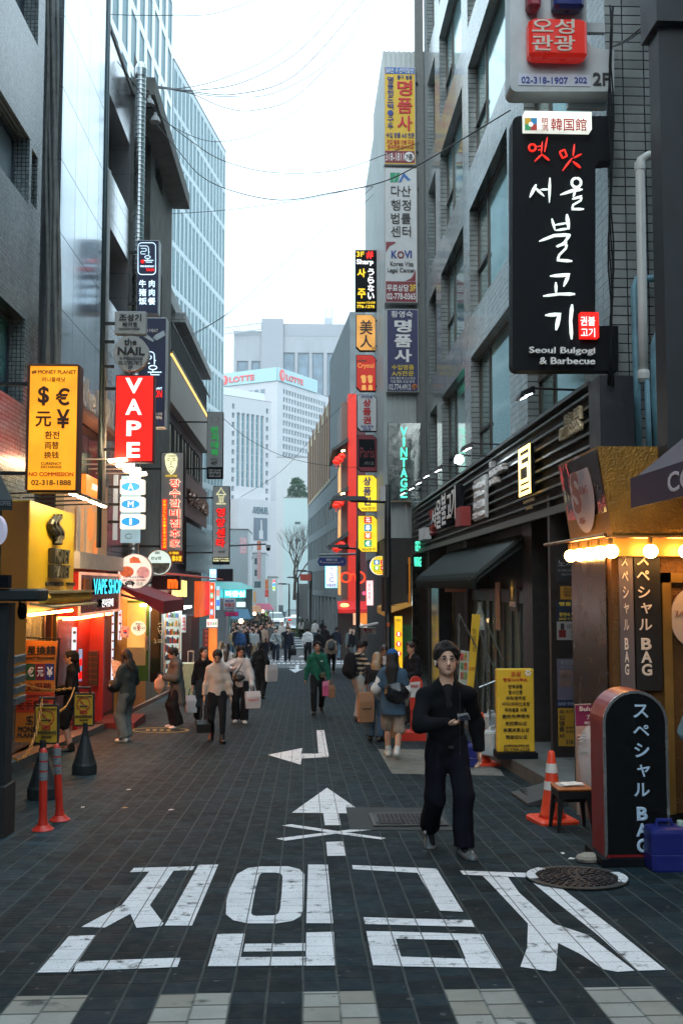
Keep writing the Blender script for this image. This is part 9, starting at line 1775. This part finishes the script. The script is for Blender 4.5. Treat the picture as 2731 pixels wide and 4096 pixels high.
for a in ((905,2790,'woman with long brown hair behind the white hoodie',HB,'long',WHT,175),(880,2770,'blond woman in a cream jacket behind the cream sweater',HBL,'long',BEI,150)):person(a[2],a[0],a[1],1.62,a[6],dict(pitch=10),('jacket',a[5],.04,.8,1.0),('trousers',BLK,.08,.95),(SHB,),(a[3],a[4],.25),True,face=False,h=.018)
# -- around the crossing
M_=dict(h=.024,face=False)
T,J=person('man in a pale grey sweatshirt and dark jeans stepping off the crossing',1103,2648,1.74,4,dict(**WALK,hr=(-.15,-.2,1.05)),('sweater',LGRY,.03,.84,.98),('trousers',NVY,.085,.95),(SHW,),(HAIRM,'short'),**M_);cross_strap(T,J,BLK,1,.02)
T,J=person('man in a dark suit with a hand at his mouth beside the pale sweatshirt',1150,2646,1.76,0,dict(**WALK2,hr=(-.03,-.17,1.50),er=(-1,0,-.6),hl=(.24,0,.82)),('jacket',NVY,.04,.80,1.0),('trousers',NVY,.085,.95),(SHB,),(HAIRM,'short'),**M_);bag('black holdall carried by the man in the dark suit',wpt(T,J['palml'])+Vector((0,0,.05)),.42,.2,.34,BLK,10,'holdall',.16)
T,J=person('man in a white shirt with a black shoulder bag walking away',1230,2650,1.78,180,dict(**WALK),('jacket',WHT,.045,.82,1.0),('trousers',BLK,.085,.95),(SHB,),(HAIRM,'short'),**M_);cross_strap(T,J,BLK,-1,.02);obj('shoulder_bag',MB().bbox(-.22,.1,.14,.26,.78,1.05,.03),BLK,T)
T,J=person('woman in a beige padded jacket with a grey backpack walking away',1325,2695,1.66,178,dict(**WALK2),('jacket',BEI,.05,.84,1.0),('trousers',BLK,.075,.85),(TANC,),(HAIRM,'bun'),True,**M_);backpack('charcoal backpack on the woman in the beige padded jacket',T,J,GRY,.19,.95,.02)
person('child in a pale grey top and beige trousers walking towards us',1380,2632,1.28,5,dict(**WALK,hl=(.1,-.2,.95),hr=(-.1,-.2,.95)),('sweater',LGRY,.035,.8,.98),('trousers',TANC,.09,.95),(SHW,),(HAIRM,'short'),**M_)
person('man in a bright blue shirt and pale jeans standing with his back to us',992,2612,1.80,180,dict(fl=(.1,0,0)),('tee',BLU,.04,.84,.35),('trousers',JNS,.095,.95),(SHW,),(HAIRM,'short'),**M_)
person('older man in a blue and grey jacket just left of the blue shirt'.replace(' left of',' beside'),962,2640,1.66,175,dict(lean=.05),('jacket',cloth('mid_blue',(.03,.08,.20)),.045,.8,1.0),('trousers',NVY,.085,.95),(SHB,),(mat('grey_hair',(.18,.17,.16),.5),'short'),**M_)
for i,(px,py,H,rz,c_,l,st,fem) in enumerate(((1275,2660,1.76,180,BLK,'man in a plain black coat walking away beside the beige jacket','short',0),(1300,2620,1.72,170,BLK,'person in black close behind the plain black coat','short',0),(1345,2640,1.74,160,NVY,'person in a navy coat past the charcoal backpack','short',0),(1415,2655,1.78,-20,BLK,'man in a black jumper beside the child','short',0),(1398,2645,1.74,30,GRY,'person in grey between the child and the black jumper','short',0),(1368,2610,1.74,60,BLK,'person in a black hooded jacket by the yellow post','short',0),(1030,2620,1.64,170,BEI,'woman in a dusty pink top with a black shoulder bag','long',1),(1018,2615,1.70,-60,BLK,'person in black raising a hand beside the blue shirt','short',0),(1000,2580,1.70,0,BLK,'woman with long dark hair and a white mask in black','long',1),(1068,2585,1.76,0,BLK,'man in a black coat striding over the crossing','short',0),(1050,2580,1.70,5,LGRY,'person in a grey cardigan next to the striding man','long',1),(1128,2590,1.76,0,WHT,'tall man in a white top with rucksack straps near the taxi','short',0),(1092,2590,1.70,0,WHT,'person in a white hooded top and mask near the taxi','short',0),(1150,2580,1.66,0,BEI,'woman in a beige trench coat near the taxi','mid',1),(1260,2575,1.76,180,WHT,'man in a white shirt with a thin bag strap far up the street','short',0),(1228,2560,1.70,180,GRY,'man in a dark grey jacket beside the hedge','short',0),(1205,2555,1.64,180,WHT,'woman in a white top and jeans beside the taxi','long',1),(1290,2570,1.72,175,BLK,'person in a black cap by the grey wall','short',0),(1305,2560,1.70,10,BEI,'person in a pale brown coat facing us by the grey wall','short',0),(1320,2575,1.72,100,NVY,'person in navy bending over a phone by the grey wall','short',0),(1333,2570,1.70,180,BLK,'person in black nearest the yellow post by the grey wall','short',0),(948,2610,1.66,10,WHT,'person in a white cap and pale top behind the older man','short',0))):
 person(l,px,py,H,rz,[WALK,WALK2,{}][i%3],('coat' if i in (13,18) else 'jacket',c_,.045,.55 if i in (13,18) else .8,1.0),('trousers',[BLK,NVY,JNS,GRY][i%4],.085,.95),(SHB,),((HAIRM if i%4 else HB),st,.25),bool(fem),h=.032,face=False,group='pedestrians around the crossing')
# someone at the picture edge in a pale blue jacket
person('person in a pale blue padded jacket cut off by the picture edge',2815,3420,1.55,100,dict(hl=(.2,-.2,1.0)),('coat',cloth('pale_blue_quilt',(.16,.27,.33)),.08,.45,1.0),('trousers',cloth('sky_cotton',(.30,.42,.55)),.1,1.),(SHW,),(HAIRM,'mid',.1),True,d=8.3,face=False)
# -- the far crowd: six figures, then copies of them
def simple(fem,ps,hairst):
 J=skeleton(1.7,ps,fem);s=J['s'];S=SDF((-.5,-.5,-.05),(.5,.5,1.8),.042);big=.03
 for k in 'lr':S.cap(J['H'+k],J['K'+k],.095,.08,.03,2);S.cap(J['K'+k],J['A'+k],.08,.07,.03,2);S.cap(J['A'+k],J['A'+k]+A_([0,-.14,-.04]),.05,.04,.02,4);S.cap(J['N']-A_([0,0,.06]),J['S'+k],.08,.075,.04,1);S.cap(J['S'+k],J['E'+k],.072,.065,.03,1);S.cap(J['E'+k],J['W'+k],.062,.05,.03,1);S.ell(J['palm'+k] if 'palm'+k in J else J['W'+k]-A_([0,0,.06]),(.04,.04,.07),None,.02,0)
 S.cap(J['P']-A_([0,0,.05]),J['C'],.16,.15,.05,1,.7);S.cap(J['C'],J['N']-A_([0,0,.08]),.15,.12,.05,1,.68);S.cap(J['N'],J['HC'],.05,.055,.03,0);c=J['HC'];S.ell(c,(.075,.09,.115),None,.02,0);S.ell(c+A_([0,.03,.04]),(.09,.10,.10),None,.01,3)
 if hairst:S.cap(c+A_([0,.07,0]),c+A_([0,.10,-.36]),.085,.07,.04,3,.6)
 V,Q,L=S.mesh();mb=MB();mb.v=V.tolist();mb.f=Q;mb.m=L;o=obj('person',mb,[SKIN,BLK,NVY,HAIRM,SHB],None,True); return o
FIG=[simple(f,p,h_) for f,p,h_ in ((0,WALK,0),(1,WALK2,1),(0,{},0),(1,WALK,1),(0,WALK2,0),(1,{},1))]
rnd=random.Random(17);TOPS=[('black',BLK),('black',BLK),('black',BLK),('charcoal',GRY),('navy',NVY),('white',WHT),('pale grey',LGRY),('beige',BEI),('brown',TANC),('denim blue',DNM),('black',BLK),('bright yellow green',mat('hi_vis',(.35,.7,.03),.6,var=0,emit=(.4,1,.05),es=.1))];BOTS=[('black trousers',BLK),('dark trousers',NVY),('pale jeans',JNS),('grey trousers',GRY),('tan trousers',TANC)]
seen={};PL=['by the cyan salon','under the hanging signs','in front of the orange stall','in front of the pink stall','behind the waiting cars','in the thick of the crowd','at the edge of the crowd','near the pink hair sign']
n=0
for row,dd in enumerate((55,58,61,64,67,70,73,77,81,85,89,94,100,107,115,124,135,148,162)):
 for c in range(6 if row<2 else 9):
  px=928+rnd.random()*10+(c+.2*(row%2))*(150-max(0,row-9)*7)/8.3+(max(0,row-7)*6.5)
  if row>8 and px>1086:px-=70
  k=rnd.randrange(6);o=FIG[k] if n<6 and n==k else FIG[k].copy()
  if o.name not in scene.collection.objects:scene.collection.objects.link(o)
  y=dd+rnd.uniform(-1.2,1.2);o.location=(at(px,2430,y).x,y,zg(y));o.rotation_euler.z=rnd.choice((0,0,pi,pi,.6,-.5,2.6));sc=rnd.uniform(.93,1.06);o.scale=(sc,sc,sc)
  tn,tm=TOPS[rnd.randrange(11) if (row,c) not in ((11,6),(13,6)) else 11];bn,bm=BOTS[rnd.randrange(5)];ht='long haired' if k%2 else 'short haired'
  for i,m in ((1,tm),(2,bm)):o.material_slots[i].link='OBJECT';o.material_slots[i].material=m
  pl=PL[0] if px<950 and row<7 else PL[7] if px<955 else PL[(2 if px<1035 else 3)] if row>11 else PL[4] if px>1070 else PL[1] if row>6 else PL[6] if px>1050 else PL[5]
  l='%s person in %s and %s %s'%(ht,tn,bn,pl);seen.setdefault(l,[]).append(o);tag(o,l,'person','pedestrians in the far crowd');n+=1
for o in FIG:
 if 'label' not in o:bpy.data.objects.remove(o)
# ------------------------------------------------------------------ the air
hz=MB().box(-70,70,-46,480,-6,128);HZ=bpy.data.materials.new('haze_air');HZ.use_nodes=True;n=HZ.node_tree;n.nodes.clear()
o_=n.nodes.new('ShaderNodeOutputMaterial');v_=n.nodes.new('ShaderNodeVolumePrincipled');v_.inputs['Color'].default_value=(.86,.92,.96,1);v_.inputs['Density'].default_value=.0005;v_.inputs['Anisotropy'].default_value=.2
n.links.new(v_.outputs[0],o_.inputs['Volume']);struct('haze',hz,HZ,'stuff')
